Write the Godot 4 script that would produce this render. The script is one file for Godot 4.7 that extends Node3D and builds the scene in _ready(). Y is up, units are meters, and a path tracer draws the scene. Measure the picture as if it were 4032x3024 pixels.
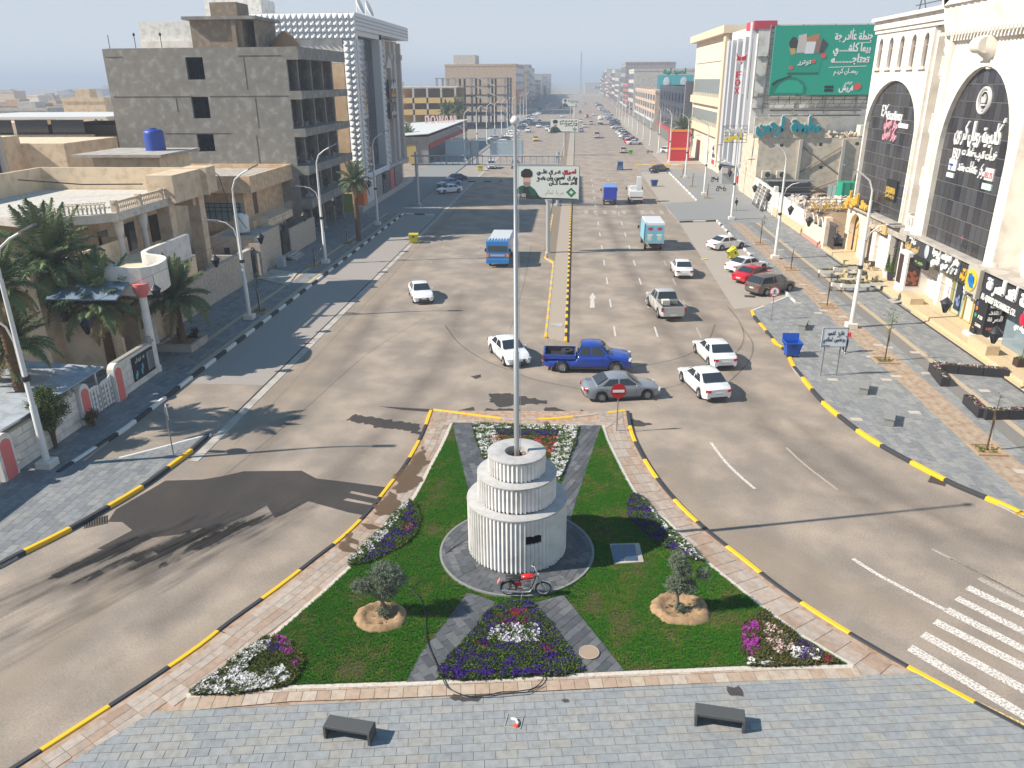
extends Node3D

# ---------------------------------------------------------------- mesh building
class MB:
	var v := PackedVector3Array()
	var n := PackedVector3Array()
	var c := PackedColorArray()
	var tint := Color.WHITE
	var xf := Transform3D()
	var use_c := false
	func tri(a: Vector3,b: Vector3,d: Vector3) -> void:   # counterclockwise seen from outside
		a = xf*a; b = xf*b; d = xf*d
		var m := (b - a).cross(d - a).normalized()
		v.append(a); v.append(d); v.append(b)
		n.append(m); n.append(m); n.append(m)
		if use_c:
			c.append(tint); c.append(tint); c.append(tint)
	func trin(a: Vector3,b: Vector3,d: Vector3,na: Vector3,nb: Vector3,nd: Vector3) -> void:
		v.append(xf*a); v.append(xf*d); v.append(xf*b)
		n.append((xf.basis*na).normalized()); n.append((xf.basis*nd).normalized()); n.append((xf.basis*nb).normalized())
		if use_c:
			c.append(tint); c.append(tint); c.append(tint)
	func quad(a: Vector3,b: Vector3,d: Vector3,e: Vector3) -> void:
		tri(a,b,d); tri(a,d,e)
	func box(p: Vector3,s: Vector3,turn := 0.0) -> void:
		boxb(p,s,Basis(Vector3.UP,turn))
	func boxb(p: Vector3,s: Vector3,b: Basis) -> void:
		var x := b.x*s.x*0.5
		var y := b.y*s.y*0.5
		var z := b.z*s.z*0.5
		quad(p - x - y+z,p+x - y+z,p+x+y+z,p - x+y+z)
		quad(p+x - y - z,p - x - y - z,p - x+y - z,p+x+y - z)
		quad(p+x - y+z,p+x - y - z,p+x+y - z,p+x+y+z)
		quad(p - x - y - z,p - x - y+z,p - x+y+z,p - x+y - z)
		quad(p - x+y+z,p+x+y+z,p+x+y - z,p - x+y - z)
		quad(p - x - y - z,p+x - y - z,p+x - y+z,p - x - y+z)
	func span(a: Vector3,b: Vector3) -> void:   # box between two corners
		box((a+b)*0.5,(b - a).abs())
	func slab(p: Vector3,s: Vector3,turn: float,ch: float) -> void:   # box with chamfered top edge,no bottom
		var b := Basis(Vector3.UP,turn)
		var q := []
		for k in [[0.0,-0.5],[0.0,0.5 - ch/s.y],[ch,0.5]]:
			var hx: float = s.x*0.5 - k[0]
			var hz: float = s.z*0.5 - k[0]
			var y: float = k[1]*s.y
			q.append([p+b*Vector3(-hx,y,hz),p+b*Vector3(hx,y,hz),p+b*Vector3(hx,y,-hz),p+b*Vector3(-hx,y,-hz)])
		for i in 2:
			for j in 4:
				quad(q[i][j],q[i][(j+1) % 4],q[i+1][(j+1) % 4],q[i+1][j])
		quad(q[2][0],q[2][1],q[2][2],q[2][3])
	func sheet(poly: PackedVector2Array,y: float) -> void:
		var t := Geometry2D.triangulate_polygon(poly)
		for i in range(0,t.size(),3):
			var a := poly[t[i]]
			var b := poly[t[i+1]]
			var d := poly[t[i+2]]
			var up := (b.y - a.y)*(d.x - a.x) - (b.x - a.x)*(d.y - a.y)
			if up < 0.0:
				var w := b
				b = d
				d = w
			tri(Vector3(a.x,y,a.y),Vector3(b.x,y,b.y),Vector3(d.x,y,d.y))
	func prism(poly: PackedVector2Array,y0: float,y1: float,cap := true) -> void:
		var area := 0.0
		for i in poly.size():
			area += poly[i].cross(poly[(i+1) % poly.size()])
		for i in poly.size():
			var a := poly[i]
			var b := poly[(i+1) % poly.size()]
			if area > 0.0:
				quad(Vector3(b.x,y0,b.y),Vector3(a.x,y0,a.y),Vector3(a.x,y1,a.y),Vector3(b.x,y1,b.y))
			else:
				quad(Vector3(a.x,y0,a.y),Vector3(b.x,y0,b.y),Vector3(b.x,y1,b.y),Vector3(a.x,y1,a.y))
		if cap:
			sheet(poly,y1)
	func plate(poly: PackedVector2Array,at: Transform3D,depth: float) -> void:   # outline in x,y with thickness towards +z
		var keep := xf
		xf = keep*at*Transform3D(Basis(Vector3(1,0,0),Vector3(0,0,1),Vector3(0,-1,0)),Vector3.ZERO)
		var q := PackedVector2Array()
		for p in poly:
			q.append(Vector2(p.x,-p.y))
		prism(q,0.0,depth)
		xf = keep
	func grid(rows: Array,closed := false,crease := 0.45) -> void:   # rows of points; face normals averaged over soft edges
		var h: int = rows.size()
		var w: int = rows[0].size()
		var wf := w if closed else w - 1
		var fn := []
		for i in h - 1:
			var r := PackedVector3Array()
			for j in wf:
				var j2 := (j+1) % w
				var m: Vector3 = (rows[i+1][j2] - rows[i][j]).cross(rows[i+1][j] - rows[i][j2])
				r.append(m.normalized())
			fn.append(r)
		for i in h - 1:
			for j in wf:
				var j2 := (j+1) % w
				var f: Vector3 = fn[i][j]
				if f == Vector3.ZERO:
					continue
				var nn := []
				for k in [[i,j],[i,j+1],[i+1,j+1],[i+1,j]]:
					var s := Vector3.ZERO
					for di in [-1,0]:
						for dj in [-1,0]:
							var ii: int = k[0]+di
							var jj: int = k[1]+dj
							if ii < 0 or ii >= h - 1:
								continue
							if closed:
								jj = (jj+wf) % wf
							elif jj < 0 or jj >= wf:
								continue
							if fn[ii][jj].dot(f) > crease:
								s += fn[ii][jj]
					nn.append(s.normalized() if s.length() > 0.001 else f)
				var a: Vector3 = rows[i][j]
				var b: Vector3 = rows[i][j2]
				var d: Vector3 = rows[i+1][j2]
				var e: Vector3 = rows[i+1][j]
				trin(a,b,d,nn[0],nn[1],nn[2])
				trin(a,d,e,nn[0],nn[2],nn[3])
	func lathe(p: Vector3,prof: Array,k := 16,b := Basis()) -> void:   # [radius,height] pairs upwards
		var rows := []
		for q in prof:
			var r := PackedVector3Array()
			for j in k:
				var a := TAU*j/k
				r.append(p+b*Vector3(cos(a)*q[0],q[1],-sin(a)*q[0]))
			rows.append(r)
		grid(rows,true)
	func tube(path: Array,rad,k := 8,caps := true) -> void:
		var rows := []
		var side := Vector3.ZERO
		for i in path.size():
			var t: Vector3 = (path[mini(i+1,path.size() - 1)] - path[maxi(i - 1,0)]).normalized()
			if side == Vector3.ZERO:
				side = t.cross(Vector3.UP if absf(t.y) < 0.9 else Vector3.RIGHT).normalized()
			side = (side - t*side.dot(t)).normalized()
			var up := side.cross(t)
			var r := PackedVector3Array()
			var q: float = rad[i] if rad is Array else rad
			for j in k:
				var a := TAU*j/k
				r.append(path[i]+(side*cos(a)+up*sin(a))*q)
			rows.append(r)
		grid(rows,true,0.3)
		if caps:
			for e in [0,rows.size() - 1]:
				for j in k - 2:
					if e == 0:
						tri(rows[0][0],rows[0][j+2],rows[0][j+1])
					else:
						tri(rows[e][0],rows[e][j+1],rows[e][j+2])
	func rod(a: Vector3,b: Vector3,r: float,k := 6) -> void:
		tube([a,b],r,k)
	func ball(p: Vector3,r: Vector3,k := 8,m := 6) -> void:
		var rows := []
		for i in m+1:
			var t := -PI/2+PI*i/m
			var q := PackedVector3Array()
			for j in k:
				var a := TAU*j/k
				q.append(p+Vector3(cos(t)*cos(a)*r.x,sin(t)*r.y,-cos(t)*sin(a)*r.z))
			rows.append(q)
		grid(rows,true,0.0)
	func mesh() -> ArrayMesh:
		var a := []
		a.resize(Mesh.ARRAY_MAX)
		a[Mesh.ARRAY_VERTEX] = v
		a[Mesh.ARRAY_NORMAL] = n
		if use_c:
			a[Mesh.ARRAY_COLOR] = c
		var m := ArrayMesh.new()
		if v.size():
			m.add_surface_from_arrays(Mesh.PRIMITIVE_TRIANGLES,a)
		return m

# ---------------------------------------------------------------- things and parts
var rng := RandomNumberGenerator.new()
var M := {}
var taken := {}
var shared := {}
func numbered(called: String) -> String:
	taken[called] = taken.get(called,-1)+1
	return called if taken[called] == 0 else "%s_%03d" % [called,taken[called]]
func tag(o: Node,label := "",category := "",group := "",kind := "") -> Node:
	if label: o.set_meta("label",label)
	if category: o.set_meta("category",category)
	if group: o.set_meta("group",group)
	if kind: o.set_meta("kind",kind)
	return o
func thing(called: String,label: String,category: String,at := Vector3.ZERO,turn := 0.0,group := "") -> Node3D:
	var o := Node3D.new()
	o.name = numbered(called)
	add_child(o)
	o.position = at
	o.rotation.y = turn
	tag(o,label,category,group)
	return o
func part(called: String,m,mat: Material,parent: Node) -> MeshInstance3D:
	var o := MeshInstance3D.new()
	o.mesh = m.mesh() if m is MB else m
	o.material_override = mat
	o.name = numbered(called) if parent == self else called
	parent.add_child(o,true)
	return o
func struct(called: String,m,mat: Material) -> MeshInstance3D:
	return tag(part(called,m,mat,self),"","","","structure")
func stuff(called: String,m,mat: Material,parent: Node) -> MeshInstance3D:
	return tag(part(called,m,mat,parent),"","","","stuff")
func solo(called: String,m,mat: Material,label: String,category: String,group := "") -> MeshInstance3D:
	return tag(part(called,m,mat,self),label,category,group)
func copy(o: Node3D,at: Vector3,turn: float,label: String,group := "") -> Node3D:
	var r: Node3D = o.duplicate()
	var base := String(o.name)
	var cut := base.rfind("_0")
	r.name = numbered(base if cut < 0 else base.substr(0,cut))
	add_child(r)
	r.position = at
	r.rotation.y = turn
	tag(r,label,"",group)
	return r
func many(called: String,m: Mesh,mat: Material,places: Array,tints: Array,parent: Node) -> MultiMeshInstance3D:
	var mm := MultiMesh.new()
	mm.transform_format = MultiMesh.TRANSFORM_3D
	mm.use_colors = tints.size() > 0
	mm.mesh = m
	mm.instance_count = places.size()
	for i in places.size():
		mm.set_instance_transform(i,places[i])
		if tints.size():
			mm.set_instance_color(i,tints[i])
	var o := MultiMeshInstance3D.new()
	o.multimesh = mm
	o.material_override = mat
	o.name = called
	parent.add_child(o,true)
	o.set_meta("kind","stuff")
	return o
func pts(a: Array) -> PackedVector2Array:
	var r := PackedVector2Array()
	for i in range(0,a.size(),2):
		r.append(v2(a[i],a[i+1]))
	return r
func rect(x0: float,x1: float,z0: float,z1: float) -> PackedVector2Array:
	return pts([x0,z0,x1,z0,x1,z1,x0,z1])
func smooth(p: PackedVector2Array,k := 4) -> PackedVector2Array:
	var r := PackedVector2Array()
	for i in p.size() - 1:
		var a := p[maxi(i - 1,0)]
		var d := p[mini(i+2,p.size() - 1)]
		for j in k:
			r.append(p[i].cubic_interpolate(p[i+1],a,d,float(j)/k))
	r.append(p[p.size() - 1])
	return r
func offset_line(p: PackedVector2Array,dist: float) -> PackedVector2Array:
	var r := PackedVector2Array()
	for i in p.size():
		var t := (p[mini(i+1,p.size() - 1)] - p[maxi(i - 1,0)]).normalized()
		r.append(p[i]+v2(-t.y,t.x)*dist)
	return r
func band(p: PackedVector2Array,d0: float,d1: float) -> PackedVector2Array:
	var a := offset_line(p,d0)
	var b := offset_line(p,d1)
	b.reverse()
	a.append_array(b)
	return a
func ribbon(m: MB,p: PackedVector2Array,d0: float,d1: float,y: float) -> void:
	var a := offset_line(p,d0)
	var b := offset_line(p,d1)
	for i in p.size() - 1:
		m.sheet(PackedVector2Array([a[i],a[i+1],b[i+1],b[i]]),y)
func inside(p: Vector2,poly: PackedVector2Array) -> bool:
	return Geometry2D.is_point_in_polygon(p,poly)
# ---------------------------------------------------------------- materials
func srgb(r: float,g: float,b: float,k := 0.85) -> Color:
	var l := Color(r/255.0,g/255.0,b/255.0).srgb_to_linear()
	return Color(l.r*k,l.g*k,l.b*k).linear_to_srgb()
func paint(r: float,g: float,b: float,rough := 0.7,metal := 0.0,k := 0.85) -> StandardMaterial3D:
	var key := "%d %d %d %.2f %.2f %.2f" % [r,g,b,rough,metal,k]
	if not M.has(key):
		var m := StandardMaterial3D.new()
		m.albedo_color = srgb(r,g,b,k)
		m.roughness = rough
		m.metallic = metal
		M[key] = m
	return M[key]
func gloss(r: float,g: float,b: float,k := 0.85) -> StandardMaterial3D:
	var key := "gloss %d %d %d" % [r,g,b]
	if not M.has(key):
		var m := StandardMaterial3D.new()
		m.albedo_color = srgb(r,g,b,k)
		m.roughness = 0.35
		m.clearcoat_enabled = true
		m.clearcoat = 0.7
		m.clearcoat_roughness = 0.12
		M[key] = m
	return M[key]
var tex := {}
func noise_tex(called: String,size: int,freq: float,octaves: int,stops: Array,seed_ := 1,kind := FastNoiseLite.TYPE_SIMPLEX_SMOOTH,sx := 1.0) -> ImageTexture:
	if tex.has(called):
		return tex[called]
	var f := FastNoiseLite.new()
	f.noise_type = kind
	f.seed = seed_
	f.frequency = freq
	f.fractal_octaves = octaves
	f.fractal_gain = 0.55
	var im: Image = f.get_seamless_image(size,size,false,false,0.12)
	im.convert(Image.FORMAT_RGB8)
	var g := Gradient.new()
	g.offsets = PackedFloat32Array(stops.map(func(s): return s[0]))
	g.colors = PackedColorArray(stops.map(func(s): return Color(s[1],s[2],s[3])))
	var lut := []
	for i in 256:
		lut.append(g.sample(i/255.0))
	var data := im.get_data()
	for i in range(0,data.size(),3):
		var q: Color = lut[data[i]]
		data[i] = int(q.r*255.0)
		data[i+1] = int(q.g*255.0)
		data[i+2] = int(q.b*255.0)
	var out := Image.create_from_data(size,size,false,Image.FORMAT_RGB8,data)
	tex[called] = ImageTexture.create_from_image(out)
	return tex[called]
func rough_mat(called: String,tint: Color,pattern: Texture2D,metres: float,rough := 0.9,bump: Texture2D = null,depth := 0.3,detail: Texture2D = null) -> StandardMaterial3D:
	if M.has(called):
		return M[called]
	var m := StandardMaterial3D.new()
	m.albedo_color = tint
	m.albedo_texture = pattern
	m.roughness = rough
	m.uv1_triplanar = true
	m.uv1_world_triplanar = true
	m.uv1_scale = Vector3.ONE/metres
	if bump:
		m.heightmap_enabled = true
		m.heightmap_texture = bump
		m.heightmap_scale = depth
	if detail:
		m.detail_enabled = true
		m.detail_albedo = detail
		m.detail_blend_mode = BaseMaterial3D.BLEND_MODE_MUL
		m.detail_uv_layer = BaseMaterial3D.DETAIL_UV_2
		m.uv2_triplanar = true
		m.uv2_world_triplanar = true
		m.uv2_scale = Vector3.ONE/(metres*0.17)
	M[called] = m
	return m
func glass(r: float,g: float,b: float,rough := 0.08) -> StandardMaterial3D:
	var key := "glass %d %d %d %.2f" % [r,g,b,rough]
	if not M.has(key):
		var m := StandardMaterial3D.new()
		m.albedo_color = srgb(r,g,b)
		m.roughness = rough
		m.metallic_specular = 0.6
		M[key] = m
	return M[key]
# ---------------------------------------------------------------- lettering
var latin_font: SystemFont
func latin(text: String,high: float,depth: float,serif := false) -> TextMesh:
	var t := TextMesh.new()
	var f := SystemFont.new()
	f.font_names = PackedStringArray(["Droid Serif" if serif else "Droid Sans"])
	f.font_weight = 700
	t.font = f
	t.text = text
	t.font_size = 32
	t.pixel_size = high/23.0
	t.depth = depth
	t.curve_step = 2.0
	return t
var shapes := {}
const TO_NEXT_NOT := "اأإدذرزوةىء"
func bowl(x: float) -> Array: return [[-x,0.35],[-x,-0.15],[-x - 0.25,-0.5],[-x - 0.7,-0.55],[-x - 1.0,-0.25],[-x - 1.0,0.25]]
func ring(x: float,y: float,r: float) -> Array:
	var a := []
	for i in 9:
		a.append([x+cos(TAU*i/8.0)*r,y+sin(TAU*i/8.0)*r])
	return a
func dots(k: int,x: float,y: float) -> Array:
	var r := []
	for i in k:
		var q := v2(x+(i - (minf(k,2) - 1)*0.5)*0.34,y) if i < 2 else v2(x,y+0.27)
		r.append([[q.x - 0.04,q.y],[q.x+0.04,q.y]])
	return r
func letter(ch: String,joined: bool,joins: bool) -> Array:
	var s := []
	var w := 0.6
	var e: Array = [[0.0,0.0]] if joined else []
	match ch:
		" ": w = 0.5
		"ـ": s = [[[0,0],[-0.7,0]]]; w = 0.7
		"-": s = [[[-0.15,0.4],[-0.6,0.4]]]; w = 0.8
		"ا","أ":
			w = 0.38
			s = [e+([[-0.2,0]] if joined else [])+[[-0.2,1.45]]]
			if ch == "أ": s.append([[-0.05,1.72],[-0.32,1.72],[-0.1,1.9]])
		"ب","ت","ن","ي","ئ","ث":
			if joins:
				s = [e+[[-0.22,0.0] if joined else [-0.1,0.0],[-0.22,0.5]],[[-0.22,0.0],[-0.6,0.0]]]
				var below: bool = ch == "ب" or ch == "ي"
				s += dots({"ب": 1,"ت": 2,"ن": 1,"ي": 2,"ئ": 1,"ث": 3}[ch],-0.25,-0.35 if below else 0.82)
			elif ch == "ن":
				s = [e+bowl(0.1)]+dots(1,-0.6,0.45)
				w = 1.25
			elif ch == "ي":
				s = [e+[[-0.25,0.05],[-0.55,0.4],[-0.85,0.3],[-0.75,0.05],[-0.4,-0.1],[-0.35,-0.4],[-0.8,-0.55],[-1.25,-0.4],[-1.35,0.0]]]+dots(2,-0.8,-0.85)
				w = 1.45
			else:
				s = [(e if joined else [[-0.08,0.45],[-0.1,0.08]])+[[-0.3,0],[-1.35,0],[-1.55,0.1],[-1.58,0.45]]]
				s += dots({"ب": 1,"ت": 2,"ئ": 1,"ث": 3}[ch],-0.8,-0.35 if ch == "ب" else 0.5)
				w = 1.7
		"ى":
			s = [e+[[-0.25,0.05],[-0.55,0.4],[-0.85,0.3],[-0.75,0.05],[-0.4,-0.1],[-0.35,-0.4],[-0.8,-0.55],[-1.25,-0.4],[-1.35,0.0]]]
			w = 1.45
		"ل":
			if joins:
				s = [e+[[-0.2,0.0],[-0.2,1.45]],[[-0.2,0],[-0.5,0]]]; w = 0.5
			else:
				s = [[[-0.1,1.45]]+bowl(0.1)]; w = 1.25
				if joined: s.append([[0,0],[-0.1,0]])
		"م":
			s = [ring(-0.32,0.14,0.24),[[0,0],[-0.1,0]] if joined else [[-0.1,0.1],[-0.1,0.12]]]
			if joins: s.append([[-0.5,0],[-0.75,0]]); w = 0.75
			else: s.append([[-0.52,0.1],[-0.6,-0.1],[-0.6,-0.85]]); w = 0.8
		"ع","غ":
			if joined: s = [[[0,0],[-0.4,0.05],[-0.12,0.5],[-0.68,0.5],[-0.4,0.05]]]
			else: s = [[[-0.12,0.72],[-0.4,0.85],[-0.65,0.65],[-0.58,0.3],[-0.25,0.08],[0.0,0.0]]]
			if joins: s.append([[-0.2 if not joined else -0.4,0.03],[-0.85,0]]); w = 0.85
			else: s.append([[-0.4,0.05],[-0.1,-0.3],[-0.2,-0.75],[-0.6,-0.95],[-1.05,-0.8]]); w = 1.1
		"ح","ج","خ":
			s = [[[-0.75,0.62],[-0.45,0.7],[-0.08,0.5],[-0.55,0.08]]]
			if joined: s.append([[0,0],[-0.55,0.05]])
			if joins: s.append([[-0.55,0.08],[-0.9,0]]); w = 0.9
			else: s.append([[-0.55,0.08],[-0.7,-0.4],[-0.45,-0.85],[0.0,-0.85]]); w = 0.95
			if ch == "ج": s += dots(1,-0.35,-0.35)
			if ch == "خ": s += dots(1,-0.4,1.0)
		"د","ذ":
			s = [([[0,0],[-0.1,0.0]] if joined else [])+[[-0.25,0.75],[-0.06,0.4],[-0.1,0.0],[-0.6,0.0]]]
			if joined: s = [[[0,0],[-0.6,0]],[[-0.25,0.75],[-0.06,0.4],[-0.1,0.0]]]
			w = 0.72
		"ر","ز":
			s = [e+[[-0.05,0.3] if not joined else [-0.06,0.02],[-0.1,-0.1],[-0.35,-0.45],[-0.65,-0.5]]]
			if joined: s.append([[-0.06,0.3],[-0.06,0.0]])
			if ch == "ز": s += dots(1,-0.1,0.62)
			w = 0.5
		"س","ش":
			s = [e+[[-0.1,0.0],[-0.1,0.42]],[[-0.1,0.0],[-0.4,0.0],[-0.42,0.38]],[[-0.4,0.0],[-0.72,0.0],[-0.74,0.42]]]
			if joins: s.append([[-0.72,0],[-1.0,0]]); w = 1.0
			else: s.append(bowl(0.74)); w = 1.9
			if ch == "ش": s += dots(3,-0.42,0.75)
		"ص","ض","ط","ظ":
			s = [[[0,0],[-1.0,0.0],[-0.75,0.45],[-0.35,0.55],[-0.1,0.3],[-0.12,0.0]]]
			if ch == "ط" or ch == "ظ":
				s.append([[-0.85,0.1],[-0.85,1.45]]); s.append([[-1.0,0],[-1.2,0]]); w = 1.2
			else:
				s.append([[-1.0,0.0],[-1.15,0.05],[-1.2,0.35]])
				if joins: s.append([[-1.15,0],[-1.45,0]]); w = 1.45
				else: s.append(bowl(1.2)); w = 2.35
		"ف","ق":
			s = [ring(-0.35,0.42,0.22)]
			if joined: s.append([[0,0],[-0.5,0]])
			s += dots(1 if ch == "ف" else 2,-0.35,0.95)
			if joins: s.append([[-0.14,0.3],[-0.2,0.0],[-0.7,0.0]]); w = 0.7
			elif ch == "ف": s.append([[-0.14,0.3],[-0.2,0.0],[-1.4,0.0],[-1.6,0.4]]); w = 1.7
			else: s.append([[-0.14,0.35]]+bowl(0.14).slice(1)); w = 1.3
		"ك":
			if joins: s = [[[-0.02,1.4],[-0.68,0.9],[-0.15,0.45],[-0.12,0.0],[-0.9,0.0]]]; w = 0.9
			else: s = [[[-0.1,1.4],[-0.1,0.0],[-1.0,0.0],[-1.05,0.35]],[[-0.4,0.75],[-0.7,0.65],[-0.45,0.45],[-0.75,0.35]]]; w = 1.2
			if joined: s.append([[0,0],[-0.12,0]])
		"ه","ة":
			if joins:
				s = [ring(-0.38,0.25,0.3),[[-0.38,0.5],[-0.3,0.0]],[[0,0],[-0.9,0]]]; w = 0.9
			elif joined:
				s = [[[0,0],[-0.22,0.0],[-0.25,0.65],[-0.72,0.4],[-0.62,0.05],[-0.22,0.0]]]; w = 0.85
			else:
				s = [ring(-0.38,0.25,0.32)]; w = 0.8
			if ch == "ة": s += dots(2,-0.45,0.98)
		"و":
			s = [ring(-0.28,0.25,0.22),[[-0.08,0.2],[-0.1,-0.15],[-0.35,-0.48],[-0.7,-0.5]]]
			if joined: s.append([[0,0],[-0.25,0.02]])
			w = 0.62
	return [s,w]
func arabic(text: String) -> Array:
	var out := []
	var x := 0.0
	for i in text.length():
		var ch := text[i]
		var joined: bool = i > 0 and text[i - 1] != " " and text[i - 1] != "-" and not TO_NEXT_NOT.contains(text[i - 1])
		var joins: bool = i+1 < text.length() and text[i+1] != " " and text[i+1] != "-" and not TO_NEXT_NOT.contains(ch)
		var q := letter(ch,joined,joins)
		for st in q[0]:
			var a := []
			for p in st:
				a.append(v2(x+p[0],p[1]))
			out.append(a)
		x -= q[1]+(0.0 if joins else 0.12)
	return [out,-x]
func pen(m: MB,strokes: Array,at: Transform3D,unit: float,thick: float,depth: float) -> void:
	var keep := m.xf
	m.xf = keep*at
	for st in strokes:
		for i in st.size() - 1:
			var a: Vector2 = st[i]*unit
			var b: Vector2 = st[i+1]*unit
			var t := (b - a).normalized() if a.distance_to(b) > 0.0001 else Vector2.RIGHT
			var s := v2(-t.y,t.x)*thick*0.5
			var e := t*thick*0.42
			var o := PackedVector2Array([a - s,b - s,b+e - s*0.5,b+e+s*0.5,b+s,a+s,a - e+s*0.5,a - e - s*0.5])
			var z: float = depth+0.0004*(i % 7)
			for k in range(1,7):
				m.tri(v3(o[0].x,o[0].y,z),v3(o[k].x,o[k].y,z),v3(o[k+1].x,o[k+1].y,z))
			for k in 8:
				var p := o[k]
				var q := o[(k+1) % 8]
				m.quad(v3(p.x,p.y,0),v3(q.x,q.y,0),v3(q.x,q.y,z),v3(p.x,p.y,z))
	m.xf = keep
func write_ar(parent: Node,text: String,at: Transform3D,wide: float,high: float,thick: float,depth: float,mat: Material,called := "lettering") -> MeshInstance3D:
	var q := arabic(text)
	var m := mb()
	var k: float = wide/q[1]
	var t := at*Transform3D(Basis.from_scale(v3(k/high,1,1)),Vector3.ZERO)
	pen(m,q[0],t,high,thick,depth)
	return part(called,m,mat,parent)
func write_lat(parent: Node,text: String,at: Transform3D,wide: float,high: float,depth: float,mat: Material,serif := false,called := "lettering") -> MeshInstance3D:
	var t := latin(text,high,depth,serif)
	var box := t.get_aabb()
	var o := part(called,t,mat,parent)
	var k := wide/maxf(box.size.x,0.01) if wide > 0.0 else 1.0
	o.transform = at*Transform3D(Basis.from_scale(v3(k,1,1)),v3(0,0,depth*0.5))
	return o
func facing(at: Vector3,out: Vector3) -> Transform3D:
	var z := out.normalized()
	var x := Vector3.UP.cross(z).normalized()
	return Transform3D(Basis(x,z.cross(x),z),at)
func _ready() -> void:
	rng.seed = 7
	var cam := Camera3D.new()
	cam.name = "camera"
	cam.fov = 52.694
	cam.near = 0.5
	cam.far = 6000.0
	cam.transform = Transform3D(Basis(v3(0.99701,-0.00699,-0.07694),v3(-0.02160,0.93097,-0.36447),v3(0.07418,0.36504,0.92803)),v3(0,18,0))
	add_child(cam)
	cam.current = true
	var sm := ProceduralSkyMaterial.new()
	sm.sky_top_color = Color(0.03,0.17,0.36).linear_to_srgb()
	sm.sky_horizon_color = Color(0.60,0.65,0.69).linear_to_srgb()
	sm.sky_curve = 0.34
	sm.ground_bottom_color = Color(0.30,0.27,0.23).linear_to_srgb()
	sm.ground_horizon_color = Color(0.58,0.59,0.60).linear_to_srgb()
	sm.ground_curve = 0.05
	sm.sun_angle_max = 0.5
	var sky := Sky.new()
	sky.sky_material = sm
	var env := Environment.new()
	env.background_mode = Environment.BG_SKY
	env.sky = sky
	env.background_energy_multiplier = 0.82
	env.tonemap_mode = Environment.TONE_MAPPER_LINEAR
	env.tonemap_exposure = 1.5
	env.sdfgi_enabled = true
	env.ssao_enabled = true
	env.ssil_enabled = true
	env.fog_enabled = true
	env.fog_light_color = Color(0.80,0.85,0.92)
	env.fog_density = 0.0007
	var we := WorldEnvironment.new()
	we.name = "environment"
	we.environment = env
	add_child(we)
	var sun := DirectionalLight3D.new()
	sun.name = "sun"
	sun.light_energy = 1.6
	sun.light_color = Color(1.0,0.965,0.91)
	sun.light_angular_distance = 0.5
	sun.shadow_enabled = true
	add_child(sun)
	var el := deg_to_rad(39.0)
	var az := deg_to_rad(-14.0)
	sun.look_at_from_position(Vector3.ZERO,v3(cos(az)*cos(el),-sin(el),sin(az)*cos(el)),Vector3.UP)
	make_materials()
	build_ground()
	build_island()
	build_right()
	build_left()
	build_far()
	build_street_furniture()
	build_traffic()
	build_plants()
var asphalt: Material
var concrete: Material
var pale_concrete: Material
var plaster: Material
var cream: Material
var ivory: Material
var white_wall: Material
var earth: Material
var slab_mat: Material
var sand_mat: Material
var dark_slab: Material
var steel: Material
var white_metal: Material
var black_metal: Material
var brick_mat: Material
var bark_mat: Material
var tinted: StandardMaterial3D
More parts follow.
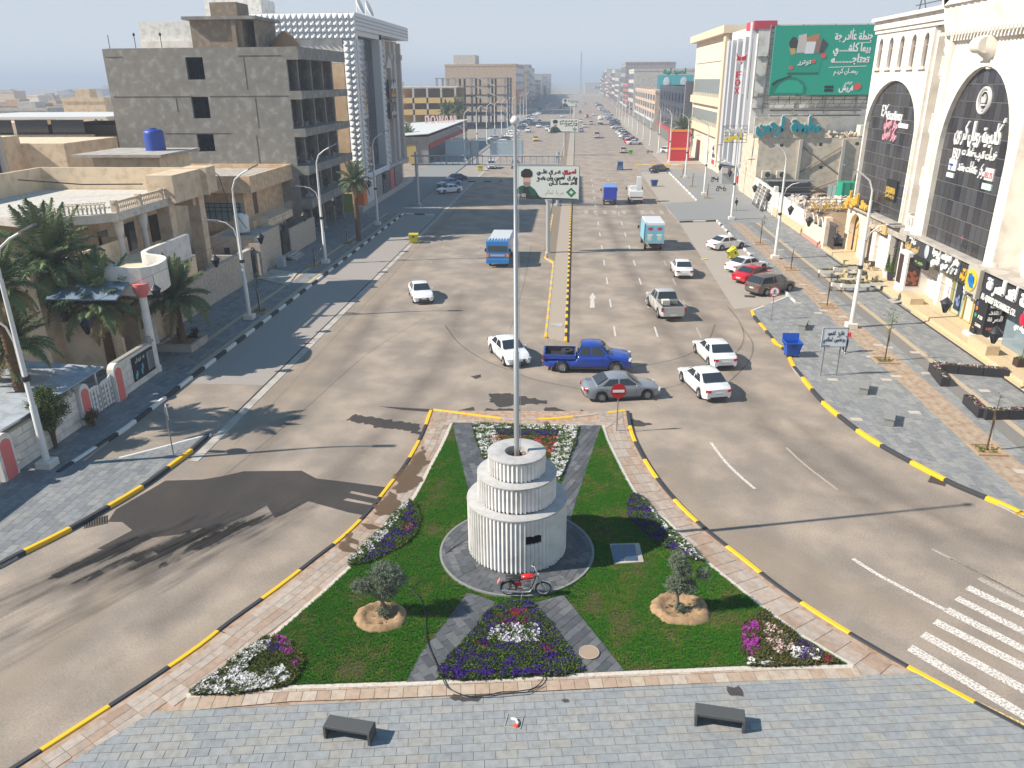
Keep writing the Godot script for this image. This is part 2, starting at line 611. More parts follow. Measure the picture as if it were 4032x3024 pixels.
func make_materials() -> void:
	var fine := noise_tex("fine",512,0.05,4,[[0.0,0.84,0.84,0.84],[0.5,0.95,0.95,0.95],[1.0,1.0,1.0,1.0]],3)
	var blotch := noise_tex("blotch",512,0.008,5,[[0.0,0.80,0.79,0.78],[0.42,0.92,0.915,0.91],[0.6,0.97,0.965,0.96],[1.0,1.0,1.0,1.0]],5)
	var dusty := noise_tex("dusty",1024,0.004,6,[[0.0,0.70,0.665,0.63],[0.35,0.75,0.71,0.67],[0.55,0.80,0.755,0.71],[0.75,0.85,0.80,0.745],[1.0,0.90,0.845,0.785]],11)
	var grain := noise_tex("grain",512,0.16,3,[[0.0,0.4,0.4,0.4],[1.0,1,1,1]],8)
	var cast := noise_tex("cast",1024,0.006,6,[[0.0,0.80,0.785,0.76],[0.4,0.86,0.845,0.825],[0.62,0.885,0.875,0.86],[0.72,0.95,0.945,0.94],[1.0,1.0,1.0,1.0]],21)
	var weather := noise_tex("weather",512,0.01,5,[[0.0,0.86,0.845,0.82],[0.4,0.955,0.95,0.94],[0.6,0.98,0.98,0.975],[1.0,1.0,1.0,1.0]],31)
	var soil := noise_tex("soil",512,0.02,6,[[0.0,0.66,0.63,0.60],[0.5,0.87,0.86,0.84],[1.0,1.0,1.0,1.0]],41)
	var stone := noise_tex("stone",512,0.014,5,[[0.0,0.86,0.855,0.85],[0.5,0.95,0.95,0.95],[1.0,1.0,1.0,1.0]],51)
	asphalt = rough_mat("asphalt",srgb(238,231,224,0.66),dusty,17.0,0.92,grain,0.25,fine)
	concrete = rough_mat("concrete",srgb(190,187,181,0.76),cast,9.0,0.92,grain,0.4,fine)
	pale_concrete = rough_mat("pale_concrete",srgb(212,205,195,0.7),blotch,6.0,0.9)
	plaster = rough_mat("plaster",srgb(236,214,184,0.9),weather,7.0,0.9,fine,0.2)
	cream = rough_mat("cream",srgb(250,232,208,0.88),weather,9.0,0.85)
	ivory = rough_mat("ivory",srgb(255,248,238,0.84),weather,12.0,0.75)
	white_wall = rough_mat("white_wall",srgb(244,240,234,0.86),weather,5.0,0.8)
	earth = rough_mat("earth",srgb(214,178,138,0.7),soil,3.0,1.0,soil,4.0)
	brick_mat = rough_mat("brick",srgb(150,130,104,0.6),noise_tex("brickn",512,0.03,4,[[0.0,0.5,0.46,0.40],[0.5,0.85,0.8,0.74],[1.0,1,0.97,0.9]],61),2.0)
	bark_mat = rough_mat("bark",srgb(146,116,84,0.6),soil,0.7,1.0,soil,3.0)
	var t := rough_mat("slab",Color.WHITE,stone,2.3,0.82,fine,0.12)
	t.vertex_color_use_as_albedo = true
	slab_mat = t
	tinted = StandardMaterial3D.new()
	tinted.vertex_color_use_as_albedo = true
	tinted.roughness = 0.85
	sand_mat = rough_mat("sandstone",srgb(214,190,170,0.7),noise_tex("sandst",512,0.012,5,[[0.0,0.78,0.66,0.56],[0.45,0.92,0.87,0.82],[1.0,1.0,1.0,1.0]],71),3.0,0.85)
	dark_slab = rough_mat("dark_slab",srgb(132,134,138,0.55),stone,1.7,0.6,fine,0.1)
	steel = paint(178,184,188,0.45,0.5)
	white_metal = paint(226,226,222,0.45)
	black_metal = paint(48,48,52,0.5)
func lin(r: float,g: float,b: float,k := 0.85) -> Color:
	var l := Color(r/255.0,g/255.0,b/255.0).srgb_to_linear()
	return Color(l.r*k,l.g*k,l.b*k)
func clip(cell: PackedVector2Array,poly: PackedVector2Array) -> Array:
	var all := true
	var any := false
	for p in cell:
		if inside(p,poly): any = true
		else: all = false
	if all: return [cell]
	if not any and not inside((cell[0]+cell[2])*0.5,poly): return []
	return Geometry2D.intersect_polygons(cell,poly)
func pave(poly: PackedVector2Array,base: float,thick: float,sx: float,sz: float,yaw: float,tones: Array,gap := 0.012,holes: Array = [],bond := 0.5,tone_of = null) -> MB:
	var m := mb()
	m.use_c = true
	pave_into(m,poly,base,thick,sx,sz,yaw,tones,gap,holes,bond)
	return m
func pave_cells(poly: PackedVector2Array,sx: float,sz: float,yaw: float,gap: float,holes: Array,bond: float) -> Array:
	var out := []
	var lo := v2(1e9,1e9)
	var hi := -lo
	var o := poly[0]
	for p in poly:
		var q := (p - o).rotated(-yaw)
		lo = lo.min(q); hi = hi.max(q)
	for j in range(int(floor(lo.y/sz)),int(ceil(hi.y/sz))):
		for i in range(int(floor(lo.x/sx)) - 1,int(ceil(hi.x/sx))+1):
			var x := (i+(bond if posmod(j,2) else 0.0))*sx
			var g := gap*0.5
			var cell := PackedVector2Array()
			for k in [[x+g,j*sz+g],[x+sx - g,j*sz+g],[x+sx - g,j*sz+sz - g],[x+g,j*sz+sz - g]]:
				cell.append(v2(k[0],k[1]).rotated(yaw)+o)
			var blocked := false
			for h in holes:
				if inside((cell[0]+cell[2])*0.5,h): blocked = true
			if blocked: continue
			for q in clip(cell,poly):
				out.append([q,(cell[0]+cell[2])*0.5,q == cell])
	return out
func pave_into(m: MB,poly: PackedVector2Array,base: float,thick: float,sx: float,sz: float,yaw: float,tones: Array,gap: float,holes: Array,bond: float) -> void:
	for q in pave_cells(poly,sx,sz,yaw,gap,holes,bond):
		var k: float = rr(0.92,1.07)
		m.tint = tones[rng.randi() % tones.size()]*k
		m.tint.a = 1.0
		if q[0].size() >= 3:
			m.prism(q[0],base,base+thick+rr(-0.003,0.003))
func kerb(called: String,line: PackedVector2Array,run: float,mats: Array,wide: float,base: float,high: float,outward := 1.0,first := 0,share := []) -> Node3D:
	var o := Node3D.new()
	o.name = numbered(called)
	add_child(o)
	tag(o,"","","","structure")
	var pos := 0.0
	var seg := PackedVector2Array([line[0]])
	var k := first
	var left: float = run*(share[k % share.size()] if share.size() else 1.0)
	for i in line.size() - 1:
		var a := line[i]
		var b := line[i+1]
		while true:
			var d := a.distance_to(b)
			if d <= left:
				left -= d
				if d > 0.01: seg.append(b)
				break
			a = a.lerp(b,left/d)
			seg.append(a)
			kerb_stone(o,seg,mats[k % mats.size()],wide,base,high,outward)
			k += 1
			left = run*(share[k % share.size()] if share.size() else 1.0)
			seg = PackedVector2Array([a])
	if seg.size() > 1:
		kerb_stone(o,seg,mats[k % mats.size()],wide,base,high,outward)
	return o
func kerb_stone(o: Node,seg: PackedVector2Array,mat: Material,wide: float,base: float,high: float,outward: float) -> void:
	var m := mb()
	var t := 0.03
	var rows := []
	var n := seg.size()
	var a := seg.duplicate()
	var e0 := (a[1] - a[0]).normalized()*0.012
	var e1 := (a[n - 1] - a[n - 2]).normalized()*0.012
	a[0] += e0
	a[n - 1] -= e1
	for q in [[0.0,base],[0.0,high - t],[t,high],[wide - t,high],[wide,high - t],[wide,base]]:
		var l := offset_line(a,q[0]*outward)
		var r := PackedVector3Array()
		for p in l:
			r.append(v3(p.x,q[1],p.y))
		rows.append(r)
	if outward > 0.0: rows.reverse()
	m.grid(rows,false,0.8)
	for e in [0,n - 1]:
		var c := PackedVector3Array()
		for r in rows: c.append(r[e])
		for i in range(1,c.size() - 1):
			if e == 0: m.tri(c[0],c[i],c[i+1])
			else: m.tri(c[0],c[i+1],c[i])
	part("kerb_stone",m,mat,o)
func blob(cx: float,cz: float,rx: float,rz: float,turn: float,rough: float,seed_: int,k := 36) -> PackedVector2Array:
	var f := FastNoiseLite.new()
	f.seed = seed_
	f.frequency = 0.9
	f.fractal_octaves = 4
	var p := PackedVector2Array()
	for i in k:
		var a := TAU*i/k
		var q := 1.0+rough*f.get_noise_2d(cos(a)*1.6,sin(a)*1.6)
		p.append(v2(cos(a)*rx*q,sin(a)*rz*q).rotated(turn)+v2(cx,cz))
	return p
func fade_blob(m: MB,p: PackedVector2Array,y: float,c: Color,soft: float) -> void:
	var mid := Vector2.ZERO
	for q in p: mid += q/p.size()
	for i in p.size():
		var a := p[i]
		var b := p[(i+1) % p.size()]
		var ai := mid.lerp(a,1.0 - soft)
		var bi := mid.lerp(b,1.0 - soft)
		var clear := Color(c,0.0)
		stain_tri(m,[mid,ai,bi],[c,c,c],y)
		stain_tri(m,[ai,a,b],[c,clear,clear],y)
		stain_tri(m,[ai,b,bi],[c,clear,c],y)
func stain_tri(m: MB,p: Array,c: Array,y: float) -> void:
	var up: float = (p[1].y - p[0].y)*(p[2].x - p[0].x) - (p[1].x - p[0].x)*(p[2].y - p[0].y)
	var o := [0,2,1] if up > 0.0 else [0,1,2]
	for i in o:
		m.v.append(v3(p[i].x,y,p[i].y))
		m.n.append(Vector3.UP)
		m.c.append(c[i])
func wear_mat(rough: float) -> StandardMaterial3D:
	var key := "wear %.2f" % rough
	if not M.has(key):
		var m := StandardMaterial3D.new()
		m.vertex_color_use_as_albedo = true
		m.transparency = BaseMaterial3D.TRANSPARENCY_ALPHA
		m.roughness = rough
		M[key] = m
	return M[key]
var island_kerb_l: PackedVector2Array
var island_kerb_r: PackedVector2Array
func build_ground() -> void:
	var yellow := paint(250,196,30,0.7)
	var black := paint(66,66,70,0.75,0.0,0.7)
	var chalk := paint(236,234,228,0.7)
	var g := mb()
	g.sheet(rect(-2500,2500,-5000,400),-0.06)
	struct("ground",g,rough_mat("dust",srgb(206,192,172,0.62),tex["blotch"],40.0,1.0))
	var a := mb()
	for z in range(0,20):
		a.sheet(rect(-60,60,30 - (z+1)*50,30 - z*50),0.0)
	struct("road",a,asphalt)
	var w := mb()
	w.use_c = true
	var dust := lin(206,188,168,0.72)
	for s in [[-1.0,3.2,-200.0,-50.0,0.55],[-17.6,3.4,-130.0,-30.0,0.55],[12.6,2.6,-240.0,-58.0,0.6],[-4.0,2.6,-180.0,-60.0,0.35]]:
		track(w,PackedVector2Array([v2(s[0],s[2]),v2(s[0],(s[2]+s[3])/2),v2(s[0]+0.4,s[3])]),s[1],Color(dust,s[4]),0.004)
	for q in [pts([5.70,-30.89,9.50,-26.23,12.10,-23.88,14.85,-21.47]),pts([4.95,-35.37,5.70,-30.89,7.43,-27.36,9.70,-23.97]),pts([-17.56,-51.25,-17.84,-39.75,-17.28,-28.59,-17.49,-20.60,-18.02,-15.42]),pts([-7.41,-40.39,-8.15,-32.59,-9.84,-26.20,-11.82,-21.73,-14.10,-18.21])]:
		track(w,smooth(q),2.4,Color(dust,0.38),0.004)
	var dark := lin(120,112,106,0.55)
	for q in [pts([12.41,-41.60,14.71,-33.61,17.16,-29.73,19.67,-27.53]),pts([10.70,-52.85,10.83,-41.51,12.68,-33.93,15.72,-28.58]),pts([-16.77,-66.59,-15.57,-51.36,-15.69,-39.88,-16.29,-31.16,-16.84,-22.99]),pts([-10.15,-70.27,-8.95,-51.74,-10.51,-36.54,-12.74,-26.69,-14.74,-20.79]),pts([3.92,-133.59,5.12,-93.34,6.38,-67.77,7.77,-52.69,8.96,-42.74]),pts([8.55,-133.70,9.55,-88.10,10.45,-64.94,11.35,-52.89])]:
		track(w,smooth(q),2.2,Color(dark,0.20),0.006)
	var tyre := Color(0.03,0.028,0.027)
	for q in [pts([-5.54,-52.44,-4.46,-49.57,-3.04,-47.25,-0.90,-45.88,1.71,-44.86,4.85,-45.05,7.98,-47.23,10.68,-50.91,12.57,-55.04,13.31,-59.71,13.19,-65.08]),pts([2.72,-48.63,5.91,-50.17,8.36,-52.22,10.14,-55.44,11.32,-59.60]),pts([-10.02,-58.44,-8.26,-53.87,-6.14,-50.42,-4.03,-48.23]),pts([13.19,-59.08,13.25,-55.08,12.19,-51.00,9.90,-46.52])]:
		track(w,smooth(q,6),0.16,Color(tyre,0.35),0.008)
	for q in [pts([-11.58,-60.97,-14.24,-51.44,-15.69,-39.88,-16.90,-32.03]),pts([-34.03,-81.27,-30.09,-91.90,-27.53,-122.20]),pts([-18.87,-59.25,-19.22,-51.15,-19.47,-42.45]),pts([-4.84,-92.93,-4.53,-70.55,-4.68,-56.32])]:
		track(w,smooth(q,5),0.10,Color(tyre,0.30),0.008)
	struct("road_wear",w,wear_mat(0.95))
	var wet := mb()
	wet.use_c = true
	var water := Color(0.045,0.038,0.034)
	for s in [pts([-19.67,-31.30,-19.47,-31.93,-17.71,-32.15,-16.94,-32.52,-16.03,-33.12,-13.18,-33.36,-12.20,-32.61,-11.02,-32.43,-8.37,-31.93,-8.46,-31.43,-8.66,-31.03,-10.16,-31.52,-10.20,-31.32,-8.71,-30.84,-8.90,-30.45,-10.17,-30.84,-10.31,-30.64,-8.86,-30.26,-8.91,-29.36,-9.72,-29.57,-10.69,-29.96,-11.90,-30.44,-12.57,-29.30,-12.90,-28.92,-13.67,-29.95,-14.05,-29.20,-14.69,-28.46,-14.94,-27.77,-15.91,-27.87,-16.49,-27.34,-17.83,-26.93,-18.55,-25.95,-19.41,-26.04,-18.71,-27.52,-19.52,-28.14,-20.16,-28.10,-20.38,-29.15]),
			pts([-12.70,-39.47,-12.35,-40.38,-10.65,-39.89,-9.38,-39.53,-8.47,-39.17,-8.06,-38.23,-8.10,-37.83,-9.40,-38.55,-10.58,-38.62,-11.57,-39.26]),pts([-11.32,-41.66,-7.92,-41.40,-8.03,-41.00,-9.73,-41.20]),
			pts([-4.93,-44.05,-3.45,-44.14,-3.07,-43.75,-1.39,-43.15,-1.34,-42.66,-2.16,-42.61,-2.90,-42.28,-4.07,-41.92,-4.41,-42.38,-4.83,-42.74]),pts([-5.38,-41.00,-4.87,-41.68,-3.31,-41.78,-2.22,-40.83,-2.34,-40.46,-3.20,-40.32,-5.11,-40.56]),
			pts([-6.53,-41.30,-5.64,-41.92,-5.42,-41.00,-6.03,-40.87]),pts([-1.40,-40.52,-1.39,-42.18,-0.64,-41.94,0.28,-40.98,-0.11,-40.87]),pts([-6.43,-46.92,-5.89,-47.30,-5.67,-46.85,-6.04,-46.48]),pts([0.50,-41.54,0.72,-41.93,0.90,-41.42]),pts([3.42,-40.74,4.65,-40.13,4.21,-39.73,3.50,-39.74])]:
		ragged(wet,s,0.016,Color(water,0.70))
	struct("wet_patch",wet,wear_mat(0.55))
	var drips := mb()
	drips.use_c = true
	var dr := rng.randi()
	for i in 420:
		var t := rf()
		var p := v3(-11.69,0.00,-30.08).lerp(v3(-18.53,0.00,-26.88),t)
		var dir := (v3(-19.06,0.00,-23.13) - v3(-14.99,0.00,-29.86)).normalized()
		p += dir*rr(-1.0,10.0*pow(rf(),1.3))+v3(rr(-0.8,0.8),0,rr(-0.8,0.8))
		var l := rr(0.8,4.5)
		track(drips,PackedVector2Array([v2(p.x,p.z),v2(p.x+dir.x*l*0.5,p.z+dir.z*l*0.5),v2(p.x+dir.x*l,p.z+dir.z*l)]),rr(0.10,0.55),Color(0.07,0.06,0.055,rr(0.06,0.28)),0.0)
	struct("damp_streak",drips,wear_mat(0.8))
	var lines := thing("road_marking","","")
	tag(lines,"","","","structure")
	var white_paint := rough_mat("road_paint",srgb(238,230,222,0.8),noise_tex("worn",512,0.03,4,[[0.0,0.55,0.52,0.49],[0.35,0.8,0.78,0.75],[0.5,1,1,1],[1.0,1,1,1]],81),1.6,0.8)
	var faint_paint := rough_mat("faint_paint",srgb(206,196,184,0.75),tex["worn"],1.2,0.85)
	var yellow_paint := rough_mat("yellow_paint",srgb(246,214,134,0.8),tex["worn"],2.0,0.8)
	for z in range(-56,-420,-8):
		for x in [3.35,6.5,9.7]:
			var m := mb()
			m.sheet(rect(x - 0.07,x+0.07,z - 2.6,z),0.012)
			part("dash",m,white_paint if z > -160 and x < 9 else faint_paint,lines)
		for x in [-6.6,-10.8,-15.0]:
			if z < -72 and z > -200:
				var m := mb()
				m.sheet(rect(x - 0.06,x+0.06,z - 1.2,z),0.012)
				part("dash",m,faint_paint,lines)
	for q in [[pts([7.54,-37.90,7.77,-36.43,8.02,-35.23,8.41,-34.00,8.80,-32.94]),0.16,0],[pts([11.36,-37.52,11.70,-35.96,12.07,-34.71,12.63,-33.10]),0.12,1],[pts([11.49,-27.40,12.04,-26.45,12.83,-25.42,13.74,-24.32]),0.19,0],[pts([14.92,-28.31,15.64,-27.33,16.34,-26.36,17.02,-25.36]),0.14,1],[pts([15.35,-27.66,16.00,-26.84,17.00,-25.32]),0.12,1]]:
		var m := mb()
		ribbon(m,smooth(q[0]),-q[1]/2,q[1]/2,0.012)
		part("lane_line",m,faint_paint if q[2] else white_paint,lines)
	for q in [pts([1.98,-63.78,1.56,-63.75,1.68,-66.75,1.52,-66.74,1.89,-68.84,2.17,-66.77,1.97,-66.76])]:
		var m := mb()
		m.sheet(q,0.012)
		part("arrow",m,white_paint,lines)
	var stripes := [pts([15.74,-26.29,15.98,-26.44,17.78,-24.14,17.55,-23.88]),pts([15.01,-25.61,15.32,-25.88,17.38,-23.43,17.14,-23.15]),pts([14.33,-24.93,14.62,-25.17,16.84,-22.45,16.57,-22.19]),pts([13.65,-24.21,13.95,-24.48,16.35,-21.57,16.08,-21.29]),pts([12.96,-23.48,13.25,-23.77,15.90,-20.77,15.63,-20.48]),pts([12.24,-22.74,12.56,-23.03,15.32,-19.71,15.04,-19.42]),pts([11.53,-22.01,11.83,-22.31,14.70,-18.61,14.43,-18.31])]
	for i in stripes.size():
		var m := mb()
		m.sheet(stripes[i],0.012)
		part("crossing_stripe",m,faint_paint if i == 0 else white_paint,lines)
	for i in 9:
		var m := mb()
		var x := 1.6+i*1.35 if i < 5 else 3.0+i*1.35
		m.sheet(rect(x,x+0.55,-116.5,-113.2),0.012)
		part("crossing_stripe",m,faint_paint,lines)
	var edge_r := smooth(pts([3.25,-41.04,3.45,-38.86,3.93,-35.56,4.65,-32.60,5.55,-30.48,6.45,-28.66,7.65,-26.66,8.92,-24.73,10.20,-22.99,11.52,-21.56,12.86,-20.29,14.38,-18.98]),3)
	var ym := mb()
	ribbon(ym,edge_r,0.42,0.62,0.012)
	part("edge_line",ym,yellow_paint,lines)
	island_kerb_l = smooth(pts([-7.92,-41.02,-7.84,-38.50,-7.87,-36.45,-8.02,-34.16,-8.32,-32.13,-8.74,-29.54,-9.31,-27.43,-9.93,-25.92,-10.85,-23.71,-11.80,-21.71,-12.35,-20.34,-13.32,-18.50,-14.39,-16.64,-15.24,-15.18,-16.14,-13.64]),3)
	island_kerb_r = smooth(pts([3.28,-41.57,3.32,-38.59,3.69,-35.83,4.27,-33.17,5.03,-30.84,5.90,-28.87,6.97,-26.92,7.86,-25.29,9.06,-23.49,10.40,-21.82,11.84,-20.25,13.51,-18.57,14.49,-17.60]),3)
	kerb("kerb_left_of_island",island_kerb_l,2.05,[yellow,black],0.2,0.0,0.15,1.0)
	kerb("kerb_right_of_island",island_kerb_r,2.05,[black,yellow],0.2,0.0,0.15,-1.0)
	kerb("kerb_behind_island",smooth(pts([-7.92,-41.02,-6.37,-40.64,-4.03,-40.06,-3.10,-39.93,-1.02,-40.12,1.08,-40.77,3.28,-41.57]),2),2.1,[yellow,yellow,pale_concrete,yellow,pale_concrete,yellow],0.2,0.0,0.15,-1.0)
	var med := mb()
	med.prism(pts([-1.85,-55.4,-0.45,-54.5,-0.45,-900,-1.85,-900]),0.0,0.13)
	struct("median",med,rough_mat("median_paving",srgb(206,190,172,0.68),tex["stone"],1.5,0.9))
	kerb("kerb_right_of_median",pts([-0.25,-54.3,-0.25,-150]),1.0,[yellow,black],0.2,0.0,0.16,-1.0)
	kerb("kerb_left_of_median",pts([-1.95,-55.2,-2.05,-80.5,-3.0,-83.0,-3.0,-112]),1.15,[yellow,pale_concrete],0.2,0.0,0.16,1.0)
	var mk := mb()
	mk.box(v3(-0.35,0.08,-525),v3(0.2,0.16,748))
	mk.box(v3(-3.4,0.08,-506),v3(0.2,0.16,788))
	struct("median_kerb",mk,pale_concrete)
	var lawn_strip := mb()
	lawn_strip.prism(pts([-3.2,-85,-1.86,-81.5,-1.86,-900,-3.2,-900]),0.0,0.12)
	struct("median_verge",lawn_strip,rough_mat("verge",srgb(190,172,150,0.6),tex["soil"],2.0))
	var mh := mb()
	mh.box(v3(-1.1,0.14,-58.2),v3(0.9,0.03,0.9))
	solo("concrete_manhole_cover",mh,pale_concrete,"square concrete manhole cover at the near end of the median","manhole cover")
	var pk := mb()
	pk.sheet(pts([-24.4,-44.6,-19.2,-44.6,-19.2,-111.5,-24.4,-111.5]),0.008)
	pk.sheet(pts([-24.4,-124,-19.2,-118.0,-19.2,-420,-24.4,-420]),0.008)
	struct("parking_strip_left",pk,rough_mat("parking",srgb(196,186,178,0.66),tex["stone"],1.1,0.9,tex["grain"],0.5))
	var gut := mb()
	gut.box(v3(-19.05,0.012,-120),v3(0.5,0.024,172))
	struct("gutter_left",gut,pale_concrete)
	var slot := mb()
	slot.sheet(rect(-19.42,-19.30,-111,-40),0.026)
	struct("gutter_slot_left",slot,paint(50,46,44,0.9))
	var side_l := pts([-24.54,-33.46,-22.97,-33.98,-19.51,-37.10,-19.56,-34.98,-19.83,-32.98,-20.14,-31.00,-20.72,-29.01,-21.40,-27.02,-22.25,-25.19,-22.49,-24.48,-23.24,-23.21])
	side_l = PackedVector2Array([v2(-24.65,-112),v2(-24.65,side_l[0].y)])+side_l
	side_l.append_array(pts([-36,-14,-36,-112]))
	var sl := mb()
	sl.prism(side_l,0.0,0.09)
	struct("pavement_left",sl,pale_concrete)
	var grey_tones := [lin(166,168,170,0.66),lin(158,161,164,0.66),lin(172,172,170,0.66),lin(150,153,156,0.66)]
	var near_l := Geometry2D.intersect_polygons(side_l,rect(-36,-10,-112,0))[0]
	stuff("paving_slab",pave(near_l,0.06,0.06,0.6,0.4,PI/2,grey_tones,0.014),slab_mat,get_node("pavement_left"))
	var bandm := mb()
	bandm.sheet(rect(-27.15,-26.75,-112,-52),0.130)
	bandm.sheet(rect(-25.25,-24.85,-112,-46),0.130)
	struct("paving_band_left",bandm,rough_mat("band",srgb(226,204,172,0.66),tex["stone"],1.3))
	kerb("kerb_left_pavement",pts([-24.45,-112,-24.5,-37.5,-25.0,-32.2]),1.75,[chalk,black],0.22,0.0,0.2,1.0)
	kerb("kerb_left_corner",smooth(pts([-19.51,-37.10,-19.56,-34.98,-19.83,-32.98,-20.14,-31.00,-20.72,-29.01,-21.40,-27.02,-22.25,-25.19,-22.51,-24.51,-23.06,-23.42]),3),2.0,[black,yellow],0.24,0.0,0.17,1.0)
	kerb("kerb_left_cross",pts([-22.97,-33.98,-21.57,-35.20,-19.51,-37.10]),2.4,[chalk,chalk],0.16,0.0,0.15,1.0)
	kerb("kerb_left_bay_end",pts([-24.4,-112.2,-19.6,-111.2]),1.6,[chalk,black],0.2,0.0,0.17,1.0)
	var far_l := mb()
	far_l.prism(pts([-33,-112,-24.6,-112,-19.6,-111.4,-19.6,-117.5,-24.6,-124,-24.6,-420,-33,-420]),0.0,0.12)
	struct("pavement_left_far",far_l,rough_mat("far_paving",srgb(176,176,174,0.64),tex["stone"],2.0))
	var corner := mb()
	corner.prism(pts([-24.6,-150,-14.2,-150.5,-13.6,-153,-15.0,-157,-24.6,-158]),0.0,0.13)
	struct("pavement_corner_left",corner,rough_mat("far_paving",Color.WHITE,tex["stone"],2.0))
	kerb("kerb_left_side_street",pts([-24.6,-149.8,-14.4,-150.2,-13.6,-152.2]),1.5,[yellow,black],0.22,0.0,0.17,-1.0)
	var side_r := pts([19.92,-31.08,19.34,-32.10,18.13,-33.72,17.20,-35.61,16.36,-37.44,15.69,-39.36,15.25,-41.48,14.91,-43.36,14.80,-45.54,14.77,-47.51,14.73,-49.64])
	side_r = pts([24.25,-26.75,21.32,-30.55])+side_r+pts([15.07,-53.32,14.73,-54.40,14.71,-57.01,14.59,-61.21,14.75,-63.18,16.38,-64.95,19.24,-68.51,19.57,-74.19])
	var bay_top := PackedVector2Array([v2(19.4,-76),v2(19.5,-107.6),v2(14.2,-106.4),v2(13.9,-121),v2(14.6,-122.8),v2(19.6,-125.5),v2(19.6,-166.0),v2(13.6,-165.0),v2(13.6,-172.5),v2(34,-172.5),v2(34,-20)])
	side_r = side_r+bay_top
	var sr := mb()
	sr.prism(side_r,0.0,0.09)
	struct("pavement_right",sr,pale_concrete)
	var mats_r := [lin(172,173,172,0.68),lin(164,166,167,0.68),lin(178,177,174,0.68),lin(158,160,162,0.68)]
	var near_r := Geometry2D.intersect_polygons(side_r,rect(0,28.4,-108,-18))[0]
	var strip := pts([23.55,-14,25.1,-14,25.1,-108,23.55,-108])
	stuff("paving_slab",pave(near_r,0.06,0.06,0.6,0.4,PI/2,mats_r,0.014),slab_mat,get_node("pavement_right"))
	var far_r := Geometry2D.intersect_polygons(side_r,rect(0,34,-172.5,-108.2))[0]
	var frm := mb()
	frm.prism(far_r,0.05,0.12)
	part("far_paving",frm,rough_mat("far_paving",Color.WHITE,tex["stone"],2.0),get_node("pavement_right"))
	var brm := mb()
	brm.sheet(rect(24.15,24.55,-106,-24),0.130)
	struct("paving_band_right",brm,rough_mat("band",Color.WHITE,tex["stone"],1.3))
	var brm2 := mb()
	brm2.sheet(rect(20.7,22.4,-106,-24),0.128)
	struct("sandy_paving_strip_right",brm2,rough_mat("sandy_strip",srgb(206,190,172,0.68),noise_tex("sandst",1,1,1,[]),4.0,0.9))
	var brm3 := mb()
	brm3.sheet(rect(23.2,24.13,-106,-24),0.129)
	struct("dark_paving_strip_right",brm3,rough_mat("dark_strip",srgb(160,156,150,0.62),tex["stone"],1.3))
	var pale := mb()
	for i in 46:
		var p := v3(rr(16,27.5),0.131,rr(-100,-30))
		if inside(v2(p.x,p.z),side_r):
			pale.box(p,v3(0.62,0.012,0.42),rr(-0.03,0.03))
	stuff("replaced_slab",pale,paint(216,204,188,0.85,0.0,0.7),get_node("pavement_right"))
	kerb("kerb_right_pavement",smooth(pts([21.48,-29.82,20.00,-31.22])+pts([19.92,-31.08,19.34,-32.10,18.13,-33.72,17.20,-35.61,16.36,-37.44,15.69,-39.36,15.25,-41.48,14.91,-43.36,14.80,-45.54,14.77,-47.51,14.73,-49.64]),2)+pts([15.07,-53.32,14.73,-54.40,14.71,-57.01,14.59,-61.21,14.75,-63.18]),2.0,[black,yellow],0.24,0.0,0.18,1.0)
	kerb("kerb_right_bay",pts([19.2,-66,19.35,-76,19.5,-107.6]),1.2,[chalk,pale_concrete,chalk,black],0.22,0.0,0.2,-1.0)
	kerb("kerb_right_bay_far",pts([19.5,-126.5,19.5,-166]),1.3,[chalk,pale_concrete,chalk],0.22,0.0,0.2,-1.0)
	kerb("kerb_right_bay_end",pts([14.3,-106.5,19.5,-107.7]),1.8,[black,chalk],0.2,0.0,0.17,1.0)
	kerb("kerb_right_bay_end",pts([13.7,-164.8,19.5,-166.0]),1.8,[chalk,black],0.2,0.0,0.17,1.0)
	kerb("kerb_right_cross",pts([14.75,-63.18,16.13,-64.74]),3.0,[chalk],0.16,0.0,0.15,1.0)
	kerb("kerb_right_cross",pts([16.97,-65.75,19.21,-68.38]),3.0,[chalk],0.16,0.0,0.15,1.0)
	var pr := mb()
	pr.sheet(pts([13.6,-64,19.4,-66.5,19.5,-107,14.2,-106]),0.008)
	pr.sheet(pts([13.6,-124,19.5,-126,19.5,-165.6,13.6,-164.6]),0.008)
	struct("parking_strip_right",pr,rough_mat("parking_right",srgb(206,194,180,0.66),tex["stone"],1.1,0.92,tex["grain"],0.5))
	var beyond := mb()
	beyond.prism(pts([20,-182,36,-182,36,-420,20,-420]),0.0,0.12)
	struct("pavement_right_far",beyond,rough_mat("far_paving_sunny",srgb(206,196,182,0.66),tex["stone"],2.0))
	kerb("kerb_right_side_street",pts([13.6,-182,24,-181.7]),1.6,[yellow,chalk,yellow,black],0.22,0.0,0.17,-1.0)
	for q in [[v3(-20.67,0.00,-28.07),0.55,"small iron drain grate in the gutter beside the dark and yellow kerb"],[v3(17.69,0.00,-34.36),1.0,"rusty storm drain grate against the dark kerb stone on the right"],[v3(15.75,0.00,-68.15),-0.2,"wide drain grate under the rear of the brown parked car"]]:
		var o := thing("drain_grate",q[2],"drain grate",q[0],q[1])
		var m := mb()
		for i in 9:
			m.box(v3(-0.4+i*0.1,0.014,0),v3(0.045,0.02,0.62))
		m.box(v3(0,0.014,0.34),v3(0.95,0.022,0.05))
		m.box(v3(0,0.014,-0.34),v3(0.95,0.022,0.05))
		part("bars",m,paint(96,84,74,0.8),o)
		var h := mb()
		h.sheet(rect(-0.46,0.46,-0.33,0.33),0.013)
		part("shaft",h,paint(24,22,20,1.0),o)
var wear_lift := 0.0
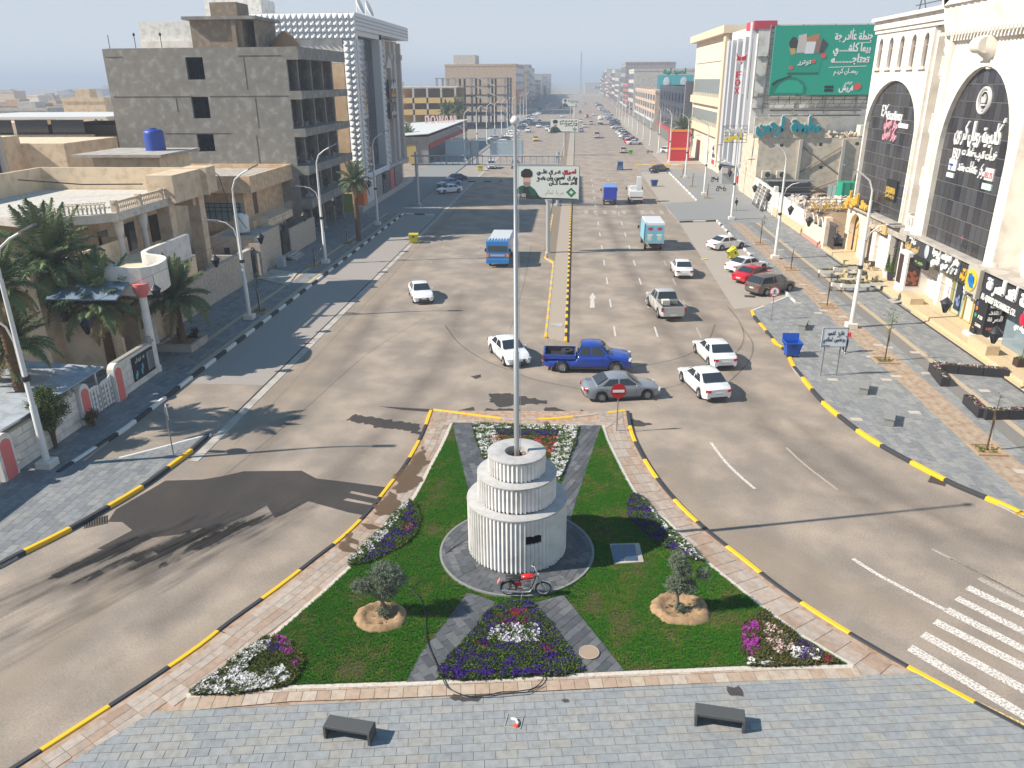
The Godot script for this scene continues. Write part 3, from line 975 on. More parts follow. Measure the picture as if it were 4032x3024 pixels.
func track(m: MB,p: PackedVector2Array,wide: float,c: Color,y: float) -> void:
	wear_lift += 0.00035
	y += wear_lift
	var clear := Color(c,0.0)
	var l := offset_line(p,-wide/2)
	var r := offset_line(p,wide/2)
	var n := p.size()
	for i in n - 1:
		var ca := clear if i == 0 else c
		var cb := clear if i == n - 2 else c
		for s in [l,r]:
			stain_tri(m,[p[i],p[i+1],s[i+1]],[ca,cb,clear],y)
			stain_tri(m,[p[i],s[i+1],s[i]],[ca,clear,clear],y)
func ragged(m: MB,p: PackedVector2Array,y: float,c: Color) -> void:
	var f := FastNoiseLite.new()
	f.seed = int(p[0].x*7.0)
	f.frequency = 0.7
	f.fractal_octaves = 3
	var q := PackedVector2Array()
	for i in p.size():
		var a := p[i]
		var b := p[(i+1) % p.size()]
		var k := maxi(2,int(a.distance_to(b)/0.18))
		var n := (b - a).orthogonal().normalized()
		for j in k:
			var s := a.lerp(b,float(j)/k)
			q.append(s+n*f.get_noise_2d(s.x*3.0,s.y*3.0)*minf(0.35,a.distance_to(b)*0.4))
	var t := Geometry2D.triangulate_polygon(q)
	if t.is_empty():
		q = p
		t = Geometry2D.triangulate_polygon(q)
	for i in range(0,t.size(),3):
		stain_tri(m,[q[t[i]],q[t[i+1]],q[t[i+2]]],[c,c,c],y)
const MON := Vector3(-2.0,0.0,-27.1)
var bed_polys := []
func scatter(poly: PackedVector2Array,per_m2: float,holes: Array = []) -> PackedVector2Array:
	var lo := v2(1e9,1e9)
	var hi := -lo
	for p in poly:
		lo = lo.min(p); hi = hi.max(p)
	var k := int((hi.x - lo.x)*(hi.y - lo.y)*per_m2)
	var out := PackedVector2Array()
	for i in k:
		var p := v2(rr(lo.x,hi.x),rr(lo.y,hi.y))
		if not inside(p,poly): continue
		var bad := false
		for h in holes:
			if inside(p,h): bad = true; break
		if not bad: out.append(p)
	return out
func tuft_mesh(blades: int,high: float,wide: float,lean: float) -> ArrayMesh:
	var m := mb()
	for i in blades:
		var a := TAU*i/blades+rf()*0.8
		var d := v3(cos(a),0,sin(a))
		var s := d.cross(Vector3.UP)*wide*0.5
		var p := d*rr(0.0,0.03)
		var h := high*rr(0.7,1.2)
		var mid := p+d*lean*0.35+v3(0,h*0.6,0)
		var tip := p+d*lean+v3(0,h,0)
		m.tri(p - s,p+s,mid+s*0.8)
		m.tri(p - s,mid+s*0.8,mid - s*0.8)
		m.tri(mid - s*0.8,mid+s*0.8,tip)
	return m.mesh()
func flower_mesh() -> ArrayMesh:
	var m := mb()
	for i in 5:
		var a := TAU*i/5
		var b := TAU*(i+1)/5 - 0.12
		var c := (a+b)*0.5
		var p := v3(cos(a),0.28,sin(a))*0.9
		var q := v3(cos(b),0.28,sin(b))*0.9
		var t := v3(cos(c)*1.1,0.22,sin(c)*1.1)
		m.tri(Vector3.ZERO,t,p)
		m.tri(Vector3.ZERO,q,t)
	return m.mesh()
func leafy_mesh(k: int,spread: float) -> ArrayMesh:
	var m := mb()
	for i in k:
		var d := v3(rr(-1,1),rr(0.1,1.0),rr(-1,1)).normalized()
		var p := d*spread*rr(0.3,1.0)
		var s := d.cross(v3(rf(),rf(),rf())).normalized()*0.018
		m.tri(p - s,p+s,p+d*0.06)
		m.tri(p - s*0.9 - d*0.02,p+s*0.9 - d*0.02,p+s)
	return m.mesh()
func foliage_mat(called: String,c: Color,back := 0.35) -> StandardMaterial3D:
	if not M.has(called):
		var m := StandardMaterial3D.new()
		m.albedo_color = c
		m.roughness = 0.8
		m.metallic_specular = 0.2
		m.vertex_color_use_as_albedo = true
		m.backlight_enabled = true
		m.backlight = Color(back,back,back)
		M[called] = m
	return M[called]
func varied(n: int,spread: float,warm := 0.1) -> Array:
	var r := []
	for i in n:
		var k := rr(1.0 - spread,1.0+spread)
		var w := rr(-warm,warm)
		r.append(Color(k*(1.0+w),k,k*(1.0 - w)))
	return r
func flower_bed(label: String,outline: PackedVector2Array,zones: Array,leaves: Color,leaf_density := 420.0,green_gap := 0.0) -> Node3D:
	var o := thing("flower_bed",label,"flower bed",Vector3.ZERO,0.0,"flower beds on the traffic island")
	var m := mb()
	m.prism(outline,0.05,0.155)
	part("soil",m,rough_mat("soil_mat",srgb(150,118,88,0.6),tex["soil"],1.2,1.0,tex["soil"],3.0),o)
	var lm := shared.get("leafy",null)
	if lm == null:
		lm = [leafy_mesh(9,0.07),flower_mesh()]
		shared["leafy"] = lm
	var spots := scatter(outline,leaf_density)
	var f := FastNoiseLite.new()
	f.seed = taken["flower_bed"]+3
	f.frequency = 1.3
	var at := []
	for p in spots:
		var k := f.get_noise_2d(p.x,p.y)
		if k < -0.35: continue
		at.append(Transform3D(Basis(Vector3.UP,rf()*TAU).scaled(Vector3.ONE*rr(0.8,1.35)),v3(p.x,0.155+0.05*(k+0.5)+rf()*0.05,p.y)))
	many("leaves",lm[0],foliage_mat("bed_leaf",Color.WHITE),at,varied(at.size(),0.35,0.2).map(func(c): return c*leaves),o)
	for z in zones:
		var ps := scatter(z[0],z[2],[])
		var fa := []
		var fc := []
		for p in ps:
			if not inside(p,outline): continue
			var k := f.get_noise_2d(p.x*1.7+9.0,p.y*1.7)
			if k < -0.28+green_gap: continue
			var b := Basis(Vector3.UP,rf()*TAU)*Basis(Vector3.RIGHT,rr(-0.6,0.6))*Basis(Vector3.BACK,rr(-0.6,0.6))
			fa.append(Transform3D(b.scaled(Vector3.ONE*rr(0.030,0.048)),v3(p.x,0.235+0.05*k+rf()*0.05,p.y)))
			var v := rr(0.75,1.1)
			fc.append(Color(z[1].r*v,z[1].g*v,z[1].b*v))
		if fa.size():
			many("blossoms",lm[1],foliage_mat("petal",Color.WHITE,0.5),fa,fc,o)
	return o
func build_island() -> void:
	var outer := offset_line(island_kerb_l,0.0)
	var right := offset_line(island_kerb_r,0.0)
	var poly := PackedVector2Array()
	for p in outer: poly.append(p)
	poly.append(v2(-20,-8)); poly.append(v2(16,-8))
	right.reverse()
	for p in right: poly.append(p)
	var base := mb()
	base.prism(poly,0.0,0.10)
	struct("island",base,sand_mat)
	var yaw := deg_to_rad(7.45)
	var lawn_l := pts([-6.33,-37.70,-6.54,-35.88,-6.75,-33.89,-6.84,-32.23,-6.96,-30.90,-7.26,-29.44,-7.65,-27.97,-8.00,-26.58,-8.48,-25.22,-9.03,-23.64,-9.60,-22.19,-10.05,-21.09,-10.88,-19.55,-11.57,-18.28,-8.46,-18.86,-4.96,-19.26,-4.11,-19.51])
	var front := pts([-11.72,-18.15,-8.44,-18.80,-4.95,-19.20,-1.73,-19.63,0.64,-19.96,5.83,-20.66,9.48,-21.07])
	var green := pts([-6.46,-39.09,-6.55,-36.42,-6.75,-33.89,-6.84,-32.23,-6.96,-30.77,-7.26,-29.44,-7.63,-27.90,-7.99,-26.55,-8.46,-25.16,-9.02,-23.58,-9.59,-22.14,-10.03,-21.04,-10.86,-19.51,-11.59,-18.26,-8.46,-18.86,-4.96,-19.26,-1.73,-19.69,0.64,-20.03,5.84,-20.71,9.24,-21.01,7.97,-22.40,7.04,-23.90,6.22,-25.30,5.46,-26.59,4.88,-28.02,4.31,-29.43,3.62,-30.63,3.08,-31.76,2.66,-33.77,2.30,-35.74,1.97,-37.63,1.80,-39.35])
	var edge := mb()
	var eg := green.duplicate()
	eg.append(eg[0])
	ribbon(edge,eg,-0.16,0.0,0.15)
	ribbon(edge,eg,-0.16,-0.17,0.15)
	var edge_o := mb()
	edge_o.prism(Geometry2D.offset_polygon(green,0.17)[0],0.0,0.145)
	struct("lawn_edging",edge_o,rough_mat("edging",srgb(232,222,210,0.75),tex["weather"],1.0,0.9))
	var turf := mb()
	turf.prism(green,0.1,0.152)
	struct("lawn_soil",turf,rough_mat("turf_soil",srgb(112,106,66,0.5),tex["soil"],1.4,1.0))
	var disc := PackedVector2Array()
	for i in 64:
		disc.append(v2(-2.0+cos(TAU*i/64)*3.14,-26.88+sin(TAU*i/64)*3.14))
	var paths := [pts([-6.50,-39.20,-5.36,-39.27,-4.47,-35.78,-3.55,-32.61,-2.58,-28.93,-3.24,-28.51,-4.59,-31.56,-5.52,-35.19]),pts([0.60,-39.33,1.80,-39.40,1.15,-35.61,0.42,-31.11,0.03,-28.36,-0.87,-28.67,-0.62,-30.63,-0.34,-32.36,0.11,-35.80]),pts([-3.66,-23.94,-3.12,-23.75,-2.55,-23.45,-3.05,-22.04,-4.07,-19.35,-4.99,-19.23,-4.76,-20.63,-4.23,-22.09]),pts([-1.13,-23.50,-0.72,-23.69,-0.08,-24.05,0.66,-22.70,1.33,-21.42,1.96,-20.21,0.66,-20.02,0.27,-20.85,-0.31,-22.02])]
	var tones := [lin(120,124,130,0.5),lin(132,135,140,0.5),lin(108,112,118,0.5),lin(146,147,150,0.5),lin(124,126,130,0.5)]
	var yaws := [1.25,1.95,0.95,-0.93]
	for i in 4:
		var pm := mb()
		pm.prism(paths[i],0.1,0.160)
		var ps := struct("stone_path",pm,rough_mat("joint",srgb(176,178,180,0.6),tex["stone"],1.0))
		var clean := Geometry2D.clip_polygons(paths[i],disc)
		lay_slabs(ps,clean[0] if clean.size() else paths[i],0.16,0.014,0.6,0.3,yaws[i],tones,0.014,[])
	var dm := mb()
	dm.prism(disc,0.1,0.20)
	var ds := struct("stone_disc",dm,rough_mat("joint",Color.WHITE,tex["stone"],1.0))
	var rim := mb()
	for i in 64:
		var a := TAU*i/64
		var b := TAU*(i+1)/64
		rim.sheet(PackedVector2Array([v2(-2+cos(a)*3.14,-26.88+sin(a)*3.14),v2(-2+cos(b)*3.14,-26.88+sin(b)*3.14),v2(-2+cos(b)*3.05,-26.88+sin(b)*3.05),v2(-2+cos(a)*3.05,-26.88+sin(a)*3.05)]),0.226)
	part("rim",rim,rough_mat("rim",srgb(176,176,174,0.6),tex["stone"],0.8),ds)
	for sec in 8:
		var a0 := TAU*sec/8
		var a1 := TAU*(sec+1)/8
		var wedge := PackedVector2Array()
		for k in 7:
			var a := lerpf(a0+0.005,a1 - 0.005,k/6.0)
			wedge.append(v2(-2+cos(a)*3.04,-26.88+sin(a)*3.04))
		for k in 7:
			var a := lerpf(a1 - 0.005,a0+0.005,k/6.0)
			wedge.append(v2(-2+cos(a)*1.7,-26.95+sin(a)*1.7))
		lay_slabs(ds,wedge,0.2,0.014,0.45,0.3,(a0+a1)/2+PI/2,tones,0.012,[])
	var fl := front.duplicate()
	var band_s := PackedVector2Array()
	for p in fl: band_s.append(p)
	var n := v2(sin(yaw),cos(yaw))
	for i in range(fl.size() - 1,-1,-1): band_s.append(fl[i]+n*0.62)
	var plaza := mb()
	var pl := pts([-12.47,-17.47,11.66,-20.85,15.05,-16.72,-16.08,-12.35])
	plaza.prism(pl,0.0,0.115)
	var pz := struct("plaza",plaza,rough_mat("joint_pale",srgb(176,174,170,0.6),tex["stone"],1.0))
	var pit := [rect(-1.68,-1.2,-18.12,-17.6)]
	var tone_p := [lin(180,182,182,0.68),lin(184,185,183,0.68),lin(177,180,181,0.68),lin(186,184,179,0.68),lin(173,177,180,0.68)]
	lay_slabs(pz,pl,0.115,0.013,0.63,0.3,-yaw,tone_p,0.012,pit)
	lay_slabs(get_node("island"),band_s,0.125,0.014,0.45,0.6,-yaw,[lin(220,200,178,0.7),lin(214,188,164,0.7),lin(224,206,188,0.7),lin(210,182,158,0.7)],0.014,[])
	var sand_tones := [lin(210,192,176,0.68),lin(206,184,166,0.68),lin(214,198,184,0.68),lin(208,188,172,0.68),lin(200,172,150,0.68)]
	for side in 2:
		var line := island_kerb_l if side == 0 else island_kerb_r
		var sg := 1.0 if side == 0 else -1.0
		var bm := mb()
		bm.use_c = true
		var prev := 0.0
		for row in 4:
			var y0 := 0.22+row*0.34
			var la := offset_line(line,-sg*y0)
			var lb := offset_line(line,-sg*(y0+0.325))
			var step := 0
			for i in range(0,line.size() - 1):
				var k := maxi(1,int(line[i].distance_to(line[i+1])/0.7))
				for j in k:
					var t0 := (j+0.02)/k
					var t1 := (j+0.985)/k
					var cell := PackedVector2Array([la[i].lerp(la[i+1],t0),la[i].lerp(la[i+1],t1),lb[i].lerp(lb[i+1],t1),lb[i].lerp(lb[i+1],t0)])
					var mid := (cell[0]+cell[2])*0.5
					if inside(mid,green) or inside(mid,pl) or inside(mid,band_s) or not inside(mid,poly): continue
					var q := rr(0.9,1.08)
					bm.tint = sand_tones[rng.randi() % 5]*q
					bm.tint.a = 1.0
					bm.prism(cell,0.1,0.118+rr(-0.003,0.003))
		stuff("border_slab",bm,slab_mat,get_node("island"))
	var behind := Geometry2D.clip_polygons(pts([-7.49,-40.11,-5.72,-39.77,-3.84,-39.37,-1.00,-39.42,1.59,-40.15,3.04,-40.76,2.07,-39.12,1.78,-39.59,-6.50,-39.33,-7.26,-37.94]),green)
	for b in behind:
		var bm2 := mb()
		bm2.use_c = true
		pave_into(bm2,b,0.1,0.034,0.6,0.4,0.0,sand_tones,0.014,[],0.5)
		stuff("border_slab",bm2,slab_mat,get_node("island"))
	var spill := mb()
	spill.use_c = true
	for s in [pts([-8.51,-32.59,-8.08,-33.91,-7.85,-34.83,-7.58,-36.28,-7.17,-34.64,-6.84,-34.55,-7.22,-33.74,-7.40,-33.08,-7.02,-32.68,-7.32,-31.65,-7.53,-31.24,-8.19,-31.59,-8.03,-32.21]),pts([-8.49,-30.79,-8.29,-31.59,-7.83,-30.84,-7.50,-29.75,-7.70,-29.38,-8.61,-29.32,-8.69,-30.03]),pts([-8.96,-28.52,-8.40,-28.47,-7.88,-28.18,-8.48,-28.05]),pts([-9.46,-26.80,-9.21,-27.76,-8.69,-27.16,-8.57,-26.70,-8.99,-27.30,-8.99,-26.68,-8.53,-26.26,-9.08,-26.37]),pts([-1.44,-39.51,-1.10,-39.87,-1.04,-39.36,-1.28,-39.09])]:
		ragged(spill,s,0.152,Color(0.13,0.075,0.035,0.72))
	struct("spilled_water",spill,wear_mat(0.45))
	var violet := Color(0.055,0.02,0.20)
	var whitef := Color(0.78,0.76,0.74)
	var red := Color(0.55,0.02,0.03)
	var crimson := Color(0.30,0.01,0.05)
	var pink := Color(0.62,0.10,0.36)
	var magenta := Color(0.42,0.05,0.36)
	var coral := Color(0.65,0.10,0.13)
	var blush := Color(0.72,0.52,0.50)
	var leafc := Color(0.10,0.15,0.035)
	var f1 := pts([-2.10,-23.42,-1.25,-23.49,-0.87,-22.86,-0.59,-22.47,-0.22,-21.69,0.18,-20.96,0.64,-20.09,-0.21,-19.78,-0.98,-19.75,-1.79,-19.61,-2.75,-19.46,-3.31,-19.39,-3.97,-19.46,-4.05,-19.71,-3.76,-20.50,-3.41,-21.08,-3.05,-22.02,-2.78,-22.81])
	flower_bed("front bed of dark violet petunias with a white band and red centre",f1,[
		[f1,violet,330.0],[pts([-2.48,-22.54,-2.06,-22.93,-1.38,-22.97,-1.03,-22.44,-1.55,-22.06,-2.26,-22.08]),crimson,260.0],[pts([-2.06,-22.93,-1.38,-22.97,-1.40,-22.55,-1.75,-22.39]),red,330.0],
		[pts([-2.51,-21.93,-2.00,-22.16,-1.02,-22.23,-0.74,-21.65,-0.81,-21.33,-1.66,-21.14,-2.62,-21.27]),whitef,700.0],[pts([-3.11,-21.04,-2.28,-21.35,-2.25,-21.04,-2.73,-20.76]),crimson,240.0],[pts([-0.89,-21.13,-0.42,-21.23,-0.28,-20.80,-0.78,-20.77]),crimson,300.0],
		[pts([-3.98,-20.01,-1.01,-20.33,-0.58,-19.78,-3.79,-19.39]),violet,420.0],[pts([-1.40,-21.10,-1.23,-21.11,-1.21,-20.86,-1.38,-20.85]),pink,200.0]],leafc,520.0)
	var f2 := pts([-5.35,-39.10,0.52,-39.00,0.35,-36.99,0.04,-35.21,-0.39,-32.80,-0.89,-33.82,-4.26,-34.86,-4.96,-37.16])
	flower_bed("bed behind the pedestal edged in white with violet and coral rows",f2,[
		[pts([-5.35,-39.10,-4.26,-38.98,-3.43,-36.59,-4.24,-34.71]),whitef,750.0],[pts([-4.43,-39.16,0.52,-39.00,0.52,-38.37,-4.35,-38.43]),whitef,420.0],[pts([-0.44,-38.67,0.52,-38.91,0.04,-35.21,-0.39,-32.80,-1.02,-33.66,-0.81,-35.94]),whitef,720.0],
		[pts([-4.04,-38.36,-0.51,-38.40,-0.57,-37.69,-3.97,-37.66]),violet,600.0],[pts([-4.26,-37.55,-0.49,-37.61,-0.67,-35.79,-1.13,-34.83,-2.71,-36.63,-4.19,-36.87]),coral,420.0]],leafc,420.0)
	var f3 := pts([-7.15,-30.56,-6.66,-29.77,-6.37,-28.74,-6.36,-27.76,-6.63,-26.95,-7.23,-26.17,-7.84,-25.55,-8.52,-25.29,-8.64,-25.71,-8.35,-26.54,-8.11,-27.32,-7.78,-28.15,-7.65,-29.18,-7.38,-30.09])
	flower_bed("left bed of white and violet flowers with a red patch beside the kerb",f3,[
		[pts([-7.15,-30.56,-7.65,-29.18,-7.87,-28.14,-8.66,-25.78,-8.52,-25.29,-7.86,-25.98,-7.48,-28.01,-7.18,-29.56]),whitef,480.0],[pts([-7.09,-30.29,-6.37,-28.74,-6.36,-27.76,-7.23,-26.17,-8.13,-25.39,-7.96,-26.71,-7.35,-27.85,-7.18,-29.56]),violet,420.0],[pts([-7.20,-28.35,-6.59,-28.48,-6.57,-27.90,-6.92,-27.88]),coral,450.0]],leafc)
	var f4 := pts([3.01,-31.76,3.45,-31.45,3.83,-30.18,4.20,-29.14,4.59,-28.45,5.18,-27.26,5.51,-26.51,4.95,-26.59,4.35,-27.07,3.95,-27.44,3.35,-28.22,2.94,-28.91,2.67,-29.64,2.71,-30.91])
	flower_bed("right bed of violet flowers with white clumps shaded by the pedestal",f4,[
		[pts([3.01,-31.76,3.45,-31.45,3.90,-29.27,4.59,-27.22,4.35,-27.07,3.35,-28.22,2.66,-29.49,2.71,-30.91]),violet,440.0],[pts([3.37,-31.45,3.96,-29.88,4.59,-28.45,5.18,-27.26,5.44,-26.50,5.02,-26.60,4.37,-27.87,3.90,-29.27]),whitef,360.0],[pts([4.36,-27.74,5.16,-27.12,5.24,-26.61,4.37,-27.20]),violet,400.0]],leafc)
	var f5 := pts([-10.26,-21.00,-9.82,-21.03,-9.38,-20.80,-8.83,-20.21,-8.56,-19.81,-8.52,-19.06,-8.70,-18.77,-9.32,-18.56,-10.51,-18.26,-11.60,-18.18,-11.68,-18.40,-11.08,-19.28,-10.97,-19.82,-10.62,-20.34])
	flower_bed("left corner bed with a mass of white flowers and pink ones",f5,[
		[pts([-10.66,-20.46,-10.01,-20.82,-9.93,-20.38,-10.35,-19.68,-10.44,-19.27,-10.68,-19.25,-10.97,-19.82]),whitef,520.0],[pts([-10.80,-19.53,-10.28,-19.51,-10.10,-19.06,-9.56,-19.39,-9.17,-19.59,-8.64,-19.05,-9.32,-18.56,-10.51,-18.26,-11.60,-18.18,-11.35,-18.86]),whitef,620.0],[pts([-10.13,-20.56,-9.68,-20.65,-9.42,-20.29,-9.93,-20.14]),violet,520.0],
		[pts([-9.91,-21.02,-9.51,-20.92,-9.04,-20.32,-9.00,-19.96,-9.42,-20.17]),magenta,460.0],[pts([-8.87,-19.97,-8.58,-19.87,-8.61,-19.57,-8.88,-19.61]),magenta,400.0]],Color(0.13,0.15,0.04),330.0)
	var f6 := pts([7.16,-23.64,7.66,-22.77,8.15,-22.04,8.58,-21.43,9.05,-21.03,8.01,-20.87,6.63,-20.71,5.98,-20.69,6.00,-21.08,5.92,-21.43,6.19,-22.67,6.65,-23.10])
	flower_bed("right corner bed with a magenta strip and pale pink flowers",f6,[
		[pts([6.21,-22.77,6.77,-22.90,6.61,-21.84,6.36,-21.10,5.93,-21.34]),magenta,560.0],[pts([6.87,-22.91,7.54,-22.56,7.74,-21.64,7.11,-21.24,6.82,-21.58]),blush,300.0],[pts([6.03,-20.95,6.83,-21.09,6.81,-20.75,5.98,-20.68]),whitef,480.0],
		[pts([7.56,-21.63,8.51,-21.61,8.34,-20.98,7.48,-21.09]),whitef,420.0],[pts([7.80,-22.11,8.41,-21.87,8.68,-21.35,7.74,-20.94,7.78,-21.56]),violet,400.0],[pts([8.46,-21.42,8.96,-21.11,8.44,-20.94]),crimson,300.0]],Color(0.12,0.12,0.04),300.0)
	var beds := [f1,f2,f3,f4,f5,f6]
	var holes := beds.duplicate()
	for p in paths: holes.append(p)
	holes.append(disc)
	var ring_l := blob(-6.56,-22.35,0.98,0.86,0.0,0.10,5)
	var ring_r := blob(4.15,-23.55,1.08,1.0,0.0,0.12,9)
	holes.append(ring_l); holes.append(ring_r)
	var lid := pts([1.78,-27.54,3.00,-27.67,3.08,-26.34,1.91,-26.12])
	holes.append(lid)
	var bare := FastNoiseLite.new()
	bare.seed = 12
	bare.frequency = 0.42
	var spots := scatter(green,620.0,holes)
	var at := []
	var tints := []
	for p in spots:
		var k := bare.get_noise_2d(p.x,p.y)
		var k2 := bare.get_noise_2d(p.x*4.0+40.0,p.y*4.0)
		if k > 0.38 and rf() < 0.5: continue
		var s := rr(0.7,1.25)*(1.0 - maxf(0.0,k)*0.5)
		at.append(Transform3D(Basis(Vector3.UP,rf()*TAU).scaled(v3(s,s,s)),v3(p.x,0.15,p.y)))
		var dry := clampf((k+k2*0.7+0.10)*1.5,0.0,1.0)
		var c := Color(0.055,0.21,0.012).lerp(Color(0.17,0.235,0.035),dry)*rr(0.7,1.2)
		tints.append(c)
	var lawn := Node3D.new()
	lawn.name = "lawn"
	add_child(lawn)
	tag(lawn,"short green grass on both sides of the pedestal","grass","","stuff")
	many("grass",tuft_mesh(7,0.058,0.011,0.035),foliage_mat("blade",Color.WHITE,0.4),at,tints,lawn)
	for q in [[ring_l,-6.56,-22.35,"sandy watering ring round the left olive tree"],[ring_r,4.15,-23.55,"sandy watering ring round the right olive tree with a broken edge"]]:
		var rows := []
		var f := FastNoiseLite.new()
		f.seed = 77+int(q[1])
		f.frequency = 2.6
		f.fractal_octaves = 4
		for pr in [[1.0,0.14],[0.93,0.22],[0.82,0.29],[0.70,0.30],[0.60,0.22],[0.45,0.17],[0.25,0.165],[0.02,0.17]]:
			var r := PackedVector3Array()
			for i in 36:
				var p: Vector2 = v2(q[1],q[2]).lerp(q[0][i],pr[0])
				r.append(v3(p.x,pr[1]+(f.get_noise_2d(p.x*2,p.y*2)*0.09 if pr[0] < 0.97 else 0.0),p.y))
			rows.append(r)
		var m := mb()
		for r in rows: r.reverse()
		m.grid(rows,true,0.2)
		solo("sand_ring",m,earth,q[3],"sand ring","sand rings round the olive trees")
	olive(v3(-6.48,0.17,-22.45),[[v3(0.18,1.72,0.0),0.56,0.45],[v3(0.55,1.62,0.1),0.40,0.36],[v3(0.2,1.1,0.05),0.36,0.34],[v3(-0.55,1.25,0.05),0.36,0.28],[v3(-0.85,1.2,0.0),0.26,0.22],[v3(0.02,0.2,0.0),0.27,0.2]],"silvery olive tree on the left lawn with one crown and a low side tuft",11)
	olive(v3(4.0,0.17,-23.5),[[v3(-0.05,2.0,0),0.36,0.4],[v3(0.1,1.75,0.1),0.34,0.3],[v3(-0.12,1.05,0.05),0.36,0.28],[v3(0.35,1.0,0.0),0.34,0.26],[v3(0.85,1.55,0.0),0.26,0.24],[v3(0.12,0.14,0.1),0.2,0.15]],"silvery olive tree on the right lawn with three separate tufts",12)
	var hatch := thing("utility_hatch","double leaf blue steel hatch in a concrete frame on the right lawn","hatch",Vector3.ZERO)
	var hm := mb()
	hm.prism(lid,0.1,0.2)
	part("frame",hm,pale_concrete,hatch)
	var blue := paint(106,132,160,0.35,0.5,0.6)
	for q in [pts([1.84,-27.37,2.27,-27.44,2.29,-26.33,1.90,-26.26]),pts([2.33,-27.45,2.80,-27.50,2.83,-26.39,2.34,-26.34])]:
		var lm := mb()
		lm.prism(q,0.19,0.235)
		part("leaf",lm,blue,hatch)
	var man := thing("manhole_cover","round ribbed manhole cover on the right front stone path","manhole cover",v3(0.84,0.19,-20.95))
	var cm := mb()
	cm.lathe(Vector3.ZERO,[[0.0,0.0],[0.34,0.0],[0.34,0.03],[0.31,0.03],[0.31,0.02],[0.0,0.02]],28)
	part("lid",cm,paint(206,186,166,0.85,0.0,0.7),man)
	var rm := mb()
	for i in 11:
		var x := -0.27+i*0.054
		var l := sqrt(0.3*0.3 - x*x)*1.95
		rm.box(v3(0,0.027,x),v3(l,0.014,0.026))
	stuff("rib",rm,paint(196,174,152,0.85,0.0,0.7),man)
	var hole := thing("open_valve_pit","open square pit in the plaza with a red and white wrapped pipe inside","pit",v3(-1.44,0.0,-17.86),-yaw)
	var pm2 := mb()
	for s in [[-0.24,0,0.02,0.5],[0.24,0,0.02,0.5],[0,-0.25,0.5,0.02],[0,0.25,0.5,0.02]]:
		pm2.box(v3(s[0],0.128,s[1]),v3(s[2],0.04,s[3]))
	part("rim",pm2,pale_concrete,hole)
	var dk := mb()
	dk.sheet(rect(-0.23,0.23,-0.24,0.24),0.118)
	part("pit_floor",dk,paint(40,38,38,1.0,0.0,0.5),hole)
	var pipe := mb()
	pipe.tube([v3(-0.1,0.12,-0.1),v3(0.05,0.17,-0.05),v3(0.13,0.17,0.08),v3(0.1,0.14,0.2)],0.045,8)
	part("pipe",pipe,paint(214,214,214),hole)
	var rag := mb()
	rag.ball(v3(0.09,0.15,0.16),v3(0.1,0.05,0.08),7,5)
	part("rag",rag,paint(238,84,66,0.8),hole)
	var rag2 := mb()
	rag2.ball(v3(0.12,0.17,0.07),v3(0.07,0.04,0.06),7,5)
	part("wrapping",rag2,paint(250,190,170,0.8),hole)
	var hose := mb()
	var hp := []
	for p in smooth(pts([-5.45,-24.58,-5.71,-24.16,-5.71,-23.89,-5.31,-23.31,-4.97,-22.46,-4.69,-21.20,-4.31,-20.36,-3.88,-19.45,-3.57,-18.97,-2.97,-18.70,-2.42,-18.76,-1.89,-18.93,-1.15,-19.06,-0.80,-19.30,-0.63,-19.62,-0.68,-19.76]),5):
		hp.append(v3(p.x,0.215+0.01*sin(p.x*9),p.y))
	hose.tube(hp,0.018,6)
	hose.tube([v3(hp[46].x,0.2,hp[46].z),v3(hp[52].x+0.1,0.24,hp[52].z+0.06),v3(hp[60].x,0.23,hp[60].z+0.1),v3(hp[66].x+0.1,0.22,hp[66].z+0.04)],0.014,6)
	solo("garden_hose",hose,black_metal,"black hose lying over the left lawn, path and front border","hose")
	var cable := mb()
	cable.tube([v3(-4.88,0.20,-26.27),v3(-4.55,0.24,-26.85),v3(-4.25,0.30,-27.13),v3(-4.04,0.50,-27.00)],0.02,6)
	solo("black_cable",cable,black_metal,"black cable running from the left lawn to the pedestal","cable")
	var puddle := mb()
	puddle.use_c = true
	ragged(puddle,pts([-3.52,-18.65,-3.41,-18.74,-2.97,-18.72,-2.47,-18.78,-2.65,-18.63,-3.10,-18.50,-3.38,-18.53]),0.156,Color(0.06,0.05,0.045,0.75))
	ragged(puddle,pts([-0.05,-18.79,0.16,-18.85,0.18,-18.73,0.04,-18.70]),0.156,Color(0.08,0.06,0.05,0.7))
	ragged(puddle,pts([5.14,-19.77,5.57,-19.79,5.57,-19.41,5.21,-19.36]),0.156,Color(0.06,0.05,0.045,0.75))
	struct("damp_patch",puddle,wear_mat(0.6))
	bench(v3(-6.19,0.15,-16.97),-yaw,0.0,"left granite bench on the front plaza")
	bench(v3(4.64,0.15,-18.20),-yaw,0.0,"")
	motorcycle(v3(-1.47,0.23,-23.87),0.06)
	monument()
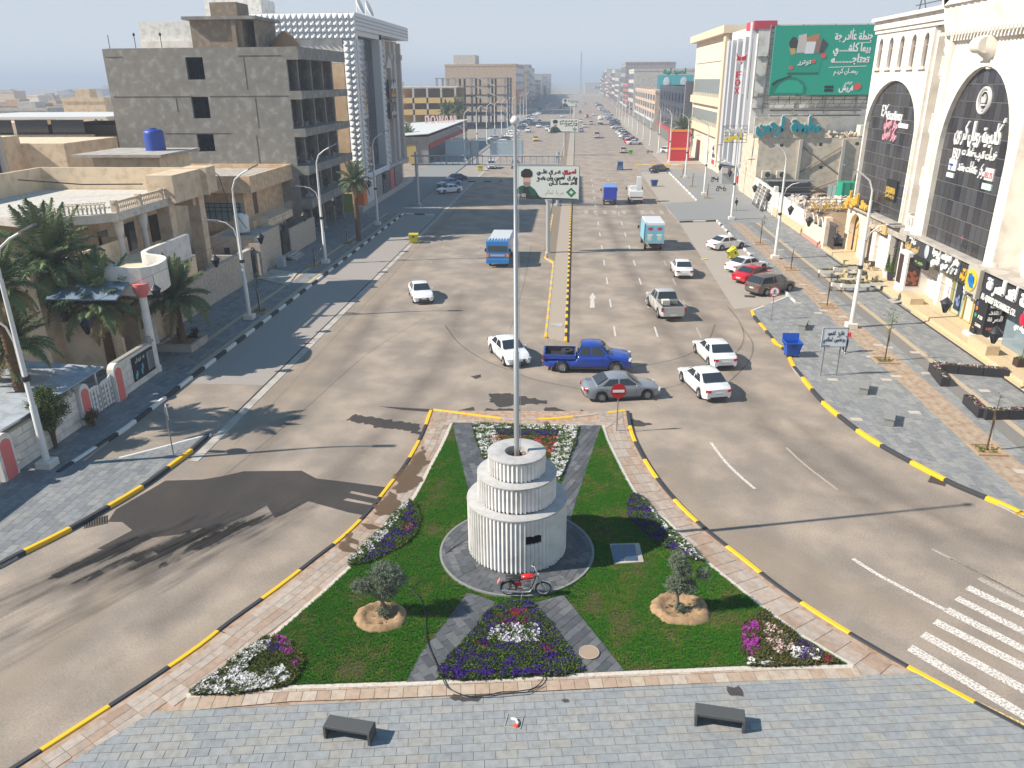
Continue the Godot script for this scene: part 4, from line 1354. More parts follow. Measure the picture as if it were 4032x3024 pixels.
func lay_slabs(parent: Node,poly: PackedVector2Array,base: float,thick: float,sx: float,sz: float,yaw: float,tones: Array,gap: float,holes: Array) -> void:
	var cells := pave_cells(poly,sx,sz,yaw,gap,holes,0.5)
	cells.sort_custom(func(a,b): return a[1].y > b[1].y)
	var seen_first := []
	var rest := mb()
	rest.use_c = true
	for i in cells.size():
		var q: PackedVector2Array = cells[i][0]
		if q.size() < 3: continue
		var mid: Vector2 = cells[i][1]
		var hidden := mid.y > -13.8
		var tone: Color = tones[rng.randi() % tones.size()]
		var k := (0.97+0.03*(i % 3))
		if i < 297 and not hidden:
			var m: MB = mb()
			m.use_c = true
			m.tint = tone*k
			m.tint.a = 1.0
			var y := base+thick+rr(-0.003,0.003)
			if cells[i][2]:
				var key := "slab %.2f %.2f %.2f %s" % [sx,sz,thick,m.tint.to_html()]
				if not shared.has(key):
					m.slab(v3(0,-thick/2,0),v3(sx - gap,thick,sz - gap),0.0,0.006)
					shared[key] = m.mesh()
				var o := part("slab",shared[key],slab_mat,parent)
				o.position = v3(mid.x,y,mid.y)
				o.rotation = v3(rr(-0.004,0.004),-yaw,rr(-0.004,0.004))
			else:
				m.prism(q,base,y)
				part("slab",m,slab_mat,parent)
		else:
			rest.tint = tone*k
			rest.tint.a = 1.0
			rest.prism(q,base,base+thick)
	if rest.v.size():
		stuff("paving_slab",rest,slab_mat,parent)
func bench(at: Vector3,turn: float,_x: float,label: String) -> void:
	if label == "": label = "right granite bench on the front plaza near the crossing"
	var o := thing("stone_bench",label,"bench",at,turn,"stone benches on the front plaza")
	var stone := rough_mat("granite",srgb(150,152,152,0.6),tex["grain"],0.5,0.7,null,0.3,tex["stone"])
	var m := mb()
	m.slab(v3(0,0.40,0),v3(1.42,0.09,0.46),0,0.012)
	part("seat",m,stone,o)
	for s in [-1,1]:
		var l := mb()
		l.slab(v3(s*0.68,0.21,0),v3(0.07,0.43,0.50),0,0.01)
		part("leg",l,stone,o)
	var b := mb()
	b.box(v3(0,0.18,-0.2),v3(1.28,0.33,0.05))
	part("back_panel",b,stone,o)
func olive(at: Vector3,tufts: Array,label: String,seed_: int) -> void:
	rng.seed = seed_
	var o := thing("olive_tree",label,"olive tree",at,0.0,"olive trees on the island")
	var m := mb()
	m.tube([v3(0,-0.05,0),v3(0.03,0.3,0.0),v3(0.0,0.7,0.02),v3(0.06,1.0,0.0),v3(0.1,1.45,0.02)],[0.11,0.075,0.06,0.05,0.03],9)
	for t in tufts:
		if t[0].y > 0.5:
			var p: Vector3 = t[0]
			m.tube([v3(0.02,0.55,0),v3(p.x*0.5,lerpf(0.6,p.y,0.5),p.z),p+v3(0,0.1,0)],[0.04,0.028,0.012],6)
	part("trunk",m,rough_mat("olive_bark",srgb(186,172,152,0.6),tex["soil"],0.4,1.0),o)
	var at_l := []
	for t in tufts:
		var k := int(3400*t[1]*t[1]*2.0)
		for i in k:
			var d := v3(rng.randfn(),rng.randfn(),rng.randfn()).normalized()
			var r := pow(rf(),0.45)
			var lump := 1.0+0.22*sin(d.x*7+seed_)*cos(d.z*6+d.y*5)
			var p: Vector3 = t[0]+v3(d.x*t[1],d.y*t[2],d.z*t[1])*r*lump
			var b := Basis(v3(rng.randfn(),rng.randfn(),rng.randfn()).normalized(),rf()*TAU)
			at_l.append(Transform3D(b.scaled(Vector3.ONE*rr(0.7,1.3)),p))
	if not shared.has("olive_leaf"):
		var l := mb()
		for i in 3:
			var d := v3(cos(i*2.1),0.5,sin(i*2.1)).normalized()
			var s := d.cross(Vector3.UP).normalized()*0.012
			l.tri(d*0.005 - s*0.3,d*0.03+s,d*0.075)
			l.tri(d*0.005 - s*0.3,d*0.075,d*0.03 - s)
		shared["olive_leaf"] = l.mesh()
	var c := varied(at_l.size(),0.35,0.06)
	many("leaves",shared["olive_leaf"],foliage_mat("olive_leaf",Color(0.15,0.18,0.125).linear_to_srgb(),0.25),at_l,c,o)
func monument() -> void:
	var o := thing("monument_pedestal","white three tiered round pedestal with ribbed sides in the island centre","pedestal",MON+v3(0,0.2,0))
	var body := rough_mat("ribbed",srgb(250,248,244,0.82),tex["stone"],5.0,0.75)
	var top := rough_mat("tier_top",srgb(216,214,212,0.7),tex["stone"],3.0,0.75)
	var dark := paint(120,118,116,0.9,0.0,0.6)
	var tiers := [[1.99,0.05,2.33,74],[1.56,2.45,3.45,58],[1.13,3.55,4.30,42]]
	for i in 3:
		var t: Array = tiers[i]
		var c := mb()
		var r: float = t[0] - 0.075
		if i == 0:
			var rows := []
			c.lathe(Vector3.ZERO,[[r,t[1]],[r,1.27]],74)
			c.lathe(Vector3.ZERO,[[r,1.64],[r,t[2]]],74)
			var rows2 := []
			for y in [1.27,1.64]:
				var q := PackedVector3Array()
				for j in 72:
					var a := deg_to_rad(303.0)+deg_to_rad(341.0)*j/71.0
					q.append(v3(cos(a)*r,y,-sin(a)*r))
				rows2.append(q)
			c.grid(rows2)
		else:
			c.lathe(Vector3.ZERO,[[r,t[1]],[r,t[2]]],64)
		part("drum",c,body,o)
		var cap := mb()
		var h: float = t[2]
		if i < 2:
			cap.lathe(Vector3.ZERO,[[0.05,h],[t[0]+0.01,h],[t[0]+0.01,h+0.05],[t[0] - 0.01,h+0.06],[0.05,h+0.06]],72)
		else:
			cap.lathe(Vector3.ZERO,[[0.46,h - 0.3],[0.46,h],[t[0]+0.01,h],[t[0]+0.01,h+0.05],[t[0] - 0.01,h+0.06],[0.5,h+0.06],[0.47,h+0.05],[0.46,h - 0.3]],72)
		part("tier_top",cap,top,o)
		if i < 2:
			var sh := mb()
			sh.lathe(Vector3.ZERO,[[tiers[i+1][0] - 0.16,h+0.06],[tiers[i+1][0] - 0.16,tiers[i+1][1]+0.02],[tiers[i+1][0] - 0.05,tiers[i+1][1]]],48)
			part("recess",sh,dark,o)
		var n: int = t[3]
		var rib := mb()
		var hh: float = t[2] - t[1] - 0.02
		var wr: float = TAU*t[0]/n
		rib.prism(pts([-wr*0.42,-0.10,wr*0.30,-0.10,wr*0.26,-0.012,wr*0.12,0.0,-wr*0.42,-0.055]),0.0,hh)
		var rm := rib.mesh()
		for k in n:
			var a := TAU*k/n
			var deg := rad_to_deg(a)
			var p := v3(cos(a)*t[0],t[1]+rr(-0.03,0.015),-sin(a)*t[0])
			if i == 0 and deg > 283.0 and deg < 304.0:
				for s in [[t[1],1.28 - t[1]+rf()*0.02],[1.62+rf()*0.16,0.0]]:
					var piece := mb()
					var y1: float = s[1] if s[1] > 0.0 else t[2] - s[0]
					piece.prism(pts([-wr*0.42,-0.10,wr*0.30,-0.10,wr*0.26,-0.012,wr*0.12,0.0,-wr*0.42,-0.055]),0.0,y1)
					var pr := part("rib",piece,body,o)
					pr.position = v3(p.x,s[0],p.z)
					pr.rotation.y = a+PI/2
				continue
			var q := part("rib",rm,body,o)
			q.position = p
			q.rotation.y = a+PI/2
	var plinth := mb()
	plinth.lathe(Vector3.ZERO,[[1.93,0.0],[1.93,0.08],[1.5,0.08]],64)
	part("plinth",plinth,dark,o)
	var pit := mb()
	pit.lathe(Vector3.ZERO,[[0.0,4.02],[0.47,4.02]],24)
	part("pit_floor",pit,paint(110,92,80,0.95,0.0,0.6),o)
	var inner := mb()
	inner.lathe(Vector3.ZERO,[[1.2,0.1],[1.2,2.3]],32)
	part("core",inner,dark,o)
	var rub := mb()
	for i in 26:
		var a := rf()*TAU
		rub.boxb(v3(cos(a)*0.4,4.08+rf()*0.06,sin(a)*0.4),v3(rr(0.04,0.14),0.08,rr(0.04,0.12)),Basis(v3(rf(),rf(),rf()).normalized(),rf()*3))
	stuff("rubble",rub,pale_concrete,o)
	var f := thing("flagpole","tall grey steel flagpole standing on the round pedestal","flagpole",MON+v3(0,4.22,0))
	var p := mb()
	p.lathe(Vector3.ZERO,[[0.0,0.0],[0.105,0.0],[0.105,4.4],[0.085,4.42],[0.085,8.6],[0.068,8.62],[0.062,12.4],[0.0,12.4]],16)
	part("pole",p,paint(186,190,192,0.4,0.6),f)
	var finial := mb()
	finial.lathe(v3(0,12.4,0),[[0.06,0.0],[0.15,0.04],[0.16,0.14],[0.1,0.24],[0.0,0.28]],14)
	part("finial",finial,white_metal,f)
	var rust := paint(186,110,62,0.85)
	var bp := mb()
	bp.slab(v3(0,0.02,0),v3(0.62,0.05,0.62),0.15,0.005)
	part("base_plate",bp,rust,f)
	var bl := mb()
	for i in 8:
		var a := TAU*i/8+0.15
		bl.lathe(v3(cos(a)*0.26,0.04,sin(a)*0.26),[[0.022,0],[0.022,0.06],[0,0.06]],6)
	stuff("bolt",bl,paint(120,70,44,0.8),f)
	for i in 4:
		var g := mb()
		var a := TAU*i/4+0.15
		g.plate(pts([0.1,0.0,0.27,0.0,0.1,0.34]),Transform3D(Basis(Vector3.UP,a),v3(0,0.04,0))*mv(v3(0,0,-0.012)),0.024)
		part("gusset",g,paint(110,62,44,0.85),f)
	var cord := mb()
	cord.rod(v3(0.16,0.4,0.05),v3(0.1,12.3,0.03),0.008,4)
	part("halyard",cord,paint(220,220,220),f)
func motorcycle(at: Vector3,turn: float) -> void:
	var o := thing("motorcycle","old motorcycle with a red fuel tank parked in front of the pedestal","motorcycle",at,turn)
	var lean := Basis(Vector3.RIGHT,-0.12)
	var chrome := paint(200,200,202,0.3,0.7)
	for s in [[-0.62,"rear_wheel"],[0.66,"front_wheel"]]:
		var w := mb()
		var face := Basis(Vector3.RIGHT,PI/2)
		w.lathe(v3(s[0],0.3,0),[[0.25,-0.035],[0.285,-0.04],[0.31,0.0],[0.285,0.04],[0.25,0.035],[0.245,0.0],[0.25,-0.035]],28,face)
		var wn := part(s[1],w,paint(46,46,48,0.85),o)
		var r := mb()
		r.lathe(v3(s[0],0.3,0),[[0.225,-0.02],[0.25,-0.03],[0.25,0.03],[0.225,0.02],[0.225,-0.02]],28,face)
		r.lathe(v3(s[0],0.3,0),[[0.0,-0.05],[0.06,-0.05],[0.06,0.05],[0.0,0.05]],12,face)
		for i in 14:
			var a := TAU*i/14
			r.rod(v3(s[0],0.3,0.03*(1 if i % 2 else -1)),v3(s[0]+cos(a)*0.23,0.3+sin(a)*0.23,0),0.004,4)
		part("rim",r,chrome,wn)
		var fd := mb()
		var rows := []
		for i in 11:
			var a := lerpf(0.35,2.5,i/10.0) if s[0] > 0 else lerpf(0.3,3.2,i/10.0)
			var q := PackedVector3Array()
			for z in [-0.06,-0.03,0.03,0.06]:
				q.append(v3(s[0]+cos(a)*(0.35 - absf(z)*0.3),0.3+sin(a)*(0.35 - absf(z)*0.3),z))
			rows.append(q)
		fd.grid(rows,false,0.2)
		part("mudguard",fd,paint(206,206,208,0.35,0.4) if s[0] > 0 else paint(70,70,74,0.4),o)
	var fr := mb()
	fr.tube([v3(0.38,0.86,0),v3(0.05,0.72,0),v3(-0.3,0.62,0),v3(-0.62,0.58,0)],0.025,7)
	fr.tube([v3(0.40,0.82,0),v3(0.22,0.3,0),v3(-0.1,0.25,0),v3(-0.32,0.3,0),v3(-0.2,0.62,0)],0.022,7)
	for z in [-0.08,0.08]:
		fr.tube([v3(-0.32,0.3,z),v3(-0.62,0.3,z)],0.018,6)
		fr.tube([v3(-0.62,0.3,z*1.2),v3(-0.5,0.62,z*1.2)],0.02,6)
	part("frame",fr,paint(60,44,44,0.5),o)
	var fk := mb()
	for z in [-0.075,0.075]:
		fk.tube([v3(0.66,0.3,z),v3(0.45,0.82,z),v3(0.41,0.95,z)],0.02,7)
	part("fork",fk,chrome,o)
	var tk := mb()
	var rows2 := []
	for q in [[-0.16,0.04,0.04],[-0.14,0.10,0.07],[0.0,0.125,0.10],[0.18,0.13,0.115],[0.32,0.10,0.09],[0.37,0.03,0.03]]:
		var r := PackedVector3Array()
		for i in 12:
			var a := TAU*i/12
			r.append(v3(q[0],0.80+sin(a)*q[2]+q[0]*0.08,cos(a)*q[1]))
		rows2.append(r)
	tk.grid(rows2,true,0.0)
	part("fuel_tank",tk,gloss(214,30,24),o)
	var st := mb()
	var rows3 := []
	for q in [[-0.72,0.08,0.03],[-0.70,0.12,0.055],[-0.4,0.13,0.06],[-0.2,0.11,0.05],[-0.12,0.06,0.03]]:
		var r := PackedVector3Array()
		for i in 12:
			var a := TAU*i/12
			r.append(v3(q[0],0.78+sin(a)*q[2],cos(a)*q[1]))
		rows3.append(r)
	st.grid(rows3,true,0.0)
	part("seat",st,paint(38,38,40,0.6),o)
	var en := mb()
	en.ball(v3(0.02,0.33,0),v3(0.17,0.1,0.12),10,8)
	for i in 6:
		en.box(v3(0.1+i*0.006,0.43+i*0.028,0),v3(0.15,0.014,0.17))
	en.tube([v3(0.2,0.52,0.06),v3(0.28,0.38,0.1),v3(0.15,0.22,0.13),v3(-0.2,0.22,0.15)],0.022,7)
	part("engine",en,paint(188,188,186,0.35,0.6),o)
	var ex := mb()
	ex.tube([v3(-0.15,0.22,0.15),v3(-0.3,0.24,0.16),v3(-0.88,0.30,0.17)],[0.025,0.042,0.042],9)
	part("exhaust",ex,chrome,o)
	var hb := mb()
	hb.tube([v3(0.22,1.02,-0.36),v3(0.34,1.04,-0.25),v3(0.40,0.96,-0.08),v3(0.40,0.96,0.08),v3(0.34,1.04,0.25),v3(0.22,1.02,0.36)],0.014,6)
	part("handlebar",hb,chrome,o)
	var hl := mb()
	hl.lathe(v3(0.46,0.88,0),[[0.0,-0.08],[0.06,-0.06],[0.085,0.0],[0.085,0.04],[0.0,0.055]],12,Basis(Vector3.BACK,-PI/2))
	part("headlight",hl,chrome,o)
	for z in [-0.3,0.3]:
		var mi := mb()
		mi.rod(v3(0.3,1.03,z*0.8),v3(0.3,1.16,z),0.006,4)
		mi.ball(v3(0.3,1.18,z),v3(0.015,0.05,0.06),8,5)
		part("mirror",mi,black_metal,o)
	var sp := mb()
	sp.box(v3(-0.25,0.55,0.11),v3(0.22,0.16,0.02),0.0)
	part("side_panel",sp,gloss(150,24,30),o)
	var pl := mb()
	pl.boxb(v3(-0.98,0.62,0),v3(0.02,0.2,0.2),Basis(Vector3.BACK,-0.5))
	part("number_plate",pl,paint(236,132,128),o)
	var rk := mb()
	for z in [-0.1,0.1]:
		rk.tube([v3(-0.62,0.82,z),v3(-0.86,0.84,z),v3(-0.92,1.0,z)],0.01,5)
	rk.rod(v3(-0.92,1.0,-0.1),v3(-0.92,1.0,0.1),0.01,5)
	part("luggage_rack",rk,chrome,o)
	var ks := mb()
	ks.rod(v3(-0.1,0.25,0.1),v3(-0.16,0.0,0.26),0.012,5)
	part("kickstand",ks,chrome,o)
func arc_pts(c: float,hw: float,y0: float,spring: float,apex: float,k := 12) -> PackedVector2Array:
	var r := PackedVector2Array([v2(c - hw,y0),v2(c+hw,y0)])
	for i in k+1:
		var a := PI*i/k
		r.append(v2(c+cos(a)*hw,spring+sin(a)*(apex - spring)))
	return r
func arch_wall(m: MB,at: Transform3D,x0: float,x1: float,y0: float,y1: float,c: float,hw: float,sill: float,spring: float,apex: float,depth: float) -> void:
	var l := PackedVector2Array([v2(x0,y0),v2(c - hw,y0),v2(c - hw,spring)])
	var r := PackedVector2Array([v2(x1,y0),v2(c+hw,y0),v2(c+hw,spring)])
	if sill > y0:
		m.plate(PackedVector2Array([v2(c - hw,y0),v2(c+hw,y0),v2(c+hw,sill),v2(c - hw,sill)]),at,depth)
	for i in range(1,11):
		var a := PI/2*i/10
		l.append(v2(c - cos(a)*hw,spring+sin(a)*(apex - spring)))
		r.append(v2(c+cos(a)*hw,spring+sin(a)*(apex - spring)))
	l.append(v2(c,y1)); l.append(v2(x0,y1))
	r.append(v2(c,y1)); r.append(v2(x1,y1))
	m.plate(l,at,depth)
	m.plate(r,at,depth)
func arch_ring(m: MB,at: Transform3D,c: float,hw: float,y0: float,spring: float,apex: float,wide: float,z: float,thick: float) -> void:
	var inner := arc_pts(c,hw,y0,spring,apex,20)
	var outer := arc_pts(c,hw+wide,y0,spring,apex+wide,20)
	inner.append(inner[0]); outer.append(outer[0])
	for i in range(1,inner.size() - 1):
		m.plate(PackedVector2Array([inner[i],outer[i],outer[i+1],inner[i+1]]),at*mv(v3(0,0,z)),thick)
func glaze(parent: Node,at: Transform3D,outline: PackedVector2Array,cols: int,rows: int,x0: float,x1: float,y0: float,y1: float,mats: Array,gap := 0.05) -> void:
	var dx := (x1 - x0)/cols
	var dy := (y1 - y0)/rows
	for j in rows:
		for i in cols:
			var cell := PackedVector2Array([v2(x0+i*dx+gap/2,y0+j*dy+gap),v2(x0+(i+1)*dx - gap/2,y0+j*dy+gap),v2(x0+(i+1)*dx - gap/2,y0+(j+1)*dy),v2(x0+i*dx+gap/2,y0+(j+1)*dy)])
			for q in clip(cell,outline):
				if q.size() < 3: continue
				var m := mb()
				m.plate(q,at,0.03)
				var o := part("pane",m,mats[rng.randi() % mats.size()],parent)
				o.position = at.basis.z*rr(0.0,0.008)
func baluster(m: MB,p: Vector3,h: float) -> void:
	m.lathe(p,[[0.07,0],[0.07,h*0.08],[0.04,h*0.15],[0.085,h*0.4],[0.04,h*0.7],[0.06,h*0.9],[0.06,h]],7)
func board(parent: Node,called: String,at: Transform3D,w: float,h: float,d: float,mat: Material) -> MeshInstance3D:
	var m := mb()
	m.plate(PackedVector2Array([v2(0,0),v2(w,0),v2(w,h),v2(0,h)]),at,d)
	return part(called,m,mat,parent)
func east(z: float,y: float,x: float) -> Transform3D:
	return Transform3D(Basis(v3(0,0,1),v3(0,1,0),v3(-1,0,0)),v3(x,y,z))
func south(x: float,y: float,z: float) -> Transform3D:
	return mv(v3(x,y,z))
func west(z: float,y: float,x: float) -> Transform3D:
	return Transform3D(Basis(v3(0,0,-1),v3(0,1,0),v3(1,0,0)),v3(x,y,z))
func build_right() -> void:
	arched_building()
	shops()
	lot()
	printing_house()
	tan_block()
func arched_building() -> void:
	var o := thing("stone_building","ivory stone building with two tall dark glazed arches on the right","building",Vector3.ZERO)
	var I := east(0,0,30.3)
	var dark := [glass(58,58,62,0.15),glass(70,70,73,0.2),glass(50,50,54,0.12),glass(66,63,62,0.2),glass(78,78,82,0.25)]
	var frame := paint(150,150,148,0.5)
	var w := mb()
	arch_wall(w,I,-87.6,-74.1,5.0,18.55,-80.75,6.2,5.2,13.0,17.7,0.3)
	var ww := 2.7
	for i in 5:
		var z := -87.6+i*ww
		arch_wall(w,I,z,z+ww,18.55,22.0,z+ww/2,0.52,18.85,20.9,21.55,0.3)
	w.span(v3(30.3,0,-74.1),v3(34,22,-73.8))
	w.span(v3(30.3,0,-87.6),v3(60,22,-87.2))
	w.span(v3(33.6,0,-73.8),v3(34,24,-69.8))
	arch_wall(w,east(0,0,29.9),-69.7,-56.6,5.0,20.6,-62.9,5.35,5.2,12.4,18.7,0.3)
	w.span(v3(29.9,0,-69.7),v3(34,20.6,-69.4))
	w.span(v3(29.9,5.0,-56.9),v3(31.6,20.6,-56.6))
	w.span(v3(31.5,5.0,-56.6),v3(31.9,24,-40))
	w.span(v3(30.3,21.9,-87.2),v3(60,22.0,-69))
	w.span(v3(32,23.9,-69.4),v3(60,24,-40))
	part("wall",w,ivory,o)
	var trim := mb()
	for q in [[29.85,22.0,22.35],[29.7,22.35,23.1],[29.35,23.1,23.4]]:
		trim.span(v3(q[0],q[1],-88.0),v3(30.6,q[2],-69.9))
		trim.span(v3(30.6,q[1],-88.0),v3(44,q[2],-87.5))
	arch_ring(trim,I,-80.75,6.2,5.1,13.0,17.7,0.28,0.3,0.12)
	arch_ring(trim,east(0,0,29.9),-62.9,5.35,5.1,12.4,18.7,0.45,0.3,0.16)
	for i in 5:
		var z := -87.6+i*ww+ww/2
		trim.span(v3(29.78,18.62,z - 0.75),v3(30.02,18.85,z+0.75))
	part("moulding",trim,ivory,o)
	for i in 5:
		var z := -87.6+i*ww+ww/2
		var win := mb()
		win.plate(arc_pts(z,0.52,18.85,20.9,21.55,10),east(0,0,30.28),0.04)
		var wn := part("window",win,glass(96,84,80,0.15),o)
		var fr := mb()
		fr.plate(PackedVector2Array([v2(z - 0.03,18.85),v2(z+0.03,18.85),v2(z+0.03,21.5),v2(z - 0.03,21.5)]),east(0,0,30.235),0.04)
		fr.plate(PackedVector2Array([v2(z - 0.5,20.55),v2(z+0.5,20.55),v2(z+0.5,20.63),v2(z - 0.5,20.63)]),east(0,0,30.236),0.05)
		part("frame",fr,paint(190,160,150,0.5),wn)
	for q in [[-80.75,6.2,13.0,17.7,30.30,13,11],[-62.9,5.35,12.4,18.7,29.9,12,11]]:
		var out := arc_pts(q[0],q[1],5.2,q[2],q[3],24)
		var back := mb()
		back.plate(out,east(0,0,q[4]+0.02),0.05)
		var g := part("arch_glazing",back,frame,o)
		glaze(g,east(0,0,q[4] - 0.035),out,q[5],q[6],q[0] - q[1],q[0]+q[1],5.2,q[3],dark)
	var fr2 := mb()
	fr2.lathe(v3(29.65,5.0,-69.4),[[0.62,0],[0.62,0.5],[0.5,0.8],[0.44,14.6],[0.6,15.0],[0.52,15.3],[0.75,16.0],[0.75,16.2],[0.0,16.2]],18)
	part("column",fr2,ivory,o)
	var p2 := mb()
	p2.lathe(v3(29.75,5.0,-57.0),[[0.5,0],[0.5,0.5],[0.40,0.8],[0.36,15.6],[0,15.6]],18)
	part("column",p2,ivory,o)
	var fz := mb()
	fz.span(v3(29.3,20.6,-70.2),v3(33,21.3,-40))
	fz.span(v3(28.7,23.2,-70.5),v3(33,23.7,-40))
	fz.boxb(v3(31.0,25.1,-66.6),v3(4.6,0.7,7.8),Basis(Vector3.RIGHT,-0.42))
	fz.boxb(v3(31.0,26.2,-58.5),v3(4.6,0.7,10.0),Basis(Vector3.RIGHT,0.2))
	var rows := []
	for i in 121:
		var z := -70.3+i*0.25
		var k := 0.09*absf(sin(i*PI/4.0))
		rows.append(PackedVector3Array([v3(29.25+k,21.3,z),v3(29.0+k,22.2,z),v3(28.85+k,23.2,z)]))
	fz.grid(rows)
	fz.plate(PackedVector2Array([v2(-70.3,23.7),v2(-55,23.7),v2(-62,27.3)]),east(0,0,31.2),0.3)
	part("frieze",fz,ivory,o)
	var de := mb()
	for i in 60:
		de.box(v3(29.0,21.12,-70.0+i*0.5),v3(0.5,0.26,0.26))
	stuff("dentil",de,ivory,o)
	var sc := mb()
	var prof := []
	for q in [[20.7,28.7],[20.2,28.6],[19.6,28.75],[19.2,29.2],[18.9,29.45],[18.5,29.55]]:
		var r := PackedVector3Array()
		for k in [[-0.75,29.9],[-0.7,q[1]+0.2],[-0.35,q[1]],[0.35,q[1]],[0.7,q[1]+0.2],[0.75,29.9]]:
			r.append(v3(k[1],q[0],-62.9+k[0]*(1.0 if q[0] > 19.3 else 0.55)))
		prof.append(r)
	sc.grid(prof,false,0.1)
	sc.lathe(v3(28.85,20.1,-63.6),[[0.0,0.0],[0.55,0.0],[0.55,1.4],[0.0,1.4]],16,Basis(Vector3.RIGHT,PI/2))
	part("scroll",sc,ivory,o)
	for q in [[18.1,-71.8,31.3,1.7],[13.6,-71.8,31.3,1.7],[9.2,-71.8,31.3,1.7],[5.1,-71.8,31.0,1.9],[5.1,-53.2,31.6,2.0]]:
		var b := mb()
		var h := 1.0
		for s in [[0.3,0.0,0.75],[0.75,0.25,1.0],[1.05,0.5,1.06]]:
			b.lathe(v3(q[2]+0.6,q[0] - 0.8+s[0]*0.75,q[1]),[[0.0,0.0],[q[3]*s[2],0.0],[q[3]*s[2],0.5],[0.0,0.5]],24)
		b.lathe(v3(q[2]+0.6,q[0]+1.35,q[1]),[[q[3]*0.94,0.0],[q[3]*1.04,0.0],[q[3]*1.04,0.14],[q[3]*0.94,0.14],[q[3]*0.94,0.0]],24)
		var bn := part("balcony",b,ivory,o)
		var bl := mb()
		for i in 13:
			var a := PI*0.5+PI*(i+0.5)/13
			baluster(bl,v3(q[2]+0.6+cos(a)*q[3],q[0]+0.38,q[1]+sin(a)*q[3]),h)
		stuff("baluster",bl,ivory,bn)
	var white := paint(246,246,244,0.5)
	var A := east(0,0,29.86)
	write_ar(o,"أكاديمية رويال كراون",A*mv(v3(-59.2,13.6,0)),7.2,0.85,0.2,0.14,white)
	write_ar(o,"خدمات تدريب-شهادات",A*mv(v3(-59.5,12.45,0)),5.2,0.52,0.11,0.1,white)
	write_lat(o,"ISO",A*mv(v3(-65.6,12.35,0)),1.2,0.75,0.1,white,true)
	write_ar(o,"مركز امتحانات معتمد",A*mv(v3(-60.6,11.3,0)),4.3,0.5,0.11,0.1,white)
	var s1 := board(o,"sign_board",A*mv(v3(-60.5,11.0,0)),1.2,0.85,0.12,paint(236,226,224))
	write_lat(s1,"IELTS",A*mv(v3(-59.9,11.35,0.13)),1.05,0.38,0.01,paint(214,40,46))
	var s2 := board(o,"sign_board",A*mv(v3(-66.4,11.1,0)),1.25,0.85,0.12,paint(232,234,240))
	var cr := mb()
	cr.plate(pts([-66.3,11.45,-66.0,11.45,-66.0,11.15,-65.85,11.15,-65.85,11.45,-65.6,11.45,-65.6,11.6,-66.3,11.6]),A*mv(v3(0,0,0.12)),0.01)
	part("cross",cr,paint(40,60,140),s2)
	board(o,"sign_board",A*mv(v3(-60.6,10.35,0)),1.35,0.42,0.12,paint(206,228,218))
	board(o,"sign_board",A*mv(v3(-66.5,10.55,0)),1.2,0.36,0.12,paint(226,226,232))
	var em := mb()
	em.lathe(v3(29.9,16.35,-62.85),[[0.78,0.0],[0.98,0.0],[0.98,0.18],[0.9,0.24],[0.78,0.18],[0.78,0.0]],36,Basis(Vector3.BACK,PI/2))
	em.lathe(v3(29.9,16.35,-62.85),[[0.62,0.0],[0.7,0.0],[0.7,0.16],[0.62,0.16],[0.62,0.0]],32,Basis(Vector3.BACK,PI/2))
	em.plate(pts([-0.32,-0.35,0.32,-0.35,0.28,-0.22,-0.28,-0.22]),A*mv(v3(-62.85,16.35,0)),0.15)
	em.plate(pts([-0.3,-0.15,0.3,-0.15,0.42,0.28,0.2,0.05,0.0,0.45,-0.2,0.05,-0.42,0.28]),A*mv(v3(-62.85,16.35,0)),0.15)
	part("emblem",em,paint(214,212,210,0.5),o)
	var B := east(0,0,30.24)
	write_lat(o,"Excellency",B*mv(v3(-80.2,14.55,0)),3.6,0.75,0.1,white)
	var xs := mb()
	pen(xs,[[v2(0,0),v2(0.9,1.1)],[v2(0.1,1.0),v2(0.9,0.0)],[v2(-0.1,1.0),v2(-0.5,1.0),v2(-0.55,0.1),v2(-0.1,0.1)],[v2(-0.5,0.55),v2(-0.15,0.55)]],B*mv(v3(-83.1,14.4,0)),1.0,0.14,0.1)
	part("lettering",xs,white,o)
	for y in [13.6,12.6]:
		write_ar(o,"مركز التجميل",B*mv(v3(-79.2,y,0)),3.4,0.48,0.2,0.08,paint(226,158,172,0.5))
	board(o,"sign_board",B*mv(v3(-79.0,13.6,0)),2.2,0.4,0.08,paint(236,234,234))
	var tab := board(o,"sign_board",B*mv(v3(-79.4,7.0,0)),2.6,1.9,0.14,paint(36,36,40,0.5))
	write_lat(tab,"JUDANYA",B*mv(v3(-78.1,7.95,0.15)),2.3,0.55,0.03,paint(236,196,90,0.4))
	write_ar(tab,"مركز جودانيا للتجميل",B*mv(v3(-77.0,7.35,0.15)),2.2,0.22,0.05,0.02,paint(236,196,90,0.4))
	board(o,"pink_notice",east(0,0,29.87)*mv(v3(-62.4,6.0,0)),0.6,0.7,0.03,paint(206,120,130))
	var lat := thing("roof_sign_frame","rusted steel lattice sign frame on the roof of the ivory building","sign frame",Vector3.ZERO)
	var lm := mb()
	for y in [23.6,24.5,25.4,26.3]:
		lm.rod(v3(33,y,-87),v3(33,y,-68),0.05,5)
	for z in [-86.5,-79.5,-77.5,-72.0,-69.5]:
		lm.rod(v3(33,22.0,z),v3(33.2,26.8,z+0.6),0.06,5)
		lm.rod(v3(34.4,22.0,z),v3(33.1,26.6,z),0.05,5)
	part("bars",lm,paint(110,104,104,0.7,0.3),lat)
